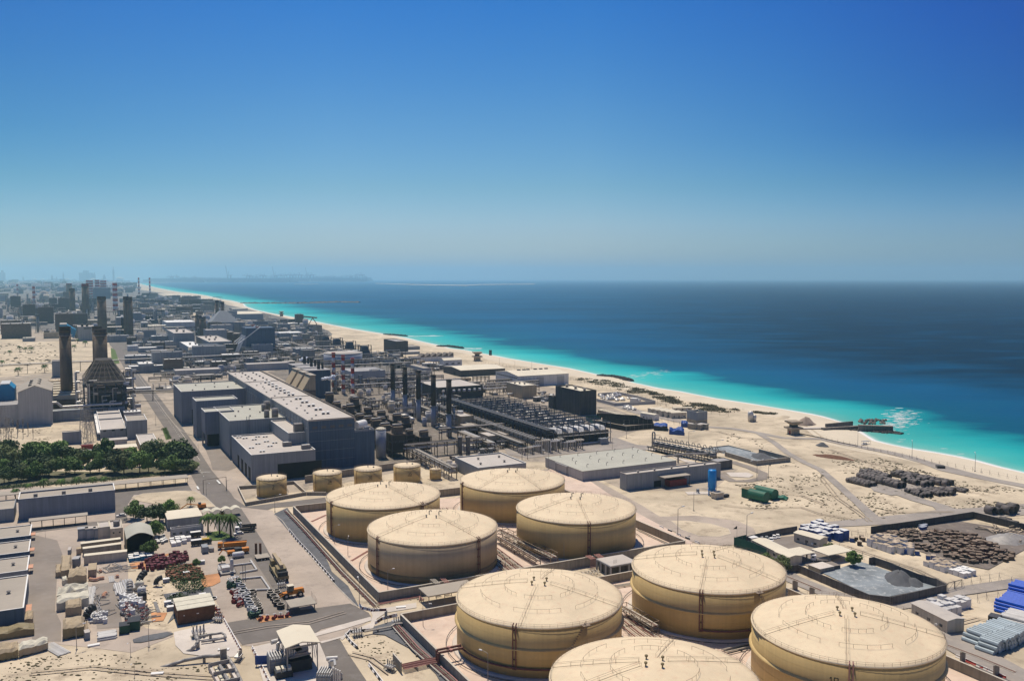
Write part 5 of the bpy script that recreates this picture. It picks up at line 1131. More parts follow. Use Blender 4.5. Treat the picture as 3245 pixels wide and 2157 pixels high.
P=g(cO(1095,1190));
t=build_block('turbine_hall','white roofed grey hall with four roof hatches behind the tall brown chimneys','building',g(cO(1165,1230)),None,None,None,'slate_wall','pale_roof',dims=(loc(g(cO(1400,1200)),g(cO(1165,1230)))[0],60,hz(g(cO(1165,1230)),cO(0,1020)[1])),vents=[(.3,.3),(.6,.3),(.3,.6),(.6,.6)],vs=6,vm='opening',trim='white_trim')
sx,sy,hh=dims(t);MB().box(sx*.38,sx*.85,-.2,0,hh*.86,hh*.93).build('window_band','opening',t)
for k in range(3):
 q=thing('blue_duct','%s of three bright blue stepped ducts beside the white roofed hall'%('nearest','middle','farthest')[k],'duct',wpos(t,-30,10+16*k,hh*.45),GA,'blue stepped ducts in the middle distance')
 MB().yprof([(0,2),(24,-6),(28,hh*.3),(12,hh*.72),(0,hh*.72)][::-1],0,13).build('casing','cyan_blue',q);MB().box(0,12,-.5,13,hh*.72,hh*.72+1.5).build('top','pale_roof',q)
t=build_block('boiler_block','tall slate blue block with dark recess below the twin flue chimney','building',g(cO(1745,1125)),None,None,None,'slate_wall','white_trim',dims=(loc(g(cO(1960,1100)),g(cO(1745,1125)))[0],40,hz(g(cO(1745,1125)),cO(0,880)[1])),vents=[(.4,.5),(.7,.7)],vs=5,vm='white_trim')
sx,sy,hh=dims(t);MB().box(sx*.3,sx*.95,-.3,0,2,hh*.97).build('recess','opening',t)
# -- process plant kits
PIPEM=['pale_metal','steel','concrete_cap','brown_steel','pale_metal']
def rack(label,P,L_,wd,h,lv=2,np=5,rz=GA,m='brown_steel',group=None,name='pipe_rack',pm=None,r=.32,sp=7.0,rn=None):
 """pipe rack: portal frames carrying layers of parallel pipes; runs along local x"""
 t=thing(name,label,'pipe rack',P,rz,group);n_=max(2,int(L_/sp));b=MB()
 for k in range(n_+1):
  x=L_*k/n_
  for y in(0,wd):b.box(x-.22,x+.22,y-.22,y+.22,0,h+.6)
  for j in range(lv):z=h-j*2.6;b.box(x-.2,x+.2,0,wd,z-.5,z-.1)
 for y in(0,wd):b.box(0,L_,y-.18,y+.18,h-1.0,h-.6)
 b.build('frame',m,t);pm=pm or PIPEM;rn=rn or rnd
 for j in range(lv):
  z=h-j*2.6
  for k in range(np):
   y=wd*(k+.6)/(np+.2);rr=r*rn.uniform(.5,1.3);MB().tube((-1,y,z+rr),(L_+1,y,z+rr),rr,6).build('pipe',pm[rn.randrange(len(pm))],t)
 return t
def vessel(t,x,y,z,r,L_,ax='x',m='pale_metal',name='vessel',n=12):
 b=MB();
 if ax=='z':b.lathe([(.01,z),(r*.7,z+r*.15),(r,z+r*.5),(r,z+L_-r*.5),(r*.7,z+L_-r*.15),(.01,z+L_)],n,x,y)
 else:
  q=MB().lathe([(.01,0),(r*.7,r*.15),(r,r*.5),(r,L_-r*.5),(r*.7,L_-r*.15),(.01,L_)],n)
  b.add([(x+v[2],y+v[0],z+v[1])if ax=='x' else(x+v[0],y+v[2],z+v[1])for v in q.v],q.f)
 return b.build(name,m,t,True)
def boiler(label,P,rz=GA,s=1.0,m='brown_steel',roofm='stack_concrete',group=None):
 """heat recovery boiler: stepped casing, sloping inlet duct, frame, short stack collar"""
 t=thing('recovery_boiler',label,'boiler',P,rz,group)
 MB().box(0,9,0,13,3,15).build('casing','stack_dark',t)
 MB().xprof([(13,5),(22,7),(22,11),(13,14)][::-1],.8,8.2).build('inlet_duct',m,t)
 MB().box(-.5,9.5,-.5,13.2,15,15.8).build('roof',roofm,t)
 MB().box(1.5,7.5,1,7,15.8,20).build('drum_house',m,t);MB().box(1,8,.5,7.5,20,20.5).build('house_roof',roofm,t)
 b=MB()
 for x in(-.5,9.5):
  for y in(-.5,6.5,13.2):b.box(x-.25,x+.25,y-.25,y+.25,0,15.5)
 for z in(4.5,10):b.box(-.6,9.6,-.8,-.4,z,z+.4).box(-.8,-.4,-.6,13.3,z,z+.4)
 b.build('frame','dark_steel',t)
 b=MB();railing(b,[(-.5,-.5,15.8),(9.5,-.5,15.8),(9.5,13,15.8)],1.2,2.5,.07);railing(b,[(-1,-1.2,10.2),(10,-1.2,10.2)],1.2,2.5,.07);b.build('railing','steel',t)
 vessel(t,1,4,21.4,.9,7,'x','steel','drum',8)
 return t
# --- the row of boilers along the far side of the power hall
BG='brown recovery boilers along the far side of the power hall'
def H_(x,y,z=0):return wpos(ph,x,y,z)
ord_=('first','second','third','fourth','fifth','sixth','seventh','eighth','ninth','tenth','eleventh','twelfth')
B0=None;rn=random.Random(21)
Sx=loc(g(cN(1219,75),hH),ph.location)[0]
for k in range(9):
 lab='%s brown recovery boiler from the blue silo along the power hall'%ord_[k]
 x=Sx+30;y=14+k*21
 if B0 is None:B0=boiler(lab,H_(x,y),group=BG)
 else:dup(B0,H_(x+rn.uniform(-2,2),y),GA,lab,None,(rn.uniform(.85,1.05),rn.uniform(.8,1.1),rn.uniform(.7,1.12)))
for k in range(9):
 lab='%s brown recovery boiler in the outer row, nearer the slim stacks'%ord_[k]
 dup(B0,H_(Sx+52+rn.uniform(-4,4),20+k*21),GA,lab,sc=(rn.uniform(.7,1),rn.uniform(.6,.9),rn.uniform(.5,.95)))
for k,(x,y)in enumerate(((640,1215),(700,1260),(760,1310))):
 pass
SH='stepped brown boiler houses with sloping lit roofs'
hx,hy=px2hall(cB(855,1112),33);hx2,hy2=px2hall(cB(735,1052),33);bx_,by_=px2hall(cB(990,1062),27);print('STEP',hx,hy,hx2,hy2,bx_,by_,Sx)
for k in range(3):
 t=thing('boiler_house','%s of three stepped brown boiler houses with sloping lit roofs'%('nearest','middle','farthest')[k],'building',H_(max(Sx+3,hx-30),hy+k*26),GA,SH)
 MB().box(0,30,0,20,0,20).build('wall','brown_steel',t);MB().box(-.4,24,-.4,20.4,20,20.6).build('roof','tan_roof',t)
 MB().yprof([(18,20),(30,20),(30,33),(26,33)],.5,19.5).build('sloping_top','tan_wall',t);MB().box(25,30.5,-.2,20.2,33,33.6).build('top_roof','tan_roof',t)
 t=thing('boiler_house','%s of three glossy blue roofed boiler blocks with short flues'%('nearest','middle','farthest')[k],'building',H_(max(Sx+38,bx_-24),by_+k*30),GA,'blue roofed boiler blocks behind the stepped houses')
 MB().box(0,24,0,22,0,27).build('wall','deep_blue_wall',t);MB().box(-.5,24.5,-.5,22.5,27,27.6).build('roof','grey_roof',t)
 b=MB();b.cyl(15,12,27.6,36,1.6,10);b.cyl(19,12,27.6,34,1.2,10);b.build('flue','black_metal',t)
def unit(label,P,kind,rz=GA,s=1.0,group=None,r=rn):
 """a small process unit: several recognisable kinds, each with its own parts"""
 if kind=='tank':
  t=thing('process_tank',label,'tank',P,rz,group);a=r.uniform(2.5,6)*s;h=r.uniform(5,11)*s
  MB().cyl(0,0,0,h,a,20).build('shell',r.choice(['pale_metal','white_wall','cream_wall','stack_blue']),t,True);MB().lathe([(a+.1,h),(a*.6,h+a*.16),(.01,h+a*.22)],20).build('roof','pale_roof',t,True)
  b=MB();b.path([(a*.5,0,h+.3),(a*.5,0,h+2),(a+1.5,0,h+2),(a+1.5,0,.3)],.25*s,5);b.build('pipe','steel',t)
 elif kind=='drum':
  t=thing('process_vessel',label,'vessel',P,rz,group);L_=r.uniform(8,16)*s;a=r.uniform(1.2,2.4)*s;z=r.uniform(2.5,7)*s
  vessel(t,0,0,z,a,L_,'x',r.choice(['pale_metal','concrete_cap','steel']),'shell');b=MB()
  for x in(L_*.2,L_*.8):b.box(x-.3*s,x+.3*s,-a*.8,a*.8,0,z-a*.6)
  b.build('saddle','concrete',t)
 elif kind=='tower':
  t=thing('process_tower',label,'steel tower',P,rz,group);h=r.uniform(12,24)*s;w_=r.uniform(4,7)*s;b=MB()
  for x in(0,w_):
   for y in(0,w_):b.box(x-.2,x+.2,y-.2,y+.2,0,h)
  nl=int(h/4)
  for k in range(1,nl+1):
   z=h*k/nl;b.box(-.3,w_+.3,-.3,w_+.3,z-.25,z)
  for k in range(nl):b.tube((0,0,h*k/nl),(w_,0,h*(k+1)/nl),.12,4);b.tube((0,0,h*k/nl),(0,w_,h*(k+1)/nl),.12,4)
  b.build('frame',r.choice(['brown_steel','dark_steel','steel']),t);vessel(t,w_/2,w_/2,.5,w_*.3,h*.9,'z','pale_metal','column',10)
 elif kind=='shed':
  w_,l_,h=r.uniform(9,26)*s,r.uniform(7,16)*s,r.uniform(3.5,8)*s
  t=build_block('plant_shed',label,'building',P,None,None,None,r.choice(['slate_wall','tan_wall','tan_wall','concrete_dark','cream_wall','concrete','slate_wall','white_wall']),r.choice(['pale_roof','white_trim','white_trim','tan_roof','cream_roof']),dims=(w_,l_,h),par=r.choice([0,.5,.8]),vents=[(r.random()*.8+.1,r.random()*.8+.1)for _ in range(r.randrange(0,3))],doors=[('s',r.uniform(.1,.6),min(3,w_*.3),h*.6)],group=group,rz=rz)
 elif kind=='frame':
  t=thing('pipe_structure',label,'steel frame',P,rz,group);w_,l_,h=r.uniform(12,24)*s,r.uniform(8,14)*s,r.uniform(6,12)*s;b=MB();n_=4
  for i in range(n_+1):
   for y in(0,l_):b.box(w_*i/n_-.2,w_*i/n_+.2,y-.2,y+.2,0,h)
   b.box(w_*i/n_-.15,w_*i/n_+.15,0,l_,h-.4,h)
  for y in(0,l_):b.box(0,w_,y-.15,y+.15,h-.4,h).box(0,w_,y-.15,y+.15,h*.5-.3,h*.5)
  b.build('frame',r.choice(['brown_steel','dark_steel','steel']),t);b=MB()
  for k in range(r.randrange(3,7)):y=l_*(k+.5)/7;z=r.choice([h+.2,h*.5+.2]);b.path([(-2,y,z),(w_*r.uniform(.5,1.1),y,z),(w_*.8,y,1)],.35*s,5)
  b.build('pipe',r.choice(['pale_metal','concrete_cap']),t)
  for k in range(2):vessel(t,r.uniform(1,w_*.4),l_*(.3+.4*k),2.2,1.5*s,w_*.5,'x','pale_metal','vessel',8)
  MB().box(w_*.6,w_*.9,l_*.2,l_*.8,0,h*.4).build('casing','stack_dark',t)
 elif kind=='cooler':
  t=thing('cooling_unit',label,'cooler',P,rz,group);n_=r.randrange(2,5);w_=5*s;h=5*s
  MB().box(0,w_*n_,0,w_,2*s,h).build('casing',r.choice(['white_wall','slate_wall','tan_wall']),t)
  for k in range(n_):MB().lathe([(w_*.42,h),(w_*.38,h+1.2*s)],14,w_*(k+.5),w_/2).build('fan_cowl','vent_metal',t)
  b=MB()
  for k in range(n_+1):b.box(w_*k-.15,w_*k+.15,.1,.4,0,2*s).box(w_*k-.15,w_*k+.15,w_-.4,w_-.1,0,2*s)
  b.build('leg','steel',t)
 elif kind=='rack':t=rack(label,P,r.uniform(22,44)*s,r.uniform(4,7)*s,r.uniform(5,10)*s,r.choice([1,2]),4,rz,r.choice(['brown_steel','dark_steel']),group,r=.38*s,sp=8*s,rn=r)
 elif kind=='block':
  t=build_block('plant_building',label,'building',P,None,None,None,r.choice(['slate_wall','concrete','blue_wall','brown_steel','grey_wall']),r.choice(['pale_roof','white_trim','pale_roof']),dims=(r.uniform(14,34)*s,r.uniform(12,26)*s,r.uniform(9,20)*s),par=.8,trim=r.choice([None,'white_trim']),vents=[(.3,.4),(.7,.6)],vs=2*s,group=group,rz=rz)
 return t
MB2=[('machine halls',0)]
def zone(name,corners,kinds,n,s=1.0,seed=1,sep=14,avoid=(),world=False):
 """put n units on free ground of a quarter of the works, each on its own spot"""
 r=random.Random(seed);poly=[(p.x,p.y)for p in(corners if world else[g(c)for c in corners])];PR={};tries=0;cnt=0
 cols={'tank':'round process tank','drum':'horizontal vessel','tower':'steel framed column','shed':'flat roofed plant building','frame':'steel pipe structure','cooler':'fan cooler bank','block':'tall plant block','rack':'short pipe rack'}
 while cnt<n and tries<n*30:
  tries+=1;x,y=scatter(poly,1,r)[0]if poly else(0,0)
  if any((x-a)**2+(y-b)**2<sep*sep for a,b in OCC):continue
  if any(inpoly(x,y,q)for q in NOGO):continue
  OCC.append((x,y));k=r.choice(kinds)
  L_=PR.setdefault(k,[])
  if len(L_)<4:L_.append(unit('%s %s'%(cols[k],name),Vector((x,y,0)),k,GA+r.choice([0,0,0,pi/2]),s*r.uniform(.8,1.25),'%ss %s'%(cols[k],name),r))
  else:dup(r.choice(L_),(x,y,0),GA+r.choice([0,0,0,pi/2,pi]),None,None,(r.uniform(.75,1.3),r.uniform(.75,1.3),r.uniform(.7,1.3)))
  cnt+=1
OCC=[];NOGO=[]
def pblock(lab,A,ty,B,C,wm,rm,**k):return build_block(k.pop('name','plant_hall'),lab,'building',cP(*A),cP(0,ty)[1],cP(*B),cP(*C),wm,rm,**k)
pblock('tall grey hall with pale vented roof, first beyond the hazy dark frames',(600,1105),932,(828,915),(520,880),'slate_wall','pale_roof',trim='white_trim',vents=[(.3,.4),(.6,.3),(.5,.8)],vs=5)
pblock('broad hall with large pale roof in front of the round grey silos',(1035,1140),1040,(1305,1028),(870,965),'grey_wall','pale_roof',trim='white_trim',vents=[(.2,.3),(.45,.3),(.3,.7),(.7,.6),(.6,.85)],vs=4)
pblock('lower hall with white roof beside the broad one',(795,1200),1112,(975,1105),(680,1035),'grey_wall','white_trim',vents=[(.4,.5),(.8,.5)],vs=4)
pblock('long white building with dark window band left of the pyramid',(505,900),795,(850,780),(500,768),'white_wall','white_trim',wins=[('s',9,6,8,3)])
pblock('pale wide shed with stepped cream roof near the far shore',(1268,760),690,(1752,690),(1262,665),'grey_wall','cream_roof',gable=4)
pblock('second pale shed half hidden behind the wide one',(1330,640),625,(1620,640),(1325,615),'grey_wall','cream_roof')
pblock('dark green mesh clad frame in front of the broad hall',(970,1220),1100,(1190,1085),(980,1060),'green_net','dark_steel',par=0)
pblock('long low grey building with white roof edge in the lane',(860,1370),1290,(1010,1280),(850,1268),'grey_wall','white_trim')
pblock('row building with grey front, left of the lane building',(310,1390),1310,(570,1300),(305,1290),'slate_wall','pale_roof')
pblock('long pale roofed arcade building with square portals',(615,1500),1400,(1200,1385),(610,1375),'grey_wall','pale_roof',doors=[('s',.1,7,5),('s',.35,7,5),('s',.6,7,5)])
pblock('pale long building at the back of the power hall, nearer end',(1505,1400),1320,(2050,1300),(1500,1300),'grey_wall','pale_roof')
pblock('small pale building left of the long one behind the power hall',(1280,1390),1330,(1370,1325),(1278,1315),'grey_wall','pale_roof')
pblock('long white low building with window row on the shore side',(1700,985),935,(2210,920),(1690,915),'white_wall','white_trim',wins=[('s',8,4,8,2.5)])
pblock('dark low building beside a cream roof on the shore side',(1865,1010),975,(2165,968),(1860,965),'dark_wall','white_trim')
pblock('cream flat roof beside the dark low building',(2170,1010),985,(2358,985),(2165,975),'grey_wall','cream_roof')
pblock('white block right of the twin flue chimney on the road side',(20,1150),1090,(150,1085),(10,1080),'white_wall','white_trim')
pblock('long pale strip building beside the main road',(160,1170),1115,(390,1110),(150,1100),'grey_wall','white_trim')
for k in range(5):pblock('%s dark sloping roof in the rank beside the pale strip building'%ord_[k],(320+k*45,1190+k*18),1150+k*18,(520+k*40,1150+k*18),(318+k*45,1135+k*18),'dark_wall','grey_roof',par=0,group='rank of dark roofs')
def nogo(t,m=6):
 if '_s' in t:sx,sy,_=dims(t);NOGO.append([tuple(wpos(t,x,y))[:2]for x,y in((-m,-m),(sx+m,-m),(sx+m,sy+m),(-m,sy+m))])
for o in list(bpy.data.objects):
 if '_s' in o and o.parent is None:nogo(o)
NOGO.append([tuple(H_(x,y))[:2]for x,y in((-80,-20),(Sx+80,-10),(Sx+80,290),(Sx+2,330),(-80,330))])
for P_ in TP.values():OCC.append((P_.x,P_.y))
mr_=[g(p)for p in(cD(500,1140),cD(430,1030),cD(392,975),cD(352,918),cD(300,850),cD(246,765))]
for i in range(len(mr_)-1):
 d=(mr_[i+1]-mr_[i]).normalized();nn=Vector((-d.y,d.x,0))*16;NOGO.append([tuple(q)[:2]for q in(mr_[i]+nn,mr_[i+1]+nn,mr_[i+1]-nn*1.5,mr_[i]-nn*1.5)])
# --- the black evaporator field: long frames of dark steel over pale vessels
ev=thing('evaporator_unit','black framed evaporator end with five pale curved covers, facing the road','process plant',g(cC(1040,1330)),GA)
hE=hz(g(cC(1040,1330)),cC(0,1180)[1]);wE=loc(g(cC(1500,1130),hE),ev.location)[0];print('EV',hE,wE)
MB().box(1,wE-1,1,22,2,hE-3).build('casing','stack_dark',ev)
b=MB()
for k in range(11):x=wE*k/10;b.box(x-.2,x+.2,-.2,.2,0,hE+3).box(x-.2,x+.2,22,22.4,0,hE+3);b.box(x-.15,x+.15,0,22,hE+2.7,hE+3)
for z in(hE*.3,hE*.62,hE+3):b.box(0,wE,-.25,.05,z-.2,z+.15)
b.box(0,wE,22,22.3,hE+2.8,hE+3.1);b.build('frame','navy_steel',ev)
for k in range(5):MB().xprof([(3,hE-3),(6,hE-.5),(16,hE-.5),(19,hE-3)][::-1],wE*(k+.2)/5,wE*(k+.8)/5).build('cover','pipe_white',ev)
b=MB();railing(b,[(0,-1.4,hE*.62+.1),(wE,-1.4,hE*.62+.1)],1.2,2.4,.08);b.box(0,wE,-1.6,-.3,hE*.62-.1,hE*.62+.1);b.build('gallery','steel',ev)
b=MB();b.path([(4,-3,1.5),(wE*.75,-3,1.5)],.6,8);b.path([(2,-2,1),(2,-2,hE*.5),(-6,-2,hE*.5),(-9,6,hE*.5)],.8,8);b.build('pipe','pale_metal',ev)
MB().box(wE*.72,wE*.86,-7,-3,0,4.5).build('kiosk','slate_wall',ev)
FG='black frame rows of the evaporator field'
depth=loc(g(cC(200,890),12),ev.location)[1];rows=13;print('EVD',depth)
for k in range(rows):
 y=30+(depth-34)*k/(rows-1);w_=wE*1.0+rn.uniform(-6,8);t=thing('evaporator_row','%s row of the black framed evaporator field'%ord_[k]if k<12 else 'farthest row of the black framed evaporator field','process plant',wpos(ev,rn.uniform(0,5),y),GA,FG)
 b=MB();n_=9
 for i in range(n_+1):x=w_*i/n_;b.box(x-.18,x+.18,-.18,.18,0,hE+rn.uniform(-2,2));b.box(x-.15,x+.15,9,9.3,0,hE-1)
 b.box(0,w_,-.2,.1,hE-1,hE-.6).box(0,w_,-.2,.1,hE*.55,hE*.55+.35).box(0,w_,9,9.3,hE-1,hE-.6)
 for i in range(n_):b.tube((w_*i/n_,0,hE*.55),(w_*(i+1)/n_,0,hE-1),.12,4)
 b.build('frame','navy_steel',t)
 b=MB();railing(b,[(0,0,hE),(w_,0,hE)],1.2,3,.09);b.build('railing','navy_steel',t)
 MB().box(1,w_-1,1.5,8,1.5,hE*.45).build('casing','stack_dark',t)
 for i in range(4):
  x=w_*(i+.15)/4;q=rn.random()
  if q<.45:MB().xprof([(1,hE*.45),(2.5,hE*.7),(7,hE*.7),(8.5,hE*.45)][::-1],x,x+w_*.17).build('cover','steel' if q>.2 else 'pale_roof',t)
  else:vessel(t,x,4.5,hE*.62,1.4,w_*.18,'x','pale_metal' if q>.75 else 'steel','vessel',8)
 b=MB();b.path([(0,5,hE*.8),(w_*.4,5,hE*.8),(w_*.4,7,hE*.8),(w_*.9,7,hE*.8)],.45,6);b.build('pipe','steel',t)
NOGO.append([tuple(wpos(ev,x,y))[:2]for x,y in((-8,-12),(wE+8,-12),(wE+8,depth+6),(-8,depth+6))])
for k,(dx,h,m,lab)in enumerate(((-5,13,'navy_steel','long black pipe rack along the flank of the evaporator field'),(-16,8,'brown_steel','long brown pipe rack with pale pipes beside the black one'),(-27,6,'brown_steel','low brown pipe rack nearest the slim stacks'))):
 rack(lab,wpos(ev,dx,-4),depth+20,6,h,2,5,GA+pi/2,m,pm=(['steel','dark_steel','concrete_cap','brown_steel']if k else['dark_steel','navy_steel','dark_steel']),r=.4)
for k in range(7):
 t=thing('manifold_pipes','%s pale looping pipe manifold in front of the evaporator field'%ord_[k],'pipes',wpos(ev,-34+k*6.5,-14+rn.uniform(-3,3)),GA,'pale looping manifolds in front of the evaporators');z=rn.uniform(4,9);b=MB()
 for j in range(4):b.path([(0,j*3,0),(0,j*3,z-j*.6),(7,j*3,z-j*.6),(7,j*3+4,z-j*.6),(7,j*3+4,0)],.5,6)
 b.build('pipe','pale_metal' if k%2 else 'concrete_cap',t);b=MB()
 for x in(1,6):b.box(x-.2,x+.2,-.5,-.1,0,z).box(x-.2,x+.2,12,12.4,0,z)
 b.build('frame','dark_steel',t)
NOGO.append([tuple(wpos(ev,x,y))[:2]for x,y in((-40,-30),(30,-30),(20,0),(-40,0))])
rack('pipe rack crossing beside the two farther dark pillars',g(cC(0,1270)),52,5,8,2,5)
rack('pipe rack running from the dark pillars towards the yellow tank farm',g(cC(480,1380)),50,6,7,1,5,GA+pi/2)
rack('grey pipe rack behind the tiny plain yellow tank, running along the works',g(cN(2130,620)),62,5,7,2,5,GA+pi/2)
rack('grey pipe rack behind the silo, running towards the evaporators',g(cN(1680,440)),58,5,9,2,5)
rack('second grey pipe rack close behind the tiny yellow tank',g(cN(1900,520)),40,4,5,1,4,GA+pi/2)
rack('pipe rack over the main road beside the cone shaped boiler house',g(cE(1180,60)),60,5,10,2,4,GA-.25,sp=20)
rack('long thin pipe bridge crossing the main road before the sandy clearing',g(cA(0,1105)),330,4,12,1,4,GA*0+atan2(*(lambda d:(d.y,d.x))(g(cA(1560,1030))-g(cA(0,1105)))),sp=28)
for(x,y,ty,lab,w_)in((2105,555,490,'small pale tank with domed lid beside the white roofed low building, nearer',62),(2065,520,462,'small pale tank with domed lid beside the white roofed low building, farther',58)):
 P=g(cN(x,y));h=hz(P,cN(0,ty)[1]);r_=pxr(P,w_/2.8512);t=thing('dome_tank',lab,'tank',P,0);MB().cyl(0,0,0,h,r_,20).build('shell','pale_metal',t,True);MB().lathe([(r_,h),(r_*.7,h+.8),(.01,h+1.2)],20).build('roof','pale_roof',t,True)
P0=g(cL(300,850));P1=g(cL(965,985));dv=P1-P0;av=atan2(dv.y,dv.x);LV=dv.length;hV=hz(P0,cL(0,735)[1]);print('FILT',LV,hV)
fr=thing('pipe_gantry','long black frame of hooped pipes carrying the row of grey filter vessels','steel frame',P0,av);b=MB()
for k in range(24):
 x=-4+(LV+8)*k/23
 for y in(-4,5):b.box(x-.15,x+.15,y-.15,y+.15,0,hV*.45)
for y in(-4,.5,5):b.box(-5,LV+5,y-.2,y+.2,hV*.38,hV*.45)
b.build('frame','black_metal',fr);b=MB()
for k in range(11):
 x=LV*k/10;b.path([(x,2.6,hV),(x,2.6,hV+2.4),(x+.6,2.6,hV+3),(x+1.4,2.6,hV+3),(x+1.8,2.6,hV+2.4),(x+1.8,4,hV+.5)],.22,6)
for y,z in((4,hV+.6),(5.2,hV+.2),(-3.2,hV*.3)):b.tube((-6,y,z),(LV+6,y,z),.4,6)
b.path([(-6,4,hV+.6),(-6,4,0)],.4,6);b.path([(-7.5,4,0),(-7.5,4,hV+4),(-6.8,4,hV+5),(-5.8,4,hV+5),(-5.2,4,hV+4),(-5.2,4,hV)],.5,6);b.build('pipe','steel',fr)
V0=None
for k in range(11):
 lab='%s grey filter vessel from the blue tarpaulins end of the black frame'%ord_[k];p=P0+dv*(k/10)
 if V0 is None:
  V0=thing('filter_vessel',lab,'vessel',(p.x,p.y,hV*.45),av,'grey filter vessels in a row');vessel(V0,0,0,0,2.5,hV*.55,'z','steel','shell',16);MB().lathe([(2.6,hV*.42),(2.7,hV*.45),(2.6,hV*.48)],16).build('ring','black_metal',V0);b=MB();b.cyl(0,0,hV*.53,hV*.62,.5,8);b.build('nozzle','steel',V0)
 else:dup(V0,(p.x,p.y,hV*.45),av,lab)
pipe_line('pipeline','thick grey pipe on trestles running past the reservoir to the filter row',[cL(120,1050),cL(640,985),cL(880,985),cL(1110,950)],1,1,.7,'steel',5.5,11)
t=build_block('pump_building','dark pump block at the near end of the filter row','building',g(cL(1020,1080)),None,None,None,'concrete_dark','grey_roof',dims=(12,9,5),par=.4)
NOGO.append([tuple(P0+v_)[:2]for v_ in(Vector((-15,-10,0)),dv+Vector((10,-20,0)),dv+Vector((20,10,0)),Vector((0,20,0)))])
# --- fill the crowded quarters
KA=['shed','tank','frame','drum','tower','cooler','frame','shed']
KK=['shed','tank','frame','drum','tower','cooler','frame','shed']
zone('between the slim stacks and the power hall',[cB(1250,1500),cB(1640,1568),cC(330,1290),cC(330,1080),cB(1900,1100),cB(1230,1180),cB(900,1120)],['frame','drum','tower','frame','tank','cooler'],90,.75,3,7.5)
zone('behind the farthest yellow tank',[cN(1600,500),cN(2330,430),cC(620,1340),cC(420,1310),cN(1520,340)],['frame','drum','tank','frame','shed'],26,.45,4,7)
zone('near the beach side reservoirs',[cB(800,1010),cB(1700,1060),cC(500,740),cC(200,720),cB(1850,1000),cB(1400,890),cB(900,900)],['shed','frame','drum','frame','tank','shed'],75,.85,5,12)
zone('behind the hall towards the beach',[cB(0,1060),cB(900,1010),cB(1000,900),cB(850,720),cB(300,640),cB(330,900),cB(0,1000)],['frame','shed','rack','drum','block','tank','rack'],190,.95,6,10.5)
zone('along the main road',[cA(1080,1090),cA(1600,1240),cA(2330,1060),cA(2338,900),cA(1700,900),cA(1400,760),cA(1010,780)],['shed','shed','frame','rack','cooler','tank','drum','block'],180,.95,7,11)
zone('by the cone shaped boiler house',[cE(450,240),cE(860,240),cA(1220,1400),cA(1160,1230),cA(1140,1120),cA(660,1100),cA(650,1250),cA(470,1300)],['frame','drum','tower','frame','shed'],34,.85,8,9)
zone('in the middle distance by the road',[cA(1000,770),cA(1500,740),cA(1760,600),cA(1500,440),cA(1150,420),cA(1000,600)],['frame','tank','shed','rack','rack','block','tower'],190,1.5,9,18)
zone('left of the road in the middle distance',[cA(-60,690),cA(0,560),cA(0,440),cA(560,440),cA(860,450),cA(960,780),cA(560,790),cA(280,800)],['block','shed','frame','shed','tank','rack','shed','tower'],210,1.6,10,18)
zone('around the pyramid based chimneys',[cP(1250,1050),cP(1700,1000),cP(2359,860),cP(2100,780),cP(1260,790),cP(1000,700),cP(850,760),cP(700,900)],['frame','shed','frame','drum','tank','block'],95,1.3,11,19)
zone('on the far shore side',[cP(700,900),cP(850,760),cP(700,640),cP(1150,680),cP(1250,600),cP(1000,520),cP(500,500),cP(150,470),cP(0,640),cP(100,800)],['shed','frame','shed','block','tank'],130,2.0,12,34)
zone('on the far left',[cO(0,640),cO(1900,560),cO(2100,420),cO(1500,420),cO(0,420)],['shed','block','tank','shed','frame'],140,3.2,13,60)
for k in range(9):
 q=g(cB(380+k*100,800+k*62));rack('%s long pipe rack of those running from the hall towards the beach'%ord_[k],q,120,5,7+(k%3)*2,2,5,GA,sp=10,group='pipe racks running towards the beach')
for k in range(4):
 q=g(cB(430+k*190,830+k*40));rack('%s pipe rack lying across the works behind the hall'%ord_[k],q,130+20*k,6,9,2,5,GA+pi/2,sp=10,group='pipe racks across the works')
for k,(x,y)in enumerate(((100,500),(90,560),(95,610),(600,740),(300,720),(1600,700),(900,860))):
 rack('%s pipe rack or low gallery in the hazy middle distance'%ord_[k],g(cP(x+200,y+40)),150,8,10,1,4,GA+(k%2)*pi/2,sp=22,group='hazy pipe racks')
for k,(x,y)in enumerate(((935,855),(1035,880),(1150,915),(1285,960))):
 t=thing('steel_hopper','%s dark steel hopper frame in the line near the sandy clearing'%ord_[k],'steel frame',g(cB(x-20,y)),GA,'dark steel hopper frames');b=MB()
 for i in(0,16):
  for j in(0,14):b.box(i-.5,i+.5,j-.5,j+.5,0,20)
 for z in(6,12,19):b.box(-.4,16.4,-.4,.3,z,z+.8).box(-.4,.3,.3,14,z,z+.8)
 b.build('frame','dark_steel',t);MB().frus(1,15,1,13,7,4,12,4,10,18).build('hopper','navy_steel',t)
t=thing('gantry_crane','rust coloured gantry crane standing at the shore','gantry crane',g(cB(700,640)),0);d=g(cB(830,655))-g(cB(700,640));t.rotation_euler=(0,0,atan2(d.y,d.x));L_=d.length;hG=hz(g(cB(830,655)),cB(0,580)[1]);b=MB()
b.box(-3,L_+25,-2,2,hG-3,hG);b.build('girder','rust',t)
for x in(0,L_):b=MB();b.tube((x,-12,0),(x,0,hG-3),1,4);b.tube((x,12,0),(x,0,hG-3),1,4);b.box(x-1,x+1,-12,12,0,1.5);b.build('leg','rust',t)
for k in range(4):rack('%s low rack of the pipe field beside the tan ribbed tower block'%ord_[k],g(cC(395+k*12,868-k*26)),62,6,7,1,5,GA,sp=7,group='low racks beside the tan ribbed block')
zone('on the ground beside the hangar',[cC(200,730),cC(480,760),cC(620,880),cC(380,860),cC(60,760)],['shed','rack','drum','tank'],14,.55,21,9)
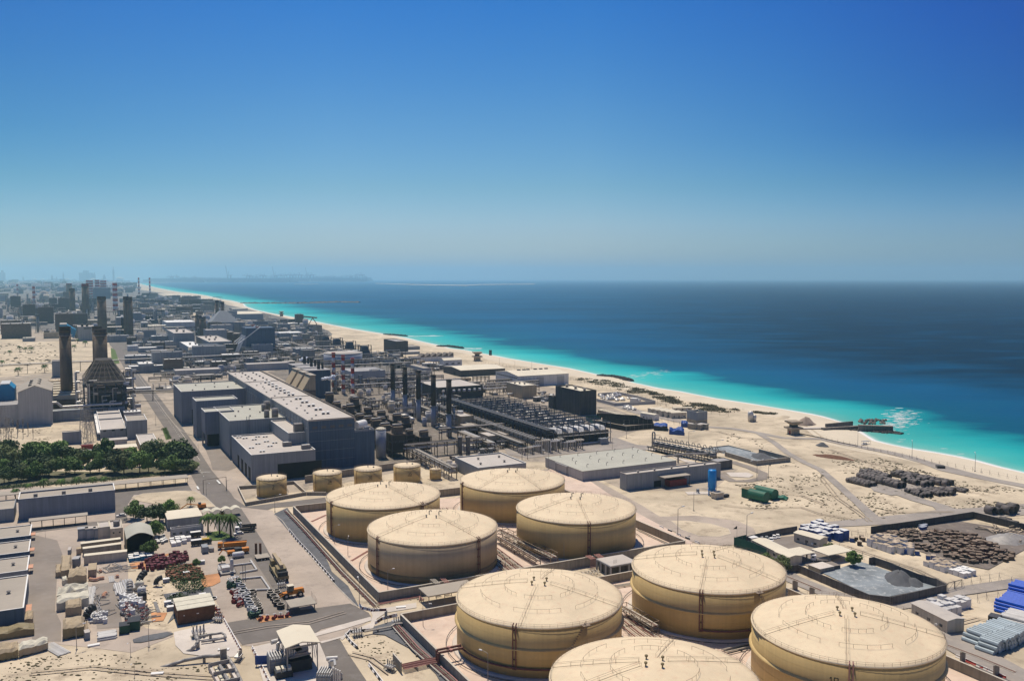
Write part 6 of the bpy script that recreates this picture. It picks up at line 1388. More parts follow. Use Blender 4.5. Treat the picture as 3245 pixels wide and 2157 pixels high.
zone('near the black block',[cC(830,850),cC(1020,880),cC(1010,960),cC(740,900)],['shed','tank','shed','drum'],8,.6,22,9)
zone('along the beach lane',[cB(880,800),cB(1100,880),cB(1480,930),cB(1560,1010),cB(1200,980),cB(900,880)],['rack','shed','drum','tank'],22,.8,23,14)
# -- trees
def crown(seed,rad,h0,h1,n,sz,m,squash=.8):
 r=random.Random(seed);b=MB();cl=[]
 for k in range(11):
  a=r.uniform(0,2*pi);q=rad*sqrt(r.random())*.72;cl.append((q*cos(a),q*sin(a),r.uniform(h0+(h1-h0)*.22,h1-(h1-h0)*(.12+.45*q/rad)),rad*r.uniform(.28,.5)))
 for k in range(n):
  c=r.choice(cl);v=Vector((r.gauss(0,1),r.gauss(0,1),r.gauss(0,.8))).normalized()*c[3]*r.uniform(.7,1.08)
  p=Vector((c[0]+v.x,c[1]+v.y,c[2]+v.z*squash));nn=(v.normalized()*.7+Vector((r.gauss(0,.5),r.gauss(0,.5),r.gauss(0,.5)+.3))).normalized();a=nn.orthogonal().normalized();d=nn.cross(a);s=sz*r.uniform(.6,1.5)
  b.add([p-a*s,p-d*s*.7,p+a*s,p+d*s*.7],[(0,1,2,3)])
 return b,cl
def tree_proto(seed,rad,h,m,label,P,n=2600,sz=.42):
 t=thing('tree',label,'tree',P,seed,None);b,cl=crown(seed,rad,h*.12,h,n,sz,m)
 b.build('crown',m,t);b=MB();b.tube((0,0,0),(.15,.1,h*.4),.28,7,.2)
 for c in cl[:7]:b.tube((.15,.1,h*.33),(c[0]*.8,c[1]*.8,c[2]),.13,5,.05)
 b.build('trunk','bark',t);return t
rt=random.Random(77)
TG='trees of the dense grove beside the main road'
protos=[]
pl=[]
for k in range(16):
 pl.append((20+k*112+rt.uniform(-25,25),742-k*3+rt.uniform(-14,10),rt.uniform(8.5,12.5)))
for k in range(15):
 pl.append((60+k*112+rt.uniform(-25,25),660-k*2+rt.uniform(-20,14),rt.uniform(10,13.5)))
for k in range(7):pl.append((30+k*60+rt.uniform(-15,15),800-k*8,rt.uniform(8,10)))
pl+=[(1560,650,15),(1650,690,14.5),(1500,590,13),(335,610,13.5),(370,640,12),(1620,610,13),(530,600,12),(90,590,11.5),(1700,705,9)]
side=lambda x:'far from the main road' if x<560 else('in the middle' if x<1150 else 'close to the main road')
kinds=[('leaf','bright green'),('leaf_dark','dark green'),('leaf_dusty','dusty green')]
for i,(x,y,h)in enumerate(pl):
 P=g(cE(x,y));k=i%6;kd=kinds[(0,1,0,1,2,0)[k]]
 row='front' if y>715 else 'back'
 lab='%s broad tree in the %s of the grove, %s'%(kd[1],row,side(x))
 if len(protos)<=k:protos.append((tree_proto(k+1,5.2+.3*(k%3),11,kd[0],lab,P),11));protos[-1][0]['group']=TG
 if i<6:t=protos[k][0];s_=h/9;t.scale=(s_,)*3;t['label']=lab
 else:dup(protos[k][0],P,rt.uniform(0,6),lab,TG,(h/9*rt.uniform(.75,1.2),h/9*rt.uniform(.75,1.2),h/9*rt.uniform(.8,1.25)))
for(x,y,h,lab)in((1225,1120,10,'wide dark tree at the sandy island beside the blue warehouse yard'),(1330,1160,11,'dark tree between the sandy island and the curved roof shed, middle of its clump'),(1440,1150,11.5,'tall green tree behind the cream roofed garage'),(1530,1090,9,'rounded green tree at the back corner of the cream roofed garage'),(1400,1290,9,'dark tree behind the curved roof shed'),(1360,1450,7,'small dark tree in front of the open mouth of the curved roof shed')):
 dup(protos[1 if h>10 else 2][0],g(cE(x,y)),rt.uniform(0,6),lab,'trees round the garage yard',h/11)
for(c,h,lab)in((cJ(1800,470),7.5,'bushy bright tree behind the long cream canopy of the parking place'),(cJ(1960,490),7,'loose dusty tree beside the cream canopy, on the wall side'),(cK(685,445),7.5,'green tree with open crown beside the square canopy'),(cK(438,300),4.5,'small thin tree on the pale paving by the site hut'),(cG(440,420),4,'small dark conifer beside the pump in the valve yard'),(cF(1930,450),4,'small conifer at the corner of the maroon racks'),(cO(140,1150),16,'tall dusty tree at the edge of the sandy clearing on the far left')):
 dup(protos[4 if 'dusty' in lab or 'thin' in lab else 0][0],g(c),rt.uniform(0,6),lab,None,h/11)
b=MB()
def bushmesh(poly,n,zmax,sz,seed):
 r=random.Random(seed);b=MB()
 for(x,y)in scatter(poly,n,r):
  for k in range(7):
   p=Vector((x+r.gauss(0,.5),y+r.gauss(0,.5),r.uniform(.1,zmax)));nn=Vector((r.gauss(0,1),r.gauss(0,1),r.gauss(0,1)+.8)).normalized();a=nn.orthogonal().normalized();d=nn.cross(a);s=sz*r.uniform(.6,1.4)
   b.add([p-a*s,p-d*s*.7,p+a*s,p+d*s*.7],[(0,1,2,3)])
 return b
PW=lambda L:[(p.x,p.y)for p in(g(q)for q in L)]
stuff('undergrowth',bushmesh(PW([cF(1640,460),cF(1800,440),cF(1990,520),cF(2010,690),cF(1850,720),cF(1720,660),cF(1640,560)]),420,1.8,.3,3),'leaf_dark','dark green overgrown patch among the rusty racks of the store yard','bushes')
stuff('undergrowth',bushmesh(PW([cF(1640,760),cF(1760,720),cF(1860,760),cF(1700,800)]),90,1.0,.25,4),'leaf_dark','thin green weeds beside the row of upright concrete rings','bushes')
stuff('hedge',bushmesh(PW([cE(-60,860),cE(900,790),cE(1300,745),cE(1730,705),cE(1730,690),cE(1300,725),cE(900,768),cE(-60,838)]),900,1.1,.3,5),'leaf_dark','low clipped hedge along the front of the grove','hedge')
stuff('hedge',bushmesh(PW([cE(1465,312),cE(1500,305),cE(1545,400),cE(1520,405)]),160,1.1,.3,6),'leaf','strip of bright green hedge beside the main road','hedge')
scr=MB();r=random.Random(8)
for(poly,n,s0,s1)in((PW([cC(1230,705),cC(1500,730),cC(1900,830),cC(2338,950),cC(2338,1000),cC(1950,900),cC(1600,815),cC(1240,725)]),330,1.6,4.2),(PW([cL(0,100),cL(280,170),cL(700,260),cL(1000,330),cL(1390,380),cL(1200,405),cL(860,380),cL(480,280),cL(60,150)]),420,1.4,4.0),(PW([cL(1450,385),cL(1720,410),cL(1700,430),cL(1480,410)]),40,1,2.5)):
 for(x,y)in scatter(poly,n,r):
  if mnoise.noise(Vector((x/16,y/16,3)))<-.02:continue
  s=r.uniform(s0,s1)
  for k in range(16):
   p=Vector((x+r.gauss(0,s*.8),y+r.gauss(0,s*.5),r.uniform(.05,.9)));nn=Vector((r.gauss(0,.7),r.gauss(0,.7),1)).normalized();a=nn.orthogonal().normalized();d=nn.cross(a);q=r.uniform(.5,1.2)
   scr.add([p-a*q,p-d*q*.7,p+a*q,p+d*q*.7],[(0,1,2,3)])
stuff('dune_scrub',scr,'scrub','dark scrubby plants in patches on the sand behind the beach','scrub')
tf=MB()
for(poly,n,s0,s1)in((PW([cM(0,640),cM(700,720),cM(1300,900),cM(2299,1080),cM(2600,1200),cM(2299,1290),cM(1500,1290),cM(900,1130),cM(560,1030),cM(300,900)]),1900,.12,.5),(PW([cM(0,900),cM(150,1000),cM(560,1350),cM(560,1420),cM(0,1440)]),240,.1,.35),(PW([cM(560,1100),cM(1000,1180),cM(1380,1290),cM(1370,1370),cM(650,1400),cM(400,1150)]),330,.1,.45),
 (PW([cF(0,1380),cF(700,1300),cF(1300,1300),cF(1560,1440),cF(2170,1400),cF(2200,1700),cF(0,1700)]),700,.08,.32),(PW([cL(1200,1220),cL(1700,1150),cL(2315,1100),cL(2315,1500),cL(1300,1560)]),420,.15,.5),(PW([cL(1000,600),cL(1500,700),cL(1750,900),cL(2100,1050),cL(1500,1050),cL(1200,800)]),120,.2,.5),(PW([cE(20,300),cE(480,290),cE(480,470),cE(900,500),cE(100,520)]),170,.2,.6),
 (PW([cG(1680,1150),cG(2000,1120),cG(2200,1300),cG(2100,1450),cG(2300,1568),cG(2040,1568),cG(1850,1380)]),90,.1,.3),(PW([cA(0,820),cA(500,820),cA(540,1080),cA(0,1100)]),200,.6,1.6),(PW([cF(1400,480),cF(1620,480),cF(1640,1000),cF(1440,1050)]),110,.08,.3)):
 for(x,y)in scatter(poly,int(n*1.5),r):
  if mnoise.noise(Vector((x/22,y/22,7)))+r.uniform(-.25,.25)<-.02:continue
  s=s0+(s1-s0)*r.random()**2*1.3;tf.blob(x,y,s*.2,s*r.uniform(1,2.4),s*r.uniform(.8,1.5),s*.55,r,6,3,.35)
stuff('tufts',tf,'scrub','small dark tufts and stones scattered over the open sand','ground cover')
def palm(label,P,h=6,rad=3.0,seed=1):
 r=random.Random(seed);t=thing('palm_tree',label,'palm tree',P,seed,'date palms');b=MB();b.tube((0,0,0),(.1,0,h),.3,7,.2);b.build('trunk','bark',t);b=MB()
 for k in range(26):
  a=2*pi*k/26+r.uniform(-.1,.1);el=r.uniform(-.5,1.0);pr=[]
  for i in range(6):
   f=i/5;pr.append((rad*f*cos(el*.8),h+rad*(sin(el)*f-f*f*.75)))
  wd=.42
  for i in range(5):
   (x0,z0),(x1,z1)=pr[i],pr[i+1];w0=wd*(1-.15*i);w1=wd*(1-.15*(i+1));c,s=cos(a),sin(a)
   for sg in(1,-1):b.add([(x0*c,x0*s,z0+.08),(x1*c,x1*s,z1+.08),(x1*c-sg*s*w1,x1*s+sg*c*w1,z1-.22),(x0*c-sg*s*w0,x0*s+sg*c*w0,z0-.22)],[(0,1,2,3)])
 b.build('crown','leaf',t);return t
pm_=[(140,945,'beside the low building at the left edge'),(255,890,'first from the left along the long flat canopy'),(395,878,'second and widest along the long flat canopy'),(555,862,'third along the long flat canopy'),(695,848,'fourth along the long flat canopy'),(842,838,'fifth along the long flat canopy'),(940,832,'last along the long flat canopy'),(1725,1010,'thin one on the sandy island'),(1880,1245,'left one behind the orange lorry'),(1985,1262,'middle one behind the orange lorry'),(2085,1290,'tallest one, right behind the orange lorry')]
p0=None
for k,(x,y,l)in enumerate(pm_):
 s=(.9,.85,1.15,1,1.05,.95,.9,.8,1.4,1.5,1.7)[k]
 if p0 is None:p0=palm('date palm, '+l,g(cE(x,y)));p0.scale=(s,)*3
 else:dup(p0,g(cE(x,y)),rt.uniform(0,6),'date palm, '+l,None,s)
for k,(x,y)in enumerate(((20,1030),(90,930),(165,1110),(180,900),(230,900),(282,910),(405,1085),(670,890),(770,850),(700,820))):
 dup(p0,g(cA(x,y)),rt.uniform(0,6),'dark palm on the sandy clearing behind the boiler house','palms of the far sandy clearing',rt.uniform(1.2,1.9))
# -- south-west yard buildings
bw=build_block('warehouse','long windowless blue grey warehouse with three small roof lanterns','warehouse',cE(172,1140),cE(0,960)[1],cE(1040,880),cE(175,895),'blue_wall','tan_roof',trim='white_trim',par=.8)
sx,sy,hh=dims(bw);
for f in(.17,.46,.74):MB().box(f*sx-.9,f*sx+.9,sy*.3-.9,sy*.3+.9,hh,hh+1.7).build('roof_vent','vent_metal',bw)
b=MB();
for f in(.14,.52,.86):b.box(f*sx-.12,f*sx+.12,-.08,0,.1,hh)
b.build('wall_joint','blue_wall',bw)
canopy('canopy','narrow pale lean-to canopy along the foot of the blue grey warehouse',g(cE(270,1225)),loc(g(cE(785,1105),3.5),g(cE(270,1225)))[0],5,4.2,.3,'tan_roof','dark_steel',nx=6)
A0=g(cE(-80,990));L0_=loc(g(cE(1700,815)),A0)[0];canopy('parking_canopy','very long flat cream canopy on dark posts between grove and warehouse',A0,L0_,8.5,4,.3,'tan_roof','dark_steel',nx=16)
build_block('low_building','low building with tan roof at the left edge beside the warehouse','building',wpos(bw,-34,1),None,None,None,'slate_wall','tan_roof',dims=(32,20,6),par=.5,vents=[(.6,.7)])
SG2='sheds at the left edge with tan roofs'
for k,(cx,cy,rx,ry,bx,by,lab)in enumerate(((300,215,302,148,305,42,'farthest'),(288,372,290,305,298,188,'second farthest'),(272,552,272,488,290,345,'third'),(240,1048,222,858,262,535,'nearest, largest'))):
 P=g(cF(cx,cy));h=hz(P,cF(0,ry)[1]);ln=max(8,loc(g(cF(bx,by),h),P)[1]);w_=55
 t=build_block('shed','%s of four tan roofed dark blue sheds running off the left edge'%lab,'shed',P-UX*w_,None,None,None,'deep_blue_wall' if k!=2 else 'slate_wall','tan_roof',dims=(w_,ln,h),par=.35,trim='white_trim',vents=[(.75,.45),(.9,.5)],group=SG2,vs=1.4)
 MB().box(w_+.02,w_+1.8,ln*.2,ln*.45,2.2,2.5).build('awning','salmon',t)
t=build_block('plant_room','small cream block with square roof tank beside the grey cabinets','building',cE(1000,1320),cE(0,1225)[1],cE(1108,1200),cE(985,1150),'cream_wall','pale_roof',wins=[('s',2,3.2,.7,.7)])
sx,sy,hh=dims(t);MB().cyl(sx*.55,sy*.45,hh,hh+2.3,1.4,14).build('roof_tank','vent_metal',t)
build_block('plant_room','cream block behind the one with the square roof tank','building',wpos(t,-5,4),None,None,None,'cream_wall','pale_roof',dims=(5,10,5.5),par=.3)
C0=None
for k,x in enumerate((705,775,850)):
 lab='%s grey equipment cabinet beside the cream plant room'%('first','second','third')[k]
 t=thing('equipment_cabinet',lab,'cabinet',g(cE(x,1315-k*3)),GA,'grey equipment cabinets');MB().box(0,4.2,0,3.5,.3,5).build('casing','slate_wall',t);MB().box(-.15,4.35,-.15,3.65,5,5.2).build('roof','pale_roof' if k else 'grey_wall',t);MB().box(.6,3.4,-.08,0,.7,4.2).build('door','grey_wall',t)
 MB().box(-.1,4.3,-.1,3.6,0,.3).build('plinth','concrete',t)
P=g(cE(1145,1450));t=thing('curved_roof_shed','shed with shallow curved mottled roof and wide dark open front','shed',P,GA)
w_=loc(g(cE(1400,1310),7),P)[0];l_=18;h=7.0;print('QUONSET',w_)
pr=[(w_*k/10,h+2.2*sin(pi*k/10))for k in range(11)]
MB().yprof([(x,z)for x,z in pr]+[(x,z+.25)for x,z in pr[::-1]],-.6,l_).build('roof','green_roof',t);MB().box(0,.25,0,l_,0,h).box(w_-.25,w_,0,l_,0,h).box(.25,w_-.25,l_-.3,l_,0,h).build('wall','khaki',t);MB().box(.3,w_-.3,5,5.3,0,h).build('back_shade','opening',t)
t=build_block('garage','grey garage with cream sheet roof among the trees','building',cE(1520,1225),cE(0,1130)[1],cE(1828,1105),cE(1507,1055),'slate_wall','cream_roof',par=0)
t=build_block('low_building','low white walled building with roof unit in front of the garage','building',cE(1545,1300),cE(0,1230)[1],cE(1850,1212),cE(1540,1210),'grey_wall','pale_roof',h=3.8,vents=[(.25,.5)],wins=[('s',5,1.6,1.2,1)])
t=thing('fabric_canopy','cream scalloped fabric car shade behind the garage','car shade',g(cE(1835,1130)),GA)
for k in range(4):
 pr=[(k*4.6+4.5*i/6,3.2+1.1*sin(pi*i/6))for i in range(7)];MB().yprof(pr+[(x,z+.12)for x,z in pr[::-1]],0,5.5).build('shade','canvas_pale',t);MB().box(k*4.6,k*4.6+.15,2.6,2.8,0,3.2).build('leg','steel',t)
# -- store yard: long crates, tents, tarpaulins
def longbox(label,A,B,w_,h,m,rm,name='storage_container',cat='container',rz=None,group=None,rib=True):
 P=g(A);Q=g(B);d=Q-P;a=atan2(d.y,d.x)if rz is None else rz;L_=d.length;t=thing(name,label,cat,P,a,group)
 MB().box(0,L_,0,w_,.15,h).build('body',m,t);MB().box(-.06,L_+.06,-.06,w_+.06,h,h+.12).build('roof',rm,t)
 b=MB()
 k=.6
 while k<L_:b.box(k,k+.15,-.06,0,.3,h-.2);k+=1.2
 if rib:b.build('rib',m,t)
 MB().box(-.05,0,.15,w_-.15,.3,h-.2).build('door','vent_metal',t);return t
longbox('long cream trailer box in the store yard, farthest of three',cF(795,305),cF(1185,255),3,3.6,'canvas','cream_roof','storage_container')
longbox('long pale trailer box with dark side, middle of three',cF(815,350),cF(1190,300),3,3.4,'concrete','cream_roof')
longbox('long cream trailer box, nearest and longest of three',cF(825,432),cF(1245,385),3.2,3.8,'cream_wall','cream_roof')
longbox('short brown crate left of the three trailer boxes',cF(750,335),cF(795,330),3,2.6,'timber_pale','canvas')
longbox('small dark equipment box standing alone on the paving',cF(665,345),cF(693,342),5,2.6,'slate_wall','pale_roof')
longbox('tan slatted storage box in the middle of the store yard',cF(865,555),cF(945,545),9,3,'timber_pale','canvas')
longbox('grey cylinder crate beside the trailer boxes',cF(708,455),cF(772,450),4,3.4,'slate_wall','grey_wall')
t=thing('long_crate','long brown timber crates with three pale lids beside the concrete rings','crates',g(cF(1745,1022)),0);Q=g(cF(2110,960));d=Q-g(cF(1745,1022));t.rotation_euler=(0,0,atan2(d.y,d.x))
for k in range(3):MB().box(0,d.length,k*4.4,k*4.4+3.9,.1,5.2).build('body','rust',t);MB().box(-.2,d.length+.2,k*4.4-.1,k*4.4+4.0,5.2,5.4).build('lid','canvas_pale',t)
for f in(.15,.5,.53):MB().box(d.length*f,d.length*f+.4,-.05,0,3,3.3).build('plate','white_trim',t)
def tent(label,pts,h,m,sag=.5,seed=1,name='tarpaulin_cover',cat='tarpaulin',side=None):
 """goods under a loose cover: pts are the ground corners (photo), top sags unevenly"""
 r=random.Random(seed);P=[g(p)for p in pts];o=sum(P,Vector())/4;t=thing(name,label,cat,o,0);n=7;V=[];Fs=[]
 for i in range(n+1):
  for j in range(n+1):
   u_,v_=i/n,j/n;p=(P[0].lerp(P[1],u_)).lerp(P[3].lerp(P[2],u_),v_)-o;e=min(u_,1-u_,v_,1-v_)
   V.append((p.x+r.uniform(-.12,.12),p.y+r.uniform(-.12,.12),h*(.8 if e<.01 else 1)+r.uniform(-sag,sag)*.35+.3*sag*sin(u_*9+seed)))
 for i in range(n):
  for j in range(n):Fs.append((i*(n+1)+j,(i+1)*(n+1)+j,(i+1)*(n+1)+j+1,i*(n+1)+j+1))
 b=MB();b.add(V,Fs);b.build('cover',m,t)
 ring=[(i,0)for i in range(n+1)]+[(n,j)for j in range(1,n+1)]+[(i,n)for i in range(n-1,-1,-1)]+[(0,j)for j in range(n-1,0,-1)]
 tp=[V[i*(n+1)+j]for i,j in ring];b=MB();k=len(tp);b.add(tp+[(x*1.0,y*1.0,.0+(r.uniform(0,.8)if side else 0))for x,y,z in tp],[(q,(q+1)%k,k+(q+1)%k,k+q)for q in range(k)])
 b.build('side',side or m,t);return t
tent('tall tan tarpaulin bale with ribbed top beside the paving',[cF(600,560),cF(690,548),cF(700,400),cF(605,405)],3.8,'canvas',.25,1)
tent('low tan tarpaulin bale left of the tall one',[cF(545,560),cF(600,555),cF(600,480),cF(550,482)],3,'canvas',.2,2)
tent('tan tarpaulin draped over a dark arch in the store yard',[cF(665,630),cF(850,605),cF(845,520),cF(690,540)],4,'canvas',1.2,3,side='canvas')
tent('crumpled white tarpaulins over stacked goods',[cF(560,775),cF(865,740),cF(860,670),cF(570,700)],3,'canvas_pale',2.0,4)
tent('long cream tarpaulin over a wide stack',[cF(555,893),cF(870,845),cF(870,770),cF(565,820)],4.2,'canvas_pale',.8,5)
tent('square tan tarpaulin bale in front of the long cream one',[cF(645,943),cF(800,920),cF(800,850),cF(645,870)],4,'canvas',.4,6)
tent('tan tarpaulin with sloping top, at the foot of the pipe stacks',[cF(620,1165),cF(828,1130),cF(830,1030),cF(620,1060)],4.4,'canvas',.9,7,side='khaki')
tent('small white tarpaulin bale beside the draped arch',[cF(612,632),cF(662,625),cF(655,590),cF(610,595)],2.5,'canvas_pale',.3,8)
tent('long khaki tarpaulin in front of the nearest left shed',[cF(-20,1175),cF(335,1120),cF(335,1060),cF(-20,1110)],3,'khaki',.8,9)
tent('tan tarpaulin against the side of the nearest left shed',[cF(235,1030),cF(325,1015),cF(325,940),cF(250,950)],3,'canvas',.5,10)
tent('big tan tarpaulin in the lower left corner',[cF(-30,1385),cF(178,1345),cF(170,1260),cF(-30,1290)],3.4,'canvas',.8,11,side='khaki')
tent('wide pale tarpaulin beside the one in the lower left corner',[cF(188,1345),cF(472,1265),cF(468,1215),cF(188,1270)],3.2,'canvas_pale',.8,12,side='canvas')
tent('blue tarpaulin hut with wavy top beside the green net',[cL(268,610),cL(430,618),cL(430,585),cL(275,580)],4.6,'tarp_blue',.7,13,side='dark_net')
tent('torn bright blue tarpaulin enclosure on the sand',[cL(450,655),cL(625,670),cL(625,635),cL(455,625)],4,'tarp_blue',2.2,14)
tent('rounded dark blue tarpaulin beside the small grey containers',[cL(590,570),cL(670,575),cL(670,550),cL(595,545)],4,'tarp_blue',.9,15)
def pstack(label,A,B,n_,lv,r_,m,name='pipe_stack',cat='pipes',rz=None,brk=0,group=None,seed=1,hollow=False,dn=None):
 """pipes lying side by side in layers: A->B is the pipe direction, they are laid out to the left of it"""
 P=g(A);Q=g(B);d=Q-P;L_=d.length;rr=random.Random(seed);t=thing(name,label,cat,P,atan2(d.y,d.x)if rz is None else rz,group)
 for j in range(lv):
  b=MB()if not brk else None
  for k in range(n_-j):
   y=(k+.5*j)*2.05*r_;z=r_+j*1.75*r_;dx=rr.uniform(-.4,.4)*r_*2
   q=MB().tube((dx,y,z),(L_+dx,y,z),r_,8);q.build('pipe',m if isinstance(m,str)else rr.choice(m),t)
   if hollow:MB().tube((dx-.03,y,z),(dx+.02,y,z),r_*.82,8).build('bore','opening',t)
 return t
pstack('grey pipes lying in a fan on the ground by the lower left tarpaulins',cF(690,1290),cF(520,1195),9,1,.22,'pipe_white')
pstack('stack of grey pipes at the foot of the store yard',cF(960,1180),cF(1145,1150),9,2,.35,'pipe_white')
pstack('long pale pipes in the store yard, left of the paved lane, farther bundle',cF(905,830),cF(935,655),6,2,.24,'pipe_white')
pstack('long pale pipes in the store yard, left of the paved lane, nearer bundle',cF(940,1000),cF(930,850),8,2,.24,'pipe_white')
pstack('brown pipes beside the sloping tan tarpaulin',cF(880,1090),cF(865,985),5,2,.3,'timber_pale')
pstack('thin dark pipes on the sand beside the blue boxes',cF(1570,900),cF(1530,795),3,1,.2,'steel')
pstack('pale pipes on a rack beside the big black elbows',cF(1245,720),cF(1215,620),6,2,.35,'pipe_white')
pstack('short pale beams near the orange drums',cF(1120,600),cF(1110,540),5,1,.2,'pipe_white')
pstack('grey duct pipes stacked behind the beams',cF(1330,690),cF(1290,600),5,2,.45,'pale_metal')
VG=None
def valve(label,P,s=1.0,body='steel',wheel='red_dark',group=None):
 t=thing('valve',label,'valve',P,rt.uniform(0,3),group)
 b=MB();b.tube((-1*s,0,.7*s),(1*s,0,.7*s),.45*s,8);b.tube((-1.05*s,0,.7*s),(-.85*s,0,.7*s),.7*s,10);b.tube((.85*s,0,.7*s),(1.05*s,0,.7*s),.7*s,10);b.build('body',body,t)
 b=MB();b.tube((0,0,.7*s),(0,0,2*s),.16*s,6);b.build('stem','steel',t);b=MB();b.ring(.5*s,2*s,.07*s,10,4);b.tube((-.5*s,0,2*s),(.5*s,0,2*s),.05*s,4);b.build('handwheel',wheel,t);return t
v0=valve('scrapped valve in the store yard',g(cF(1290,860)),.9,'steel',group='scrapped valves and drums in the store yard')
for(x,y)in scatter(PW([cF(1200,860),cF(1440,850),cF(1450,1030),cF(1240,1050)]),46,rt):dup(v0,(x,y,0),rt.uniform(0,6),None,None,rt.uniform(.6,1.3))
d0=thing('drum','pale upright drum among the scrapped valves of the store yard','drum',g(cF(1210,880)),0,'pale drums among the scrapped valves');MB().lathe([(1,0),(1.08,.2),(1,.4),(1,2),(1.06,2.1),(.9,2.2),(.01,2.2)],14).build('body','white_plastic',d0);MB().cyl(0,0,2.2,2.28,.5,10).build('lid','vent_metal',d0)
for(x,y)in scatter(PW([cF(1190,760),cF(1420,740),cF(1430,960),cF(1210,900)]),34,rt):dup(d0,(x,y,0),rt.uniform(0,6),None,None,rt.uniform(.6,1.25))
for(x,y)in scatter(PW([cF(920,930),cF(1040,920),cF(1050,1000),cF(930,1020)]),14,rt):dup(d0,(x,y,0),rt.uniform(0,6),'pale upright drum at the foot of the long pale pipes','pale drums by the long pipes',rt.uniform(.5,.9))
def elbow(label,P,s,m,a=0,name='pipe_elbow'):
 t=thing(name,label,'pipe bend',P,a);b=MB();pts=[(s*2*(1-cos(k*pi/10)),0,s*.8+s*2*sin(k*pi/10))for k in range(6)];b.path(pts,s*.8,12);b.build('bend',m,t,True)
 p=pts[0];b=MB();b.tube((p[0],0,p[2]-.05),(p[0],0,p[2]+.12),s*.95,14);b.build('flange','white_trim',t);return t
elbow('big black pipe bend standing on the pale pipes',g(cF(1365,640)),1.6,'black_metal',1.2)
elbow('small black ring bend alone on the sand',g(cF(1527,640)),1.2,'black_metal',.3)
elbow('grey pipe bend in front of the stacked ducts',g(cF(1275,735)),1.5,'steel',2)
elbow('black pipe bend at the corner of the sloping tan tarpaulin',g(cF(845,985)),1.6,'black_metal',.8)
for k,(x,y,lab)in enumerate(((1370,680,'cream upright vessel beside the big black bend'),(1390,740,'pinkish upright vessel behind the drum heap'),(1395,790,'dark upright vessel behind the drum heap'))):
 t=thing('upright_vessel',lab,'vessel',g(cF(x,y)),0);vessel(t,0,0,0,1.6,4,'z',('canvas_pale','pipe_white','black_metal')[k],'shell',14);MB().cyl(0,0,3.8,4.4,.3,8).build('nozzle','steel',t)
OD=None
for k,(x,y)in enumerate(((885,585),(905,588),(925,590),(945,588),(962,580),(985,575),(1005,572),(1150,555),(985,505),(1020,735),(1035,722),(1015,752))):
 lab='round orange buoy in the heap by the tan slatted box' if k<7 else('orange buoy on the paved lane between the pipe bundles' if k>8 else 'single orange buoy by the short pale beams')
 gp='orange buoys in a heap' if k<7 else('orange buoys on the paved lane' if k>8 else 'single orange buoys')
 if OD is None:OD=thing('buoy',lab,'buoy',g(cF(x,y)),0,gp);MB().blob(0,0,.7,.75,.75,.7,random.Random(1),12,7,.03).build('float','salmon',OD,True);b=MB();b.ring(.76,.7,.06,16,4);b.build('band','white_trim',OD)
 else:dup(OD,g(cF(x,y)),0,lab,gp)
PM=None
for(reg,n)in((PW([cF(890,640),cF(960,640),cF(1040,1000),cF(920,1000)]),42),(PW([cF(1150,600),cF(1220,640),cF(1230,900),cF(1160,860)]),34),(PW([cF(1200,440),cF(1250,430),cF(1250,520),cF(960,520),cF(960,450)]),30),(PW([cF(1240,900),cF(1430,880),cF(1400,1040),cF(1260,1040)]),46)):
 for(x,y)in scatter(reg,n,rt):
  if PM is None:PM=thing('loose_pipe','loose steel pipe or bar lying in the store yard','pipe',(x,y,0),0,'loose pipes of the store yard');MB().tube((0,0,.2),(5,.3,.25),.18,6).build('pipe','steel',PM);MB().tube((-.05,0,.2),(.05,0,.2),.26,8).build('flange','pipe_white',PM)
  else:dup(PM,(x,y,rt.uniform(0,.5)),rt.choice([GA,GA+pi/2,GA+pi/2])+rt.gauss(0,.25),None,None,rt.uniform(.4,1.3))
longbox('dark green skip at the foot of the junk heap, left',cF(1170,1115),cF(1270,1100),4,2.8,'dark_green','black_metal','skip','skip')
longbox('dark green skip at the foot of the junk heap, right and longer',cF(1250,1085),cF(1370,1070),5,3.2,'dark_green','black_metal','skip','skip')
longbox('small grey box beside the sloping tan tarpaulin',cF(835,1170),cF(885,1160),3,2.5,'slate_wall','pale_roof')
def crates(label,group,poly,n,sx,sy,sz,m,top,seed,name='crate',cat='crate',lift=0,rz=GA,jit=.15,gridded=True,lay=1):
 r=random.Random(seed);t0=None;pts=[]
 if gridded:
  o=Vector((poly[0][0],poly[0][1],0));L_=[loc(Vector((p[0],p[1],0)),o,rz)for p in poly];x0=min(p[0]for p in L_);x1=max(p[0]for p in L_);y0=min(p[1]for p in L_);y1=max(p[1]for p in L_)
  y=y0
  while y<y1:
   x=x0
   while x<x1:
    if inpoly(x+sx/2,y+sy/2,L_):pts.append((o.x+x*cos(rz)-y*sin(rz),o.y+x*sin(rz)+y*cos(rz)))
    x+=sx*1.12
   y+=sy*1.14
  if len(pts)>n:r.shuffle(pts);pts=pts[:n]
 else:pts=scatter(poly,n,r)
 for(x,y)in pts:
  z=lift+(r.choice(range(lay))*sz if lay>1 else 0)
  if t0 is None:
   t0=thing(name,label,cat,(x,y,z),rz,group);q=MB();q.box(0,sx,0,sy,0,sz);q.build('body',m,t0);q=MB()
   if top:q.box(-.02,sx+.02,-.02,sy+.02,sz,sz+.08);q.build('lid',top,t0)
  else:
   if lay>1:
    for kk in range(int(z/sz+.5)):dup(t0,(x,y,kk*sz),rz+r.gauss(0,jit))
   dup(t0,(x,y,z),rz+r.gauss(0,jit),None,None,(r.uniform(.8,1.1),r.uniform(.8,1.1),r.uniform(.75,1.2)))
 return len(pts)
crates('white topped blue crate in the block beside the curved roof shed','white topped blue crates by the curved roof shed',PW([cF(1265,405),cF(1500,370),cF(1510,335),cF(1270,350)]),26,2.1,1.6,1.6,'cyan_blue','white_trim',1)
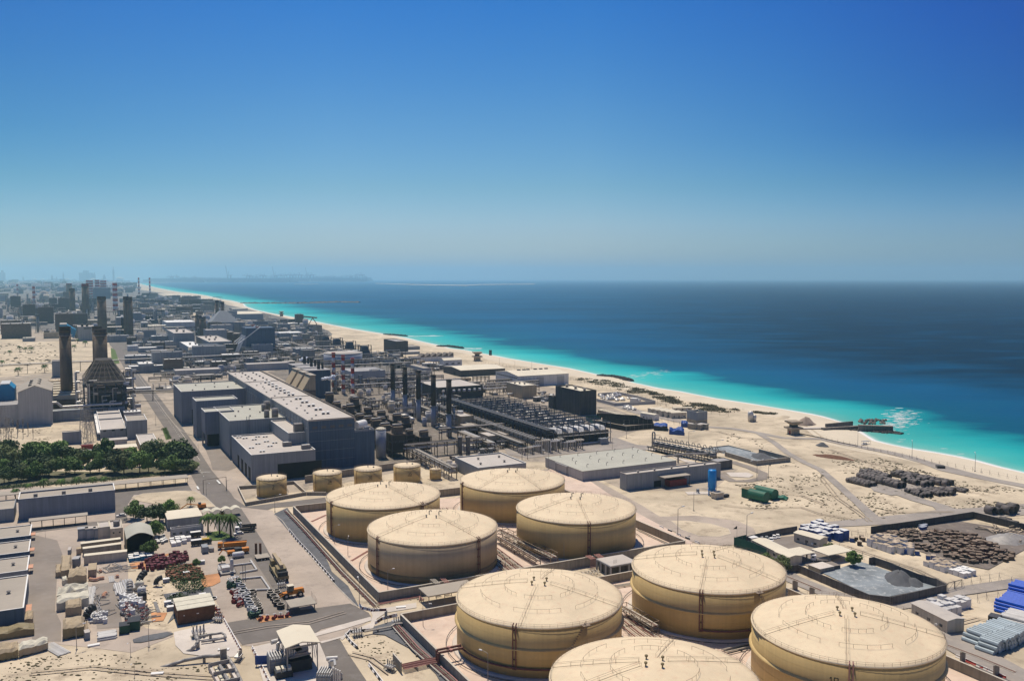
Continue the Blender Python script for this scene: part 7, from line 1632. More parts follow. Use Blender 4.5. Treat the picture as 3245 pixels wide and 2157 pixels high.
crates('white topped crate in the neat block in front of the low white building','white topped crates by the low white building',PW([cF(1680,250),cF(1790,240),cF(1860,190),cF(1840,170),cF(1660,185)]),34,2.1,1.6,1.5,'white_plastic','white_trim',2,jit=.03)
crates('maroon steel frame in the heap beside the blue crates','maroon steel frames',PW([cF(1350,460),cF(1400,500),cF(1620,470),cF(1840,400),cF(1830,330),cF(1690,330),cF(1480,380)]),100,1.3,.9,1.9,'maroon',None,3,name='steel_rack',cat='rack',jit=.4)
crates('rusty brown rack in the overgrown store','rusty brown racks',PW([cF(1640,470),cF(1900,440),cF(1990,520),cF(1960,580),cF(1700,600),cF(1640,560)]),95,1.5,1.1,1.3,'rust',None,4,name='steel_rack',cat='rack',jit=.4)
crates('small grey scrap box beside the low white building','grey scrap boxes',PW([cF(1530,150),cF(1650,160),cF(1640,230),cF(1540,230)]),18,1.4,1.2,1.1,'slate_wall','white_trim',5,jit=.5)
for k,(x,y,lab)in enumerate(((1600,608,'pale blue box on the sand, farthest of four'),(1612,835,'pale blue box on the sand, second from the concrete rings'),(1637,885,'pale blue box on the sand nearest the long crates'),(1798,540,'pale blue box on top of the rusty racks'),(1955,760,'pale blue box among the weeds'),(1950,430,'small pale blue box by the conifer'))):
 t=thing('plastic_box',lab,'box',g(cF(x,y)),GA);MB().box(0,2.4,0,1.8,0,1.4).build('body','stack_blue',t);MB().box(-.05,2.45,-.05,1.85,1.4,1.5).build('lid','white_trim',t)
RG=None
def ringpipe(label,P,r_,h,m,rim,group):
 t=thing('pipe_ring',label,'pipe ring',P,0,group);MB().lathe([(r_,0),(r_,h),(r_*.86,h),(r_*.86,.05)],18).build('wall',m,t,False);MB().lathe([(r_+.02,h),(r_+.02,h+.12),(r_*.86,h+.12),(r_*.86,h)],18).build('rim',rim,t);return t
for k,(x,y)in enumerate(((1680,825),(1738,812),(1795,803),(1855,797),(1915,785),(1970,780),(2035,775),(2085,765),(1713,735),(1665,800))):
 if RG is None:RG=ringpipe('pale concrete ring in the arc above the long brown crates',g(cF(x,y)),1.5,.5,'concrete','white_trim','pale concrete rings above the brown crates')
 else:dup(RG,g(cF(x,y)),0)
R2=ringpipe('short black pipe with pale rim, in the heap at the valve yard edge',g(cG(745,725)),1.4,1.8,'black_metal','concrete_cap','short black pipes with pale rims, left heap')
for(x,y)in((735,750),(750,780),(775,810),(780,835),(795,845),(800,870),(810,890),(720,790),(765,800)):dup(R2,g(cG(x,y+12)),0)
for k,(x,y)in enumerate(((925,715),(975,712),(950,760),(970,790),(985,820),(1020,850),(920,735),(985,730))):dup(R2,g(cG(x,y+10)),0,'short black pipe with pale rim, in the heap beside the crane truck','short black pipes with pale rims, right heap')
R3=ringpipe('grey drum with pale lid in the valve yard',g(cG(640,680)),1.3,2.3,'pipe_grey','white_trim','grey drums of the valve yard');MB().cyl(0,0,2.1,2.25,1.1,16).build('lid','white_trim',R3)
for(x,y)in((655,720),(640,750),(670,770),(690,800),(700,830),(720,860),(730,900),(760,930),(600,650),(690,760)):dup(R3,g(cG(x,y)),0)
v1=valve('dark red valve with handwheel in the valve yard heap',g(cG(560,720)),1.0,'red_dark','white_trim','dark red valves of the valve yard')
for(x,y)in scatter(PW([cG(540,700),cG(620,690),cG(670,800),cG(620,860),cG(560,800)]),22,rt):dup(v1,(x,y,0),rt.uniform(0,6),None,None,rt.uniform(.8,1.2))
for k,(x,y)in enumerate(((825,975),(885,970),(958,960),(1020,950),(1085,938),(410,905),(415,935),(435,965),(395,880))):dup(v1,g(cG(x,y)),rt.uniform(0,6),'dark red valve in the spaced row along the end of the yard' if k<5 else 'dark red valve at the end of the long brown crates','dark red valves set out in a row' if k<5 else 'dark red valves by the brown crates',1.0)
v2=valve('dark green valve among the black drums of the valve yard',g(cG(540,660)),1.6,'dark_green','white_trim','dark green valves')
for(x,y)in((560,640),(520,650),(750,930),(770,945),(585,630)):dup(v2,g(cG(x,y)),rt.uniform(0,6),None,None,1.1)
for k,(L_,lab)in enumerate(((((540,450),(740,425),(725,400),(785,492),(620,522)),'square loop of pale pipe on the valve yard, farther'),(((640,580),(830,562),(915,685),(685,692)),'square loop of pale pipe on the valve yard, nearer'))):
 P=[g(cG(x,y))for x,y in L_];t=thing('pipe_loop',lab,'pipe',P[0],0);b=MB();b.path([tuple((p-P[0])+Vector((0,0,.7)))for p in P],.38,8);b.build('pipe','pipe_white',t);b=MB();[b.rbox((p-P[0]).x,(p-P[0]).y,0,.8,.8,.5)for p in P];b.build('support','concrete',t)
t=thing('post_pair','pair of thin tall posts in the valve yard','posts',g(cG(650,580)),GA);MB().tube((0,0,0),(0,0,6.5),.14,6).build('post','steel',t);MB().tube((.9,0,0),(.9,0,6.5),.14,6).build('post','steel',t)
t=thing('pump','white machine skid with pipes at the corner of the valve yard','pump',g(cG(430,540)),GA);MB().box(0,6,0,9,.3,.8).build('skid','steel',t);MB().box(1,4,2,7,.8,2.6).build('casing','pale_metal',t);vessel(t,4.6,1,1.2,.7,5,'z','pipe_white','vessel',10);b=MB();b.path([(0,0,2.6),(0,6,2.6),(5,6,2.6)],.3,6);b.build('pipe','pipe_white',t)
# -- far works, town and port under the haze
r=random.Random(31);b=MB();c2=MB()
for k in range(2600):
 x=r.uniform(-100,2000)if k%2 else r.uniform(-100,1700);y=331+(r.random()**1.4)*125;P=g(cO(x,y))
 if P.y>30000:continue
 if x>1900 and y<350+(x-1900)*.25:continue
 s=P.y/2600;q=MB().rbox(P.x,P.y,0,r.uniform(10,42)*s**.6,r.uniform(8,28)*s**.6,r.uniform(4,13)*s**.55*(2.2 if r.random()<.05 else 1),GA)
 (b if r.random()<.62 else c2).add(q.v,q.f)
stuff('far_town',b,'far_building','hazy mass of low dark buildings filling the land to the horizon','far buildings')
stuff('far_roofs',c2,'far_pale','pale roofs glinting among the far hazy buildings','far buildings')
DG='pale domed gas tanks on the horizon'
for k,(x,y,w_)in enumerate(((800,292,60),(1000,300,70),(1392,312,92),(1555,300,80),(1790,305,110),(640,300,60),(520,296,60))):
 P=g(cO(x,y+38));r_=pxr(P,w_/4.718);t=thing('gas_tank','%s pale domed tank on the far left horizon'%ord_[k],'storage tank',P,0,DG);MB().cyl(0,0,0,r_*.7,r_,24).build('shell','white_wall',t,True);MB().lathe([(r_,r_*.7),(r_*.8,r_*.95),(r_*.4,r_*1.12),(.01,r_*1.18)],24).build('roof','cream_roof',t,True)
for k,(x,ty,w_)in enumerate(((1290,175,150),(950,195,16),(1415,205,26),(1700,120,20),(1560,235,30),(780,240,24),(850,262,12),(350,262,20),(1930,320,16),(40,170,60))):
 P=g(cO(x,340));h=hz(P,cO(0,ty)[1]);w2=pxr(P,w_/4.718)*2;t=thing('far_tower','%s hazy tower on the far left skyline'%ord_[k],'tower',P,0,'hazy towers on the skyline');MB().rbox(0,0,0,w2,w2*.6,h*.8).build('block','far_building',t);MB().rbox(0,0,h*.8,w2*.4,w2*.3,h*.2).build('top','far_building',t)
CG=None
def qcrane(label,P,s,up=True):
 t=thing('quay_crane',label,'crane',P,0,'quay cranes of the far port');h=60*s;w_=26*s;q=2.2*s;b=MB()
 for x in(0,w_):
  for y in(0,20*s):b.box(x-q,x+q,y-q,y+q,0,h)
 for z in(h*.3,h*.95):b.box(0,w_,-q,q,z-q,z+q)
 b.box(-q,q,0,20*s,h*.3,h*.3+2*q);b.build('frame','far_building',t)
 b=MB()
 if up:b.tube((0,0,h),(-14*s,0,h+80*s),q*1.6,4);b.tube((w_,0,h),(w_+22*s,0,h),q,4);b.tube((w_*.5,0,h),(w_*.4,0,h+32*s),q,4)
 else:b.box(-45*s,w_+20*s,-q,q,h,h+2*q);b.tube((w_*.5,0,h),(w_*.5,0,h+22*s),q,4);b.tube((w_*.5,0,h+22*s),(-40*s,0,h+q),q*.6,4)
 b.build('boom','far_building',t);return t
for k,(x,y0,ty)in enumerate(((1262,287,88),(1842,282,98),(2252,282,108))):
 P=g(cP(x,y0));h=hz(P,cP(0,ty)[1]);o_=qcrane('tall quay crane with raised boom, %s of three on the horizon'%('first','middle','last')[k],P,h/140)
P=g(cP(1500,286));h=hz(P,cP(0,180)[1]);c0=qcrane('low quay crane in the hazy crowded row of the far port',P,h/84,False)
for k in range(24):dup(c0,g(cP(1540+k*62+r.uniform(-18,18),283+r.uniform(-3,3))),r.uniform(-.3,.3),None,None,r.uniform(.75,1.15))
for k in range(6):dup(c0,g(cP(560+k*70+r.uniform(-18,18),290)),r.uniform(-.3,.3),None,None,r.uniform(.5,1.0))
b=MB()
for k in range(330):
 x=420+(r.random()**.8)*2430;y=r.uniform(276,292)if x<2000 else r.uniform(268,286);P=g(cP(x,y));s=P.y/9000;b.rbox(P.x,P.y,0,r.uniform(80,420)*s,r.uniform(60,160)*s,r.uniform(9,36)*s,r.uniform(-.2,.2))
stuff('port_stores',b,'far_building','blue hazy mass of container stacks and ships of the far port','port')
for k,(x,y)in enumerate(((980,237),(1140,242))):
 P=g(S2(x,y)+(0,)if False else(S2(x,y)[0],S2(x,y)[1]));t=thing('ship','%s low dark ship against the sand island'%('left','right')[k],'ship',(P.x,P.y,SEA),0);L_=pxr(P,22)*2
 MB().frus(0,L_*.92,0,L_*.15,0,-L_*.03,L_,-2,L_*.16,L_*.06).build('hull','far_building',t);MB().box(L_*.75,L_*.9,L_*.03,L_*.12,L_*.06,L_*.13).build('bridge','far_pale',t)
# -- vehicles
def wheels(t,xs,w_,r_,z=None):
 for x in xs:
  for y in(.12,w_-.12):
   o=MB().tube((x,y-.16,r_),(x,y+.16,r_),r_,14).build('wheel','tyre',t);MB().tube((x,y-.18,r_),(x,y+.18,r_),r_*.5,8).build('rim','pale_metal',o)
def lorry(label,P,rz,L_=9,body='orange_paint',cab='orange_paint',kind='tipper',group=None,s=1.0):
 t=thing('lorry',label,'lorry',P,rz,group);w_=2.5;t.scale=(s,s,s)
 MB().box(.1,L_,.6,1.9,.75,1.05).build('chassis','black_metal',t)
 MB().xprof([(0,1.0),(2.5,1.0),(2.5,2.9),(2.4,3.05),(.1,3.05),(0,2.9)][::-1],0,2.1).build('cab',cab,t)
 MB().box(-.04,0,.25,2.25,2.0,2.75).build('windscreen','glass_dark',t);MB().box(.3,1.3,-.03,2.53,2.0,2.7).build('side_window','glass_dark',t)
 MB().box(-.06,0,.1,2.4,.7,1.1).build('bumper','black_metal',t)
 for y in(.2,2.0):MB().box(-.09,-.06,y,y+.3,.85,1.02).build('headlight','white_trim',t)
 if kind=='tipper':
  MB().add([(2.5,0,1.2),(L_,0,1.2),(L_,2.5,1.2),(2.5,2.5,1.2),(2.4,-.05,2.9),(L_+.3,-.05,2.9),(L_+.3,2.55,2.9),(2.4,2.55,2.9)],[(3,2,1,0),(0,1,5,4),(1,2,6,5),(2,3,7,6),(3,0,4,7)]).build('skip_body',body,t);MB().box(2.5,L_+.2,.05,2.45,2.5,2.6).build('load',body,t)
  b=MB();[b.box(x,x+.12,-.12,-.02,1.2,2.9)for x in[2.8+k*.9 for k in range(int((L_-2.6)/.9))]];b.build('rib',body,t)
 else:
  MB().box(2.4,L_,0,2.5,1.1,1.3).build('bed',body,t);MB().box(2.4,L_,0,.06,1.3,1.8).box(2.4,L_,2.44,2.5,1.3,1.8).box(L_-.06,L_,.06,2.44,1.3,1.8).build('side_board',body,t)
 wheels(t,[1.0,L_-2.4,L_-1.1],w_,.5);return t
def car(label,P,rz,col='white_paint',group=None):
 t=thing('parked_car',label,'car',P,rz,group)
 MB().yprof([(0,.35),(4.4,.35),(4.45,.8),(4.3,.95),(.1,.9),(0,.7)][::-1],0,1.8).build('body',col,t);MB().frus(1.1,4.0,.08,1.72,.92,1.6,3.6,.2,1.6,1.45).build('cabin','glass_dark',t);MB().box(1.65,3.55,.22,1.58,1.45,1.49).build('roof',col,t)
 wheels(t,[.85,3.55],1.8,.33);return t
HD=lambda a,c:atan2(*(lambda d:(d.y,d.x))(g(c)-g(a)))
lorry('orange tipper lorry parked in front of the palms',g(cE(1968,1405)),HD(cE(1968,1405),cE(2220,1385)),12)
t=lorry('white flatbed lorry at the edge of the yard, nearer of two',g(cE(2125,1258)),HD(cE(2125,1258),cE(2268,1245)),9,'black_metal','white_paint','flat')
dup(t,g(cE(2142,1222)),None,'white flatbed lorry at the edge of the yard, farther of two')
lorry('white lorry cab with short bed inside the walled parking compound',g(cK(262,405)),HD(cK(262,405),cK(450,420)),8,'pale_metal','white_paint','flat')
car('small white pickup in front of the flatbed lorries',g(cE(2115,1275)),HD(cE(2115,1275),cE(2190,1265)))
car('white car beside the corner of the blue grey warehouse',g(cE(1052,1110)),GA)
cc=None
for k,(x,y,m,lab)in enumerate(((1640,218,'white_paint','white car by the wall, nearest the green net'),(1665,205,'white_paint','white van like car by the wall, second from the green net'),(1735,212,'black_metal','black car between two white ones in the compound'),(1765,200,'white_paint','white car in the middle of the compound row'),(1800,213,'black_metal','dark car in the front line of the compound'),(1815,198,'slate_wall','grey car in the middle of the compound row'),(1860,212,'white_paint','white car in the front line of the compound'),(1890,186,'white_paint','white car near the far end of the compound row'),(1925,178,'white_paint','last white car by the site hut'))):
 car(lab,g(cJ(x,y)),GA+.9,m,'cars parked in the walled compound')
longbox('white box trailer at the green net end of the parked cars',cJ(1640,225),cJ(1710,215),3,2.6,'white_wall','white_trim','box_trailer','trailer')
for k,(x,y,m,lab)in enumerate(((2060,300,'white_paint','white car in the junk compound'),)):pass
car('white jeep with dark canopy on the beach by the fence',g(cM(475,570)),GA-.2)
t=thing('car_trailer','small trailer with flat canopy standing by the beach jeep','trailer',g(cM(485,560)),GA-.2);MB().box(0,6,0,2.4,1.9,2.1).build('canopy','slate_wall',t);b=MB();[b.box(x,x+.1,y,y+.1,.3,1.9)for x in(0,5.9)for y in(0,2.3)];b.build('post','steel',t)
def loader(label,P,rz,s=1.0,m='yellow_paint'):
 t=thing('wheel_loader',label,'wheel loader',P,rz);t.scale=(s,s,s)
 MB().frus(2.6,6.2,.5,2.1,.9,3.0,6.0,.6,2.0,2.2).build('engine_hood',m,t);MB().box(1.6,3.2,.55,2.05,1.9,3.3).build('cab','glass_dark',t);MB().box(1.5,3.3,.45,2.15,3.3,3.45).build('cab_roof','cream_roof',t)
 MB().box(.2,2.6,.7,1.9,.8,1.6).build('front_frame',m,t);b=MB();b.tube((1.8,.6,1.7),(-1.0,.6,.7),.15,6);b.tube((1.8,2.0,1.7),(-1.0,2.0,.7),.15,6);b.build('lift_arm',m,t)
 MB().xprof([(0,.2),(2.6,.2),(2.6,1.3),(0,1.3)],-1.9,-1.0).build('bucket','steel',t);wheels(t,[.9,4.9],2.6,.8);return t
loader('yellow wheel loader parked behind the flat trailer',g(cG(1045,775)),HD(cG(1045,790),cG(1150,770)),1.35,'orange_paint')
loader('yellow wheel loader at the corner of the yard near the palms',g(cE(2035,1105)),1.9,1.1)
t=thing('crane_lorry','khaki mobile crane lorry with its boom folded along the roof','mobile crane',g(cG(905,480)),HD(cG(905,480),cG(985,615)));L_=(g(cG(985,615))-g(cG(905,480))).length;q=L_/11
t.scale=(q,q,q);MB().box(0,11,0,2.8,.9,1.6).build('chassis','khaki',t);MB().box(0,2.2,.2,2.6,1.6,2.9).build('cab','khaki',t);MB().box(6.5,10,.3,2.5,1.6,3.2).build('superstructure','khaki',t);b=MB();b.box(-.8,9.5,1.0,1.8,3.25,4.0);b.build('boom','canvas',t);MB().box(-.04,0,.4,2.4,2.1,2.7).build('windscreen','glass_dark',t)
MB().box(10,11,.2,2.6,1.6,2.6).build('counterweight','black_metal',t);wheels(t,[1,2.6,8,9.6],2.8,.65)
t=thing('flat_trailer','flat pale roof like deck trailer casting a dark shadow beside the loader','trailer',g(cG(1115,930)),GA);w_=loc(g(cG(1235,860),3),t.location)[0];MB().box(0,9.5,0,8,2.8,3.1).build('deck','tan_roof',t)
for x in(.5,8.6):
 for y in(.5,7):MB().box(x,x+.3,y,y+.3,0,2.8).build('leg','dark_steel',t)
b=MB();[b.tube((9.5,y,3.1),(9.5,y,5),.06,4)for y in(0,2,4,6,8)];b.build('stake','steel',t)
t=thing('flat_trailer','small pale deck trailer beside two rusty upright beams','trailer',g(cG(785,400)),GA);MB().box(0,5.6,0,6,1.2,1.4).build('deck','tan_roof',t);wheels(t,[2,3.4],5.6,.55)
for k,x in enumerate((770,812)):t=thing('upright_beam','rusty beam standing upright beside the small deck trailer, %s one'%('left','right')[k],'beam',g(cG(x,345)),GA,'rusty upright beams');MB().box(0,.9,0,.25,0,5.6).box(0,.2,.25,.8,0,5.6).build('beam','rust',t)
t=thing('road_tanker','white round ended tank lying on a low trailer by the orange machine','tank',g(cE(2100,1490)),GA);vessel(t,0,1.2,1.6,1.2,5.2,'x','white_plastic','tank',14);MB().box(.3,4.9,.2,2.2,.3,.7).build('frame','steel',t);wheels(t,[1.2,3.8],2.4,.4)
t=thing('orange_machine','orange digger with black body beside the white round ended tank','digger',g(cE(2060,1460)),GA);MB().box(0,3,0,2.4,.8,2).build('body','orange_paint',t);MB().box(3,6,0,2.4,1.0,2.8).build('engine','black_metal',t);MB().box(6,9,0,2.4,1.0,2.6).build('tank','orange_paint',t);b=MB();b.path([(0,1,1.8),(-2,1,3),(-3.6,1,1.0)],.22,6);b.build('arm','orange_paint',t);wheels(t,[1,5,8],2.4,.6)
t=thing('digger','orange excavator with long arm lying behind the garage','digger',g(cE(1790,1040)),GA);MB().box(0,4,0,2.6,1,2.6).build('body','orange_paint',t);MB().box(0,4.4,-.2,.5,0,.9).build('track','black_metal',t);MB().box(0,4.4,2.1,2.8,0,.9).build('track','black_metal',t);MB().box(.2,1.6,.2,1.4,2.6,3.6).build('cab','glass_dark',t);b=MB();b.path([(0,1.2,2.4),(-5,1.2,3.4),(-9,1.2,1)],.3,6);b.build('arm','orange_paint',t)
t=thing('road_sweeper','dark compact machine standing behind the white topped crates','machine',g(cE(1725,1300)),GA);MB().box(0,4.5,0,2.2,.7,2.7).build('body','black_metal',t);MB().box(-.05,4.55,-.05,2.25,2.7,2.85).build('roof','white_trim',t);wheels(t,[.9,3.4],2.2,.5)
dup(t,g(cE(1730,1375)),None,'dark compact machine in front of the white topped crates');
t=thing('site_machine','yellow topped dark machine left of the orange lorry','machine',g(cE(1810,1360)),GA);MB().box(0,5,0,2.2,.7,2.2).build('body','black_metal',t);MB().box(0,4,0,2.2,2.2,2.6).build('hood','yellow_paint',t);wheels(t,[1,4],2.2,.5)
t=thing('compressor','grey compressor and hoses left of the orange lorry, nearer the maroon frames','machine',g(cE(1830,1440)),GA);MB().box(0,2.6,0,5,.5,3).build('body','slate_wall',t);MB().box(3,5,1,4,.3,1.8).build('pump','steel',t)
bar0=None
def barrier_line(label,group,pts,n,L_=1.6,first='white_paint',alt='black_metal',h=.95,name='barrier',par=True):
 P=[g(p)for p in pts];seg=[(P[i+1]-P[i]).length for i in range(len(P)-1)];T_=sum(seg);prot={}
 for k in range(n):
  s=T_*(k+.5)/n;i=0
  while s>seg[i]and i<len(seg)-1:s-=seg[i];i+=1
  d=(P[i+1]-P[i]).normalized();p=P[i]+d*s;a=atan2(d.y,d.x);key=k%2
  lab='%s block %s'%('white' if key==0 else('black' if alt=='black_metal' else 'red'),label)
  if key not in prot:
   t=thing(name,lab,'barrier',p,a,group);MB().xprof([(-.42,0),(.42,0),(.38,.25),(.16,.5),(.12,h),(-.12,h),(-.16,.5),(-.38,.25)],-L_/2,L_/2).build('body',first if key==0 else alt,t);MB().box(-L_/2+.1,L_/2-.1,-.14,.14,h,h+.03).build('top',first,t);prot[key]=t
  else:dup(prot[key],p,a)
barrier_line('of the barrier row along the right kerb of the yard','black and white barriers along the kerb',[cG(1100,95),cG(1175,190),cG(1250,270),cG(1330,355),cG(1430,470),cG(1545,605)],38,1.5,h=1.2)
barrier_line('of the barrier row beside the pale paving with the pipe bend','barriers beside the pale paving',[cG(462,975),cG(530,1090),cG(628,1270)],24,1.5,alt='brown_pipe')
barrier_line('of the barrier row left of the big canopy','barriers left of the big canopy',[cG(740,1245),cG(830,1420),cG(900,1568),cG(980,1740)],22,1.5,alt='brown_pipe')
barrier_line('of the curved barrier at the lamp post corner','barriers at the lamp post corner',[cG(1795,835),cG(1820,860),cG(1920,885),cG(2040,880)],8,2.6,alt='maroon')
barrier_line('of the curved barrier in front of the sign','barriers in front of the sign',[cG(1955,1000),cG(2010,965),cG(2145,930)],9,2.2,alt='maroon')
barrier_line('of the barrier around the valve group','barriers round the valve group',[cG(1885,1075),cG(1690,1095),cG(1660,1130),cG(1710,1195),cG(1770,1250)],14,2.0)
barrier_line('of the barrier row down the side of the sandy plot','barriers beside the sandy plot',[cG(1885,1415),cG(1950,1500),cG(2010,1580),cG(2060,1650)],9,2.2)
barrier_line('on the farm road verge behind the upper farm','blocks on the farm road verge',[cJ(720,50),cJ(860,110),cJ(1010,175),cJ(1160,235)],5,3.0)
barrier_line('on the farm road verge beside the tank numbered 10','blocks beside the tank numbered 10',[cK(1715,1345),cK(1860,1410),cK(1995,1470),cK(2135,1530)],4,6.0,alt='red_paint')
t=thing('sign_board','white framed sign board on two posts inside the curve of barriers','sign',g(cG(2040,1000)),1.2);MB().tube((0,0,0),(0,0,4),.1,5).build('post','steel',t);MB().tube((1.6,0,0),(1.6,0,4),.1,5).build('post','steel',t);MB().box(-.1,1.7,-.05,.05,1.6,4).build('panel','slate_wall',t)
t=thing('sign_board','plain blue board beside the barriers left of the ducts','sign',g(cG(768,1425)),GA*.2);MB().box(0,4.6,0,.15,.6,3.4).build('panel','tarp_blue',t);MB().box(.3,.5,-.02,.1,0,.6).build('post','steel',t);MB().box(4.1,4.3,-.02,.1,0,.6).build('post','steel',t)
def goalpost(label,A,B,h,m='brown_steel'):
 P=g(A);d=g(B)-P;t=thing('height_gantry',label,'gantry',P,atan2(d.y,d.x));b=MB();b.tube((0,0,0),(0,0,h),.16,6);b.build('post',m,t);b=MB();b.tube((d.length,0,0),(d.length,0,h),.16,6);b.build('post',m,t);b=MB();b.tube((-.1,0,h),(d.length+.1,0,h),.14,6);b.build('beam',m,t)
goalpost('brown height limit gantry over the junction by the small tank numbered 2',cE(1838,890),cE(2045,860),7.5)
goalpost('black bent pipe gantry in front of the evaporators',cC(725,1445),cC(775,1440),9,'black_metal')
for(c_,lab,h)in((cE(1865,910),'lamp post at the sandy island by the junction',7),(cE(2050,880),'lamp post behind the height limit gantry',7),(cA(1408,1560),'lamp post on the side of the main road by the grove',9),(cE(1798,565),'lamp post along the workshop forecourt',8),(cE(2120,600),'lamp post on the workshop forecourt kerb',8),(cC(965,1535),'lamp post between the reservoir and the low white roofed building',12),(cC(1118,1365),'lamp post in front of the evaporator unit',9),(cC(1540,1355),'lamp post on the reservoir road',9),(cC(1668,1250),'lamp post beside the road bend near the filters',10),(cL(680,800),'lamp post behind the filter row',11),(cL(1010,960),'lamp post between filters and white basin',13),(cL(1487,1200),'tall lamp post on the service road loop',12),(cL(1625,1180),'second lamp post on the service road loop',11),(cL(740,1560),'lamp post on the sand in front of the blue silo',10),(cC(520,575),'lamp post behind the low dark warehouse',9),(cC(812,620),'lamp post at the beach fence behind the hangar',9),(cC(660,615),'lamp post at the beach fence left of the hangar',9),(cF(752,1260),'thin post among the lower left tarpaulins',8),(cF(1280,1330),'thin post on the sand by the grey pipes',5),(cF(1460,1235),'thin post at the dark patch of ground',8),(cF(1318,1540),'thin post on the lower left sand',5),(cE(410,1290),'small lamp post on the asphalt by the sheds',4)):
 dup(L0,g(c_),rt.uniform(0,6),lab,'lamp posts about the works',h/8)
LB=None
for(c_,ty,lab)in((cM(420,585),440,'left'),(cM(1033,720),530,'middle'),(cM(1745,865),665,'right')):
 P=g(c_);h=hz(P,cM(0,ty)[1]);dup(L0,P,1.2,'tall beach lamp post, %s of three along the fence'%lab,'tall lamp posts along the beach fence',h/8)
def fence(label,pts,h,step,m='steel',mesh='dark_net',rails=2,kick=True,group=None,sc=1.0):
 P=[g(p)for p in pts];o=P[0];t=thing('wire_fence',label,'fence',o,0,group);seg=[(P[i+1]-P[i]).length for i in range(len(P)-1)];T_=sum(seg);n=max(2,min(95,int(T_/step)))
 for k in range(n+1):
  s=T_*k/n;i=0
  while s>seg[i]+1e-6 and i<len(seg)-1:s-=seg[i];i+=1
  d=(P[i+1]-P[i]).normalized();p=P[i]+d*s-o;b=MB();b.tube(p,(p.x,p.y,h),.07*sc,5);b.tube((p.x,p.y,h),(p.x-d.y*.5,p.y+d.x*.5,h+.4),.05*sc,4)
  if kick:b.tube((p.x,p.y,h*.8),(p.x+d.x*1.2,p.y+d.y*1.2,0),.05*sc,4)
  b.build('post',m,t)
 for q in range(rails):
  b=MB();z=h*(q+1)/rails
  for i in range(len(P)-1):a=P[i]-o;c=P[i+1]-o;b.tube((a.x,a.y,z),(c.x,c.y,z),.025*sc,4)
  b.build('wire',m,t)
 return t
fence('long wire fence with braced posts along the beach, near stretch',[cM(0,505),cM(250,560),cM(600,640),cM(1000,720),cM(1380,800),cM(1750,870),cM(2299,985),cM(2600,1060)],2.6,5.5,'rail_metal')
fence('wire fence along the beach behind the dark scrub, far stretch',[cC(300,560),cC(560,600),cC(800,640),cC(1150,720),cC(1500,810),cC(1800,880),cC(2050,960),cL(250,300),cL(600,370),cL(1150,450)],2.4,9,'rail_metal')
fence('wire fence with angled posts beside the sandy track behind the grey basin',[cK(540,290),cK(660,330),cK(780,375),cK(930,430),cK(1070,480),cK(1210,530),cK(1360,590),cK(1510,645)],3.2,6.0,'steel')
fence('wire fence and gates along the track by the pallet stacks',[cK(1600,700),cK(1690,665),cK(1750,650),cK(1870,620),cK(2100,580),cK(2350,660)],3.0,5.0,'steel')
fence('wire fence behind the wrapped bale stacks, in front of the blue pipes',[cK(1740,790),cK(1880,800),cK(1990,765),cK(2200,735),cK(2400,690)],3.0,5.0,'steel')
fence('short wire fence where the blue covered stacks begin',[cK(660,170),cK(740,150),cK(800,145)],3.2,4.0,'steel')
t=thing('wire_gate','pair of dark framed wire gates at the corner of the basin wall','gate',g(cK(1600,690)),HD(cK(1600,690),cK(1695,665)));
for k in range(2):b=MB();x0=k*4.3;b.box(x0,x0+.15,-.05,.05,0,3.4).box(x0+4,x0+4.15,-.05,.05,0,3.4).box(x0+.15,x0+4,-.05,.05,3.2,3.4).box(x0+.15,x0+4,-.05,.05,.2,.35);b.tube((x0+.1,0,.3),(x0+4,0,3.2),.06,4);b.build('leaf','dark_steel',t)
def screen(label,pts,h,m='green_net'):
 P=[g(p)for p in pts];o=P[0];t=thing('net_screen',label,'screen',o,0)
 for i in range(len(P)-1):
  d=P[i+1]-P[i];c=(P[i]+P[i+1])/2-o;MB().rbox(c.x,c.y,.1,d.length,.06,h,atan2(d.y,d.x)).build('net',m,t)
  for k in range(int(d.length/4)+1):q=P[i]+d.normalized()*min(k*4,d.length)-o;MB().tube((q.x+.1,q.y,0),(q.x+.1,q.y,h+.3),.07,5).build('post','steel',t)
screen('green net screen around the corner of the parking compound',[cJ(1470,250),cJ(1500,255),cJ(1655,305),cJ(1790,370)],4.2)
screen('small green net panel at the tip of the compound wall',[cJ(1488,250),cJ(1590,225)],4.2)
screen('long dark netting round an empty plot beside the black evaporator field',[cC(1370,1130),cC(1660,1185),cC(1915,1165),cC(1900,1120),cC(1640,1130),cC(1450,1095)],4,'dark_net')
screen('upper dark netting behind the plot with the green edge',[cC(1450,1080),cC(1840,1115),cC(1755,1080),cC(1400,1060)],3.6,'dark_net')
screen('green net strip beside the evaporator covers',[cC(1370,1130),cC(1300,1085),cC(1440,1080)],3.4,'green_net')
fence('dark post fence between the plot and the blue tarpaulins',[cC(1760,1075),cC(2030,1110),cC(2200,1140)],3,6,'dark_steel')
t=thing('pennant','small black flag on a pole at the road bend','flag',g(cJ(1500,170)),0);MB().tube((0,0,0),(0,0,6),.06,5).build('pole','steel',t);MB().add([(0,0,6),(-1.8,.1,4.4),(0,0,4.4),(0,.04,6),(-1.8,.14,4.4),(0,.04,4.4)],[(0,1,2),(5,4,3),(0,3,4,1),(1,4,5,2)]).build('cloth','black_metal',t)
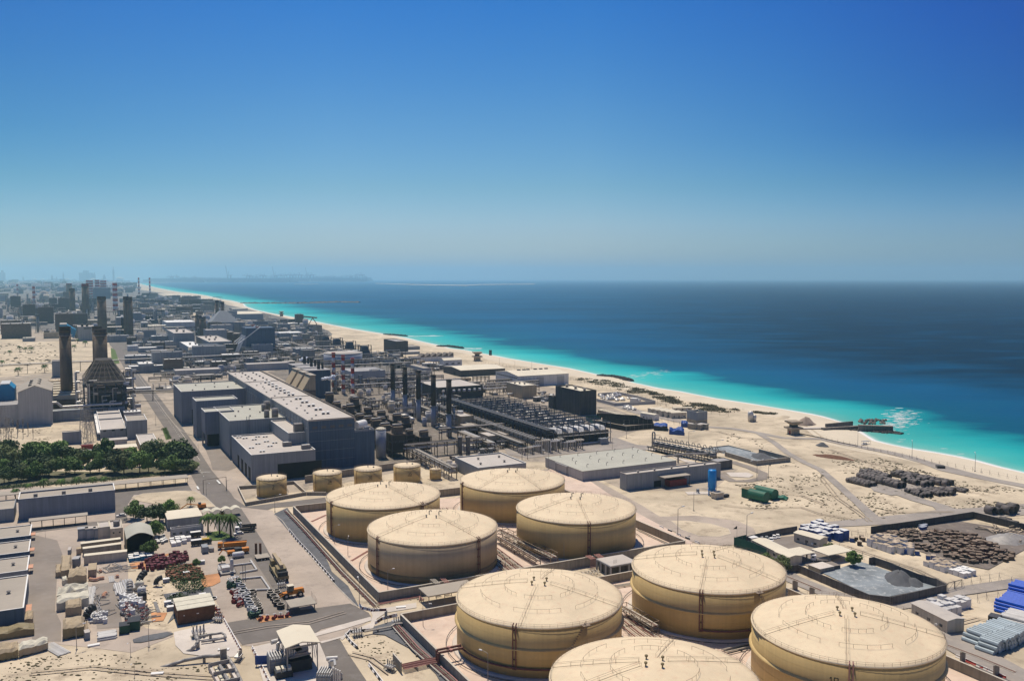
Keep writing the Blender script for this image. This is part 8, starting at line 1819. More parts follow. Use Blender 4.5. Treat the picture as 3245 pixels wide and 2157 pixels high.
# -- east side: huts, silo, green tanks, towers
def hut(label,A,B,w_,h,m='cream_wall',rm='cream_roof',n=3,side=1,group=None,gable=.6):
 P=g(A);d=g(B)-P;a=atan2(d.y,d.x);L_=d.length;t=thing('site_hut',label,'site hut',P,a,group)
 MB().box(0,L_,0,w_,.3,h).build('wall',m,t);MB().xprof([(-.3,h),(w_/2,h+gable),(w_+.3,h),(w_+.3,h+.15),(w_/2,h+gable+.15),(-.3,h+.15)][::-1],-.3,L_+.3).build('roof',rm,t);MB().xprof([(0,h),(w_/2,h+gable-.03),(w_,h)][::-1],.02,L_-.02).build('gable_wall',m,t)
 for k in range(n):x=L_*(k+.5)/n;MB().box(x-.7,x+.7,-.05,0,1.4,2.4).build('window','glass_dark',t)
 MB().box(L_*.45,L_*.45+1,-.05,0,.3,2.4).build('door','vent_metal',t);MB().box(.1,L_-.1,.1,w_-.1,0,.3).build('plinth','concrete',t)
 o=MB().box(L_*.7,L_*.7+1,-.6,-.06,1.2,1.9).build('air_unit','white_trim',t);return t
hut('cream site hut with dark window beside the blue covered stacks',cK(95,205),cK(345,275),6,4.2)
hut('long cream site hut with grey roof and corner window, by the tank numbered 10',cK(1245,925),cK(1595,1105),7,4.4,'cream_wall','pale_roof',3)
hut('long narrow cream roofed hut running behind the bushy bright tree',cJ(1650,265),cJ(2000,440),7,3.6,'cream_wall','cream_roof',4)
canopy('canopy','cream roofed porch at the end of the long narrow hut',g(cJ(2010,440)),14,8,3.6,.3,'cream_roof','concrete',nx=5,ny=3)
canopy('canopy','square cream canopy beside the green tree and white lorry',g(cK(430,425)),14,9,3.8,.3,'cream_roof','concrete')
HG='row of cream site huts near the dark beach building'
for k in range(5):hut('cream site hut, %s in the row of five counted from the dark building'%ord_[4-k],cL(240+k*60,425+k*12),cL(375+k*70,413+k*13),5.5,5,n=3,group=HG,gable=.4)
hut('pale site hut standing alone in front of the row of huts',cL(108,470),cL(275,497),6,5,'white_wall','cream_roof',2)
hut('thin long pale hut behind the row of huts',cL(500,385),cL(720,380),3,3,'cream_wall','cream_roof',3)
t=build_block('beach_building','dark slate building with inset pale roof near the beach road','building',cL(775,535),cL(0,425)[1],cL(978,430),cL(652,400),'slate_wall','cream_roof',par=2.0)
sx,sy,hh=dims(t);MB().box(-.05,sx+.05,-.05,sy+.05,0,3).build('lower_band','tan_wall',t)
for k,(x,y)in enumerate(((668,590),(725,595),(790,590))):longbox('%s grey container in the group of three in front of the dark slate building'%ord_[k],cL(x,y),cL(x+95,y+13),4,4.2,'concrete','pale_roof',group='three grey containers')
P=g(cL(955,1375));t=thing('cement_silo','tall bright blue cement silo on legs','silo',P,0);h1=hz(P,cL(0,1300)[1]);h2=hz(P,cL(0,1075)[1]);r_=pxr(P,95/3.7339)
MB().lathe([(.5,1.5),(r_,h1+1),(r_,h2-.5),(r_*.85,h2),(.01,h2+.4)],32).build('shell','sky_blue',t,True)
for a in(.5,2.07,3.64,5.21):MB().tube((r_*cos(a),r_*sin(a),0),(r_*cos(a),r_*sin(a),h1+3),.3,6).build('leg','sky_blue',t)
b=MB();b.ring(r_,h1-.5,.2,8,4);b.ring(r_-.2,h2+.7,.06,20,4);b.build('ring','sky_blue',t);MB().tube((r_+.2,0,2),(r_+.2,0,h2),.12,5).build('pipe','cyan_blue',t)
t=thing('mixer_hut','small cream weigh hut and skid at the foot of the blue silo','hut',g(cL(1000,1425)),GA);MB().box(0,5.5,0,4,.2,3).build('wall','cream_wall',t);MB().box(-.4,6,-.4,4.4,3,3.25).build('roof','tan_roof',t);MB().box(6.5,10,.5,2.5,.3,1.6).build('skid','black_metal',t)
t=thing('concrete_slab','pale slab with a short grey stump on the sand','slab',g(cL(670,1365)),0);MB().rbox(6,2,0,13,6,.35,.05).build('slab','pale_concrete',t);MB().cyl(6,2,.35,2.6,.9,12).build('stump','slate_wall',t)
def hcyl(label,A,B,r_,m,top=None,name='lying_tank',cat='tank',group=None,n=20):
 P=g(A);d=g(B)-P;t=thing(name,label,cat,P,atan2(d.y,d.x),group);L_=d.length;b=MB();b.tube((0,r_,r_),(L_,r_,r_),r_,n);b.build('shell',m,t);MB().tube((-.15,r_,r_),(0,r_,r_),r_*1.03,n).build('end_cap',m,t);MB().tube((L_,r_,r_),(L_+.15,r_,r_),r_*1.03,n).build('end_cap',m,t)
 b=MB()
 for f in(.2,.8):b.box(L_*f-.3,L_*f+.3,r_*.3,r_*1.7,0,r_*.5)
 b.build('saddle','concrete',t);return t
hcyl('long dark green tank lying on the sand, nearer the viewer, with sandy top',cL(1370,1430),cL(1560,1475),2.9,'green_paint')
hcyl('long dark green tank lying on the sand, behind the other',cL(1440,1385),cL(1660,1440),2.9,'green_paint')
t=thing('green_crate','square dark green box at the end of the green tanks','box',g(cL(1305,1395)),HD(cL(1305,1395),cL(1385,1415)));MB().box(0,6,0,5,0,4.8).build('body','green_paint',t);MB().box(-.1,6.1,-.1,5.1,4.8,5).build('lid','khaki',t)
tent('loose green and yellow pipes under a cover beyond the green tanks',[cL(1690,1420),cL(1840,1440),cL(1860,1410),cL(1700,1385)],1.2,'green_paint',.9,33,name='loose_cover',cat='covered pile')
P=g(cL(1920,655));t=thing('watch_tower','brown square watch tower with two wide decks by the beach','watch tower',P,GA*.6);h=hz(P,cL(0,492)[1]);w_=6.5
MB().box(-w_/2,w_/2,-w_/2,w_/2,0,h*.42).build('base_room','timber_pale',t);MB().box(-w_*.8,w_*.8,-w_*.8,w_*.8,h*.42,h*.54).build('lower_deck','timber_pale',t);MB().box(-w_*.35,w_*.35,-w_*.35,w_*.35,h*.54,h*.74).build('neck','dark_wall',t);MB().frus(-w_*.4,w_*.4,-w_*.4,w_*.4,h*.72,-w_*.68,w_*.68,-w_*.68,w_*.68,h*.86).build('upper_room','timber_pale',t);MB().box(-w_*.75,w_*.75,-w_*.75,w_*.75,h*.86,h*.97).build('roof','timber_pale',t);MB().box(-w_/2-.05,-w_/2+.0,-1,1,0,3).build('door','red_dark',t)
P=g(cC(320,550));t2=dup(t,P,GA*.6,'pale square watch tower on the beach behind the low dark warehouse',None,1.25);
P=g(cP(1935,715));dup(t,P,GA*.6,'tiny tower on the far beach above the gantry crane',None,1.5)
def heap(label,A,rx,ry,h,m,seed=1,name='heap',cat='heap',kind=None):
 r=random.Random(seed);P=g(A);t=thing(name,label,cat,P,.3*seed);b=MB();n=20;rings=[(1,0),(.82,.22),(.6,.52),(.38,.8),(.18,.95),(.01,1)];V=[]
 for(q,z)in rings:
  for k in range(n):j=1+r.uniform(-.12,.12);V.append((rx*q*j*cos(2*pi*k/n),ry*q*j*sin(2*pi*k/n),max(0,h*z*(1+r.uniform(-.12,.12)))-(.05 if z==0 else 0)))
 b.add(V,[(i*n+k,i*n+(k+1)%n,(i+1)*n+(k+1)%n,(i+1)*n+k)for i in range(5)for k in range(n)]);b.build('mound',m,t,True);return t
heap('big brown sand heap behind the watch tower',cL(2060,540),10,7,6.0,'sand_heap',2)
heap('lower flat sand heap left of the big one',cL(1790,460),12,5,1.8,'sand',3)
heap('dark gravel heap inside the grey basin',cK(1130,575),10,6,3.4,'gravel_heap',4)
heap('second dark gravel heap against the basin fence',cK(1270,612),6,4,2.0,'gravel_heap',5)
heap('grey gravel heap in the bay of the white basin',cL(1560,935),13,7,3.0,'gravel_heap',6)
heap('small dark heap at the right of the dirt track',cM(20,580),5,4,2.6,'gravel_heap',7)
heap('low reddish brown mound of earth',cM(150,710),16,5,1.6,'rust',8)
t=thing('small_silo','small pale two-part silo at the start of the beach road','silo',g(cL(1412,505)),0);MB().lathe([(2.2,.5),(2.4,7),(1.6,8.5),(.01,9)],16).build('shell','pale_metal',t,True);MB().lathe([(1.4,0),(1.6,5),(.01,6)],12,3.4,0).build('side_tank','pale_metal',t,True)
longbox('low dark block lying beside the coast road',cM(1320,835),cM(1410,838),4,1.6,'stone_dark','dark_wall','concrete_block','block')
longbox('low pale slab bridge on the beach by the watch tower',cL(1990,600),cL(2310,595),5,.8,'pale_concrete','pale_concrete','beach_slab','slab')
for k,(x,y)in enumerate(((433,500),(446,500))):t=thing('marker_post','black post standing in the shallows off the far beach, %s of two'%('left','right')[k],'post',g(cC(x,y),SEA),0,'black posts in the shallows');t.location.z=-2.5;MB().cyl(0,0,0,9,1.1,8).build('post','black_metal',t);MB().cyl(0,0,9,9.3,1.25,8).build('cap','dark_steel',t)
r=random.Random(90)
j0=thing('scrap_bale','grey bale of scrap in the junk compound behind the dark block','scrap',g(cC(1450,890)),0,'scrap bales in the junk compound');MB().blob(0,0,1,2.2,1.6,1.3,r,7,4,.3).build('body','pale_metal',j0);MB().rbox(.5,.3,1.6,1.6,.3,.6,.4).build('scrap_bar','rust',j0)
for(x,y)in scatter(PW([cC(1420,870),cC(1560,855),cC(1750,900),cC(1850,920),cC(1700,935),cC(1450,900)]),46,r):dup(j0,(x,y,0),r.uniform(0,6),None,None,r.uniform(.6,1.4))
for(x,y)in scatter(PW([cC(1560,960),cC(1720,965),cC(1740,1000),cC(1640,990)]),14,r):dup(j0,(x,y,0),r.uniform(0,6),'brown scrap bale outside the junk compound wall','scrap bales outside the wall',r.uniform(.6,1.2))
longbox('small white hut inside the junk compound',cC(1700,925),cC(1755,930),5,4,'white_wall','white_trim','site_hut','hut')
for k in range(8):longbox('%s pale flat crate in the row beside the dark block'%ord_[k],cC(1410+k*24,1018+k*6),cC(1450+k*24,1025+k*6),5,2.6,'grey_wall','cream_roof','storage_container','container',group='pale flat crates by the dark block')
# -- big dark pipes lying on the sand
def bigpipe(label,P,rz,r_,L_,group,z=0.0):
 t=thing('pipe_section',label,'pipe',(P[0],P[1],z),rz,group);q=MB().lathe([(r_,0),(r_,L_),(r_*.9,L_),(r_*.9,0)],18)
 b=MB();b.add([(v[2],v[0],v[1]+r_)for v in q.v],q.f[:-1]if False else q.f);b.build('wall','pipe_dark',t,True);MB().tube((L_*.5-.05,0,r_),(L_*.5+.05,0,r_),r_*.88,16).build('bore','opening',t);return t
def pipefield(label,group,p0,p1,n,depth,nd,r_,L_,seed,jit=.3,skip=.1,up=0):
 """rows of pipe sections: p0->p1 is the pipe axis, sections end to end; rows side by side"""
 r=random.Random(seed);A_=g(p0);d=g(p1)-A_;a=atan2(d.y,d.x);nx=Vector((cos(a),sin(a),0));ny=Vector((-sin(a),cos(a),0));t=None
 step=d.length/n
 for j in range(nd):
  for k in range(n):
   if r.random()<skip:continue
   p=A_+nx*(k*step+r.uniform(-jit,jit))+ny*(depth*(j+.5)/nd)
   rz=a+r.gauss(0,.05)
   if t is None:t=bigpipe(label,p,rz,r_,L_,group)
   else:dup(t,p,rz,None,None,(1,r.uniform(.9,1.05),r.uniform(.9,1.05)))
PFG='dark pipe sections in the sand yard'
pipefield('thick dark pipe section in the long stacked rows, nearest edge of the yard',PFG+', long rows',cM(600,990),cM(860,1065),6,7,2,2.0,3.2,1,skip=0)
pipefield('dark pipe section in the rows left of the thick ones',PFG+', left rows',cM(400,940),cM(700,1020),7,8,3,1.7,2.7,2,skip=.05)
pipefield('thin dark pipe section at the left tip of the yard',PFG+', left tip',cM(285,985),cM(530,1045),9,8,4,1.3,2.2,3,skip=.05)
pipefield('dark pipe section in the farthest rows of the yard',PFG+', far rows',cM(440,905),cM(700,985),7,9,3,1.9,2.8,4,skip=.05)
pipefield('dark pipe section in the loose group beyond the empty middle',PFG+', far middle',cM(780,920),cM(1400,1040),14,9,3,1.6,2.9,5,.8,.25)
pipefield('dark pipe section scattered in the middle of the yard',PFG+', middle',cM(900,980),cM(1160,1050),7,8,3,1.6,2.5,6,.9,.3)
pipefield('small dark pipe section in the dense front patch',PFG+', front patch',cM(940,1100),cM(1130,1165),8,22,8,1.15,1.9,7,.3,.12)
pipefield('small dark pipe section at the right tip of the yard',PFG+', right tip',cM(1440,1080),cM(1610,1110),7,7,4,.8,1.8,8,.3,.1)
pipefield('thick dark pipe section at the end of the front patch',PFG+', front end',cM(1330,1110),cM(1470,1135),3,6,2,1.8,3.0,9,.2,0)
for k,(x,y,s)in enumerate(((1870,1335,1),(1945,1335,.85),(2060,1338,1.1),(2110,1325,1),(2000,1290,.9),(2130,1290,.9))):bigpipe('very thick dark pipe section, %s of six by the wide track'%ord_[k],g(cM(x,y)),-1.1,2.1*s,4.5,'six very thick dark pipe sections')
for k,(x,y,s)in enumerate(((2030,1450,1),(2110,1475,.9),(2190,1500,.8),(2260,1510,.8),(2330,1500,.8))):bigpipe('dark pipe section behind the scrap yard wall, %s from the corner'%ord_[k],g(cM(x,y)),-1.0,1.8*s,5,'dark pipe sections behind the scrap yard wall')
# -- yards of the lower right: timber bales, wrapped stacks, pipes
crates('dark weathered timber bale in the wide scrap yard','dark timber bales in the scrap yard',PW([cK(930,150),cK(1090,120),cK(1270,110),cK(1500,130),cK(1850,150),cK(2050,240),cK(2230,330),cK(2230,400),cK(2050,440),cK(1850,455),cK(1500,340),cK(1300,290),cK(1110,220)]),285,2.2,1.3,1.5,'timber','timber_lid',41,name='timber_bale',cat='bale',gridded=False,jit=.5,lay=1)
crates('brown crate in the inner part of the scrap yard','brown crates of the scrap yard',PW([cK(1500,140),cK(1800,160),cK(1950,230),cK(2150,340),cK(1900,420),cK(1600,300)]),110,2.4,1.8,2.4,'rust','timber_lid',42,name='timber_crate',cat='crate',gridded=False,jit=.6)
r=random.Random(55)
b0=thing('scrap_beam','pale beam lying loose at the edge of the scrap yard','beam',g(cK(1100,120)),0,'loose pale beams');MB().box(0,7,0,.5,.2,.7).build('beam','timber_pale',b0);MB().box(.5,.8,-.2,.8,0,.2).build('support','concrete',b0)
for(x,y)in scatter(PW([cK(930,150),cK(1250,70),cK(1480,90),cK(1450,130),cK(1150,150)]),44,r):dup(b0,(x,y,0),r.uniform(0,3),None,None,r.uniform(.6,1.2))
for(x,y)in scatter(PW([cK(2000,110),cK(2150,60),cK(2400,130),cK(2400,250),cK(2250,240)]),50,r):dup(b0,(x,y,r.uniform(0,1.2)),r.uniform(0,3),'pale beam in the tangled metal heap at the right edge','tangled metal heap',r.uniform(.6,1.3))
heap('tangled dark scrap heap at the right edge of the photo',cK(2220,190),13,9,3.0,'steel',11)
crates('blue covered bale beside the timber yard','blue covered bales',PW([cK(1290,60),cK(1400,50),cK(1430,80),cK(1330,90)]),9,2.6,2,1.5,'tarp_blue','stack_blue',43,jit=.3,name='covered_bale',cat='bale')
def bales(label,group,poly,sx,sy,sz,m,top,seed,lay=2,name='wrapped_pallet'):return crates(label,group,poly,90,sx,sy,sz*lay,m,top,seed,name=name,cat='pallet',jit=.03)
bales('white wrapped pallet in the block at the left of the timber yard','white wrapped pallets left of the timber yard',PW([cK(835,250),cK(1080,320),cK(1260,330),cK(1250,270),cK(1080,190),cK(900,170)]),2.6,2.3,1.6,'white_plastic','timber_pale',44)
bales('white wrapped pallet in the flat block in front of the timber yard','white wrapped pallets in front of the timber yard',PW([cK(1350,430),cK(1550,500),cK(1735,470),cK(1540,385)]),2.6,2.3,1.1,'white_plastic','timber_pale',45,2)
bales('white wrapped sack in the smallest front block','white sacks in front of the timber yard',PW([cK(1620,515),cK(1760,560),cK(1890,530),cK(1800,475),cK(1700,475)]),2.4,2.2,.9,'white_plastic','white_trim',46,2)
bales('pale wrapped bale behind the long cream hut','pale wrapped bales behind the long cream hut',PW([cK(1290,870),cK(1510,950),cK(1710,920),cK(1700,870),cK(1810,860),cK(1810,800),cK(1680,790)]),2.6,2.4,1.5,'white_plastic','pipe_white',47)
bales('blue covered stack of goods with pale top behind the site hut','blue covered stacks behind the site hut',PW([cK(150,130),cK(390,200),cK(600,190),cK(600,130),cK(340,60),cK(200,90)]),3.2,2.6,1.9,'tarp_blue','white_plastic',48)
bales('small blue pallet at the end of the white block','small blue pallets',PW([cK(1110,300),cK(1200,325),cK(1260,310),cK(1170,280)]),2.2,2,.9,'tarp_blue','tarp_blue',49)
for k,(x,y)in enumerate(((680,195),(715,240),(750,200),(735,180),(1280,335),(1390,380),(1440,380),(640,205),(845,180))):longbox('%s loose crate among those on the sandy lane'%ord_[k],cK(x,y),cK(x+45,y+5),2.2,1.8,'timber' if k<4 else 'tarp_blue','timber_pale','crate','crate',group='loose crates on the sandy lane',rib=True)
def longstack(label,A,B,n_,lv,r_,m,seed=1,capm=None,group=None,back=False):
 t=pstack(label,A,B,n_,lv,r_,m,seed=seed,name='pipe_stack');return t
longstack('stack of long grey blue pipes at the lower right, farther',cK(1740,1165),cK(2000,1030),1,1,.1,'pipe_grey')if False else None
def sidestack(label,A,B,C,nl,lv,r_,m,seed=3):
 """A->C along the pipes, A->B across them"""
 P=g(A);dx=g(C)-P;dy=g(B)-P;L_=dx.length;a=atan2(dx.y,dx.x);wd=abs(-dx.y*dy.x+dx.x*dy.y)/L_;sgn=1 if(dx.x*dy.y-dx.y*dy.x)>0 else-1;n_=max(2,int(wd/(2.05*r_)));t=thing('pipe_stack',label,'pipes',P,a);rr=random.Random(seed)
 for j in range(lv):
  for k in range(n_-j):
   y=sgn*(k+.5*j+.5)*2.05*r_;z=r_+j*1.8*r_;dxx=rr.uniform(-.5,.5);nb=max(1,int(L_/6.2))if nl else 1
   if n_*lv*nb>100:nb=1
   for q in range(nb):MB().tube((dxx+q*L_/nb,y,z),(dxx+(q+1)*L_/nb-.25,y,z),r_,8).build('pipe',m,t)
 b=MB()
 for f in(.12,.5,.88):b.box(L_*f-.15,L_*f+.15,min(0,sgn*wd),max(0,sgn*wd),-.02,.0+.12)
 b.build('bearer','timber',t);return t
sidestack('stack of grey blue pipes at the lower right, farther of two',cK(1740,1175),cK(2180,1045),cK(1925,1245),0,3,.75,'pipe_grey')
sidestack('stack of grey blue pipes at the lower right, nearer of two',cK(1870,1262),cK(2390,1110),cK(2060,1330),0,3,.75,'pipe_grey',4)
sidestack('stack of bright blue pipes at the right edge of the photo',cK(2050,885),cK(2170,760),cK(2420,985),0,4,.6,'bright_blue',5)
sidestack('second stack of bright blue pipes just behind the first',cK(2175,765),cK(2290,680),cK(2520,850),0,5,.6,'bright_blue',6)
sidestack('stack of pale grey pipes in front of the bright blue ones',cK(2110,1000),cK(2220,900),cK(2420,1080),1,3,.5,'pipe_white',7)
longbox('dark box at the end of the pale grey pipes',cK(1995,1000),cK(2100,1025),4,2.6,'black_metal','dark_steel','storage_container','container')
longbox('low pale timber stack beside the wall of the white basin compound',cK(235,470),cK(350,515),8,1.8,'concrete','pale_concrete','concrete_block','block')
longbox('long low dark concrete platform beside the white lorry',cK(330,505),cK(550,470),5,1.6,'concrete_dark','yard_dark','concrete_block','block')
# -- foreground left: canopy with chillers, ducts, bent pipes
P=g(cG(1085,1500));hC_=hz(P,cG(0,1240)[1]);
A_=g(cG(1000,1330));
P0=g(cG(1075,1245),9.0);P1=g(cG(1385,1190),9.0);P2=g(cG(962,1085),9.0)
t=thing('canopy','high open sided canopy with pale gabled roof over black machinery','canopy',(P0.x,P0.y,0),atan2((P1-P0).y,(P1-P0).x));w_=(P1-P0).length;l_=abs(loc(P2,P0,t.rotation_euler[2])[1]);print('CANOPY',w_,l_)
MB().yprof([(-.5,9),(w_/2,10.1),(w_+.5,9),(w_+.5,9.3),(w_/2,10.45),(-.5,9.3)],-.5,l_).build('roof','cream_roof',t)
for x in(.1,w_-.4):
 for y in(0,l_*.5,l_-.4):MB().box(x,x+.3,y,y+.3,0,8.98).build('leg','steel',t)
b=MB();b.box(.1,w_-.1,0,.3,8.5,8.95)
for k in range(4):b.tube((.2,l_*k/4,3),(.2,l_*(k+1)/4,8.5),.1,4);b.tube((w_-.2,l_*k/4,3),(w_-.2,l_*(k+1)/4,8.5),.1,4)
b.build('brace','steel',t);CT=t
def cw(x,y):return wpos(CT,x,y)
q=thing('machine_set','black machinery standing in the shade of the high canopy','machinery',cw(1.5,2),CT.rotation_euler[2]);MB().box(0,w_-3,0,3,0,3.6).build('casing','black_metal',q);MB().box(1,w_-5,4,9,0,5).build('engine','dark_steel',q);b=MB();b.tube((0,1.5,4.2),(w_-3,1.5,4.6),.35,8);b.build('duct','steel',q)
q=thing('chiller','dark green two-fan cooler unit in front of the canopy','cooler',g(cG(1100,1465)),CT.rotation_euler[2]);wc_=loc(g(cG(1350,1390),4.6),q.location,q.rotation_euler[2])[0];MB().box(0,wc_,0,6,.4,4.4).build('casing','dark_green',q);MB().box(-.15,wc_+.15,-.15,6.15,4.4,4.6).build('top','pale_metal',q)
for f in(.27,.73):MB().lathe([(2.3,4.6),(2.25,5.0)],20,wc_*f,3).build('fan_ring','steel',q);MB().cyl(wc_*f,3,4.7,4.85,2.1,18).build('fan','black_metal',q)
for x in(.3,wc_-.6):MB().box(x,x+.3,.3,5.7,0,.4).build('leg','black_metal',q)
q=thing('filter_house','grey ribbed filter house with vertical ducts left of the canopy','machinery',g(cG(915,1500)),CT.rotation_euler[2]);MB().box(0,6,0,7,.3,5.5).build('casing','slate_wall',q);b=MB()
for k in range(6):b.box(k*1.0+.1,k*1.0+.5,.2,6.8,5.5,6.6)
b.build('fin','pale_metal',q)
for k in range(4):MB().tube((6.8+k*.9,1,0),(6.8+k*.9,1,8.5-k*.4),.4,8).build('duct','pale_metal',q)
b=MB();b.path([(4,6,6),(4,6,9),(6,6,9.5),(7,3,8.5)],.55,8);b.tube((2,8,9),(6.5,9,9),.9,10);b.build('pipe','pale_metal',q)
b=MB();[b.box(-.1+x,.1+x,-.2,0,.3,5.4)for x in(0,2,4,6)];[b.box(-.1,6.1,-.25,-.05,z,z+.15)for z in(1.5,3,4.5)];b.build('rib','steel',q)
q.scale=(.8,.8,.8);q2=dup(q,g(cG(1370,1640)),CT.rotation_euler[2]-.5,'machinery with bundled silver ducts at the bottom edge of the photo',None,.72)
q=thing('compressor','machine with cream boxes at the foot of the filter house','machinery',g(cG(975,1560)),CT.rotation_euler[2]);MB().box(0,5,0,4,0,2).build('casing','black_metal',q);[MB().box(.3+k*1.6,1.5+k*1.6,.5,3,2,3).build('box','canvas_pale',q)for k in range(3)]
b=MB();q=thing('air_coils','row of curved white ducts at the bottom edge beside the farm road','ducts',g(cG(1400,1568)),0)
for k in range(5):MB().path([(k*1.3,0,0),(k*1.3,0,1.6),(k*1.3+.5,.8,2.2),(k*1.3+1.0,1.6,1.6),(k*1.3+1.0,1.6,0)],.35,8).build('duct','pale_metal',q)
def bent(label,pts,r_,m='pipe_white',name='bent_pipe',z=None):
 P=[g(p[0],p[1])for p in pts];P=[Vector((p.x,p.y,0))for p in P];o=P[0];t=thing(name,label,'pipe',o,0);b=MB();Q=[(p.x-o.x,p.y-o.y,pt[1])for p,pt in zip(P,pts)];b.path(Q,r_,10)
 for q_ in Q[1:-1]:b.blob(q_[0],q_[1],q_[2],r_*1.02,r_*1.02,r_*1.02,random.Random(1),10,6,0)
 b.build('pipe',m,t,True);b=MB()
 for q_ in Q[1:-1:2]:b.rbox(q_[0],q_[1],0,.5,1.2,max(.1,q_[2]-r_))
 b.build('support','concrete',t);return t
bent('thick grey pipe curving down into the sand beside the pipe valves',[(cG(90,1290),-.5),(cG(150,1255),.6),(cG(190,1215),1.6),(cG(210,1175),2.4),(cG(190,1130),3.0),(cG(190,1100),3.2)],.62,'steel')
bent('grey hooped pipe lying beside the valves on the pale paving',[(cG(215,1130),1.4),(cG(330,1110),1.5),(cG(440,1095),1.5),(cG(470,1110),1.5),(cG(480,1140),1.2),(cG(360,1165),.9),(cG(240,1180),.9)],.38,'steel')
bent('long thick pipe rising out of the lower left sand',[(cF(1565,1440),-.6),(cF(1680,1405),.4),(cF(1800,1365),1.3),(cF(2000,1325),1.9),(cF(2180,1315),2.0),(cF(2230,1335),2.0),(cF(2290,1420),1.6),(cF(2330,1500),1.4),(cF(2400,1650),1.4)],.55,'steel')
q=thing('valve_set','cluster of upright valves on the pale paving','valves',g(cG(165,1150)),GA)
for k in range(4):MB().tube((k*1.1,0,0),(k*1.1,0,4+.4*(k%2)),.25,8).build('spindle','steel',q);MB().tube((k*1.1,-.5,2),(k*1.1,1.8,2),.5,8).build('body','pale_metal',q)
b=MB();b.ring(.6,4.4,.08,12,4);b.build('handwheel','black_metal',q);MB().box(-.8,4.6,-1,2.2,0,.3).build('plinth','concrete',q)
for(c_,lab)in((cG(1740,1140),'cluster of valves inside the barriers beside the pale pipe'),(cG(2130,1030),'row of small black valves where the pipe meets the bund wall'),(cG(440,990),'rusty frame of pipe ends beside the long brown crates'),(cI(150,1470),'cluster of black valves at the end of the reddish pipe bank'),(cG(610,1380),'pipe and valve cluster on the white framed bridge'),(cG(1000,660),'hose reel and fittings beside the crane lorry')):
 dup(q,g(c_),rt.uniform(0,3),lab,None,.75)
q=thing('pipe_trench','white framed pipe trench with narrow roof slabs at the bottom edge','pipe trench',g(cG(470,1410)),HD(cG(470,1410),cG(580,1600)));MB().box(0,30,0,.8,0,1.4).build('wall','pale_concrete',q);MB().box(0,30,-5,-4.2,0,1.4).build('wall','pale_concrete',q);MB().box(1,30,-3.4,-.9,0,.5).build('cover','canvas_pale',q);b=MB();b.tube((0,-2,1.4),(30,-2,1.2),.5,8);b.build('pipe','steel',q);b=MB();[b.box(x,x+.3,-5.2,1,1.4,2.6)for x in(2,9,16,23)];b.build('frame','steel',q)
q=thing('concrete_post','square concrete block where the thick pipe turns','block',g(cG(460,1400)),GA);MB().box(-.9,.9,-.8,.8,0,5).build('block','concrete',q);MB().box(-1,1,-.9,.9,5,5.2).build('cap','concrete_cap',q)
q=thing('concrete_slab','small pale slab on the paving above the trench','slab',g(cG(400,1275)),.1);MB().box(0,3.6,0,1.4,0,.5).build('slab','white_trim',q);MB().box(.2,.5,-.4,0,0,.4).build('foot','concrete',q)
dup(q,g(cF(1475,1515)),.2,'small pale slab alone on the lower left sand');dup(q,g(cG(2150,860)),.2,'small pale slab beside the barriers below the bund corner');dup(q,g(cF(860,1240)),.5,'small pale slab at the foot of the tan tarpaulin')
t=build_block('white_building','long building with three white roof bays below the boiler house','building',cE(910,410),cE(0,325)[1],cE(1140,312),cE(860,150),'slate_wall','pale_roof',trim='white_trim',par=.5,wins=[('s',3,6,2,1.5)])
sx,sy,hh=dims(t);b=MB();[b.box(0,sx,sy*f-.5,sy*f+.5,hh+.06,hh+1.0)for f in(.5,.8)];b.build('roof_beam','slate_wall',t);MB().box(-2.2,-.0,0,sy,hh-2.5,hh-1.5).build('side_gallery','white_trim',t)
build_block('white_building','blue grey cube with pale roof beside the three bay building','building',cE(1150,405),cE(0,245)[1],cE(1333,240),cE(1105,195),'slate_wall','tan_roof',trim='white_trim',par=.6)
build_block('white_building','low pale building with striped roof units behind the blue grey cube','building',cE(1120,230),cE(0,165)[1],cE(1280,160),cE(1110,145),'grey_wall','white_trim',par=.4,vents=[(.15,.5),(.35,.5),(.55,.5),(.75,.5)])
build_block('white_building','low white roof in front of the three bay building','building',cE(920,470),cE(0,455)[1],cE(1165,450),cE(915,402),'grey_wall','pale_roof',h=4,par=0)
build_block('white_building','long flat cream roof over a tan wall behind the grove','building',cE(885,560),cE(0,500)[1],cE(1242,482),cE(885,470),'tan_wall','cream_roof',par=0)
build_block('white_building','square pale roofed building nearest the main road behind the grove','building',cE(1270,525),cE(0,460)[1],cE(1435,450),cE(1230,365),'tan_wall','pale_roof',trim='white_trim',par=.4)
build_block('plant_room','dark slate windowless box on the sandy substation ground','building',cE(565,455),cE(0,345)[1],cE(735,335),cE(570,335),'blue_wall','cream_roof',par=.4)
build_block('white_building','small red walled hut with flat roof behind the grove','building',cE(735,505),cE(0,490)[1],cE(843,470),cE(730,465),'red_dark','red_dark',h=3.4,par=0)
build_block('white_building','low white roof half hidden by the grove','building',cE(660,570),cE(0,535)[1],cE(830,525),cE(640,510),'grey_wall','white_trim',par=.3,vents=[(.3,.5),(.8,.6)])
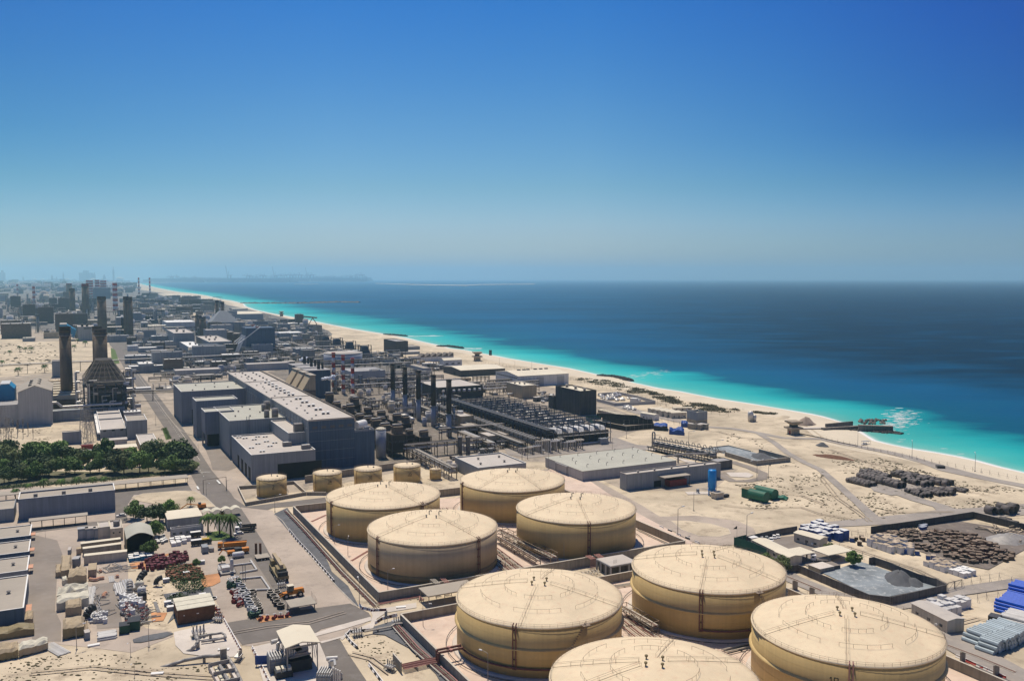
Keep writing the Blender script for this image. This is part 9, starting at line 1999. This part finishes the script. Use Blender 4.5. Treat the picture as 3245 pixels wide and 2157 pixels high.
def pylon(label,P,h,w_=6,rz=0.3,group=None):
 t=thing('pylon',label,'pylon',P,rz,group);b=MB();n=6
 for i in range(n):
  a=w_/2*(1-.72*i/n);c=w_/2*(1-.72*(i+1)/n);z0=h*i/n;z1=h*(i+1)/n;K=[(-1,-1),(1,-1),(1,1),(-1,1)]
  for k in range(4):p=K[k];q=K[(k+1)%4];b.tube((p[0]*a,p[1]*a,z0),(p[0]*c,p[1]*c,z1),.14,4);b.tube((p[0]*a,p[1]*a,z0),(q[0]*c,q[1]*c,z1),.09,4)
 b.build('mast','steel',t)
 for z in(.66,.82,.97):o=MB();o.tube((-w_*.9,0,h*z),(w_*.9,0,h*z),.15,4);o.tube((-w_*.9,0,h*z),(0,0,h*z+1.5),.1,4);o.tube((w_*.9,0,h*z),(0,0,h*z+1.5),.1,4);o.build('cross_arm','steel',t)
 return t
pl0=pylon('lattice pylon in the tangle below the boiler house, left',g(cE(755,430)),26,group='lattice pylons below the boiler house')
for(x,y,s,lab)in((800,430,.9,'second'),(830,420,.75,'third'),(780,380,.8,'fourth')):dup(pl0,g(cE(x,y)),rt.uniform(0,1),'lattice pylon in the tangle below the boiler house, %s'%lab,None,s)
dup(pl0,g(cE(40,470)),.5,'leaning lattice pylon at the left edge on the sandy substation',None,1.1);dup(pl0,g(cE(70,465)),.2,'second lattice pylon at the left edge on the sandy substation',None,.8)
g0=thing('insulator_post','dark insulator post on the sandy substation','insulator',g(cE(210,400)),0,'insulator posts of the substation');MB().tube((0,0,0),(0,0,5),.2,6).build('post','steel',g0);b=MB();[b.cyl(0,0,5+k*.5,5.25+k*.5,.5,10)for k in range(7)];b.build('insulator','brown_steel',g0)
for(x,y)in((85,330),(105,400),(165,340),(160,385),(300,400),(30,350),(10,400),(120,330),(210,330),(255,370),(60,385)):dup(g0,g(cE(x,y)),0,None,None,rt.uniform(.8,1.3))
sm=random.Random(12)
for(c_,z,k_,lab)in((cB(930,1140),26,9,'small white puff of steam over the stepped brown boiler houses'),(cB(735,965),30,6,'small white puff of steam behind the blue roofed boiler blocks')):
 b=MB();P=g(c_,z)
 for k in range(k_):b.blob(P.x+k*1.3+sm.gauss(0,.8),P.y+sm.gauss(0,1),z+sm.gauss(0,1)+k*.15,1.8,1.6,1.3,sm,8,6,.2)
 stuff('steam',b,'steam',lab,'steam')
car('small dark car driving on the main road',g(cA(1090,975)),GA+pi/2,'black_metal');car('dark blue car driving along the main road far off',g(cA(1215,1255)),GA+pi/2,'navy_steel')
# -- the air: even haze over the whole bay
hb=MB().box(-47500,47500,-2500,47500,-4.0,620).build('haze',bpy.data.materials.new('haze_air'))
hb['kind']='stuff';tag(hb,'pale blue haze over the far works and the sea','haze')
m=hb.data.materials[0];m.use_nodes=True;n=m.node_tree;n.nodes.clear()
om=n.nodes.new('ShaderNodeOutputMaterial');pv=n.nodes.new('ShaderNodeVolumePrincipled')
pv.inputs['Color'].default_value=(0.48,0.83,1.0,1);pv.inputs['Density'].default_value=5.2e-5;pv.inputs['Anisotropy'].default_value=0.3
n.links.new(pv.outputs[0],om.inputs['Volume'])
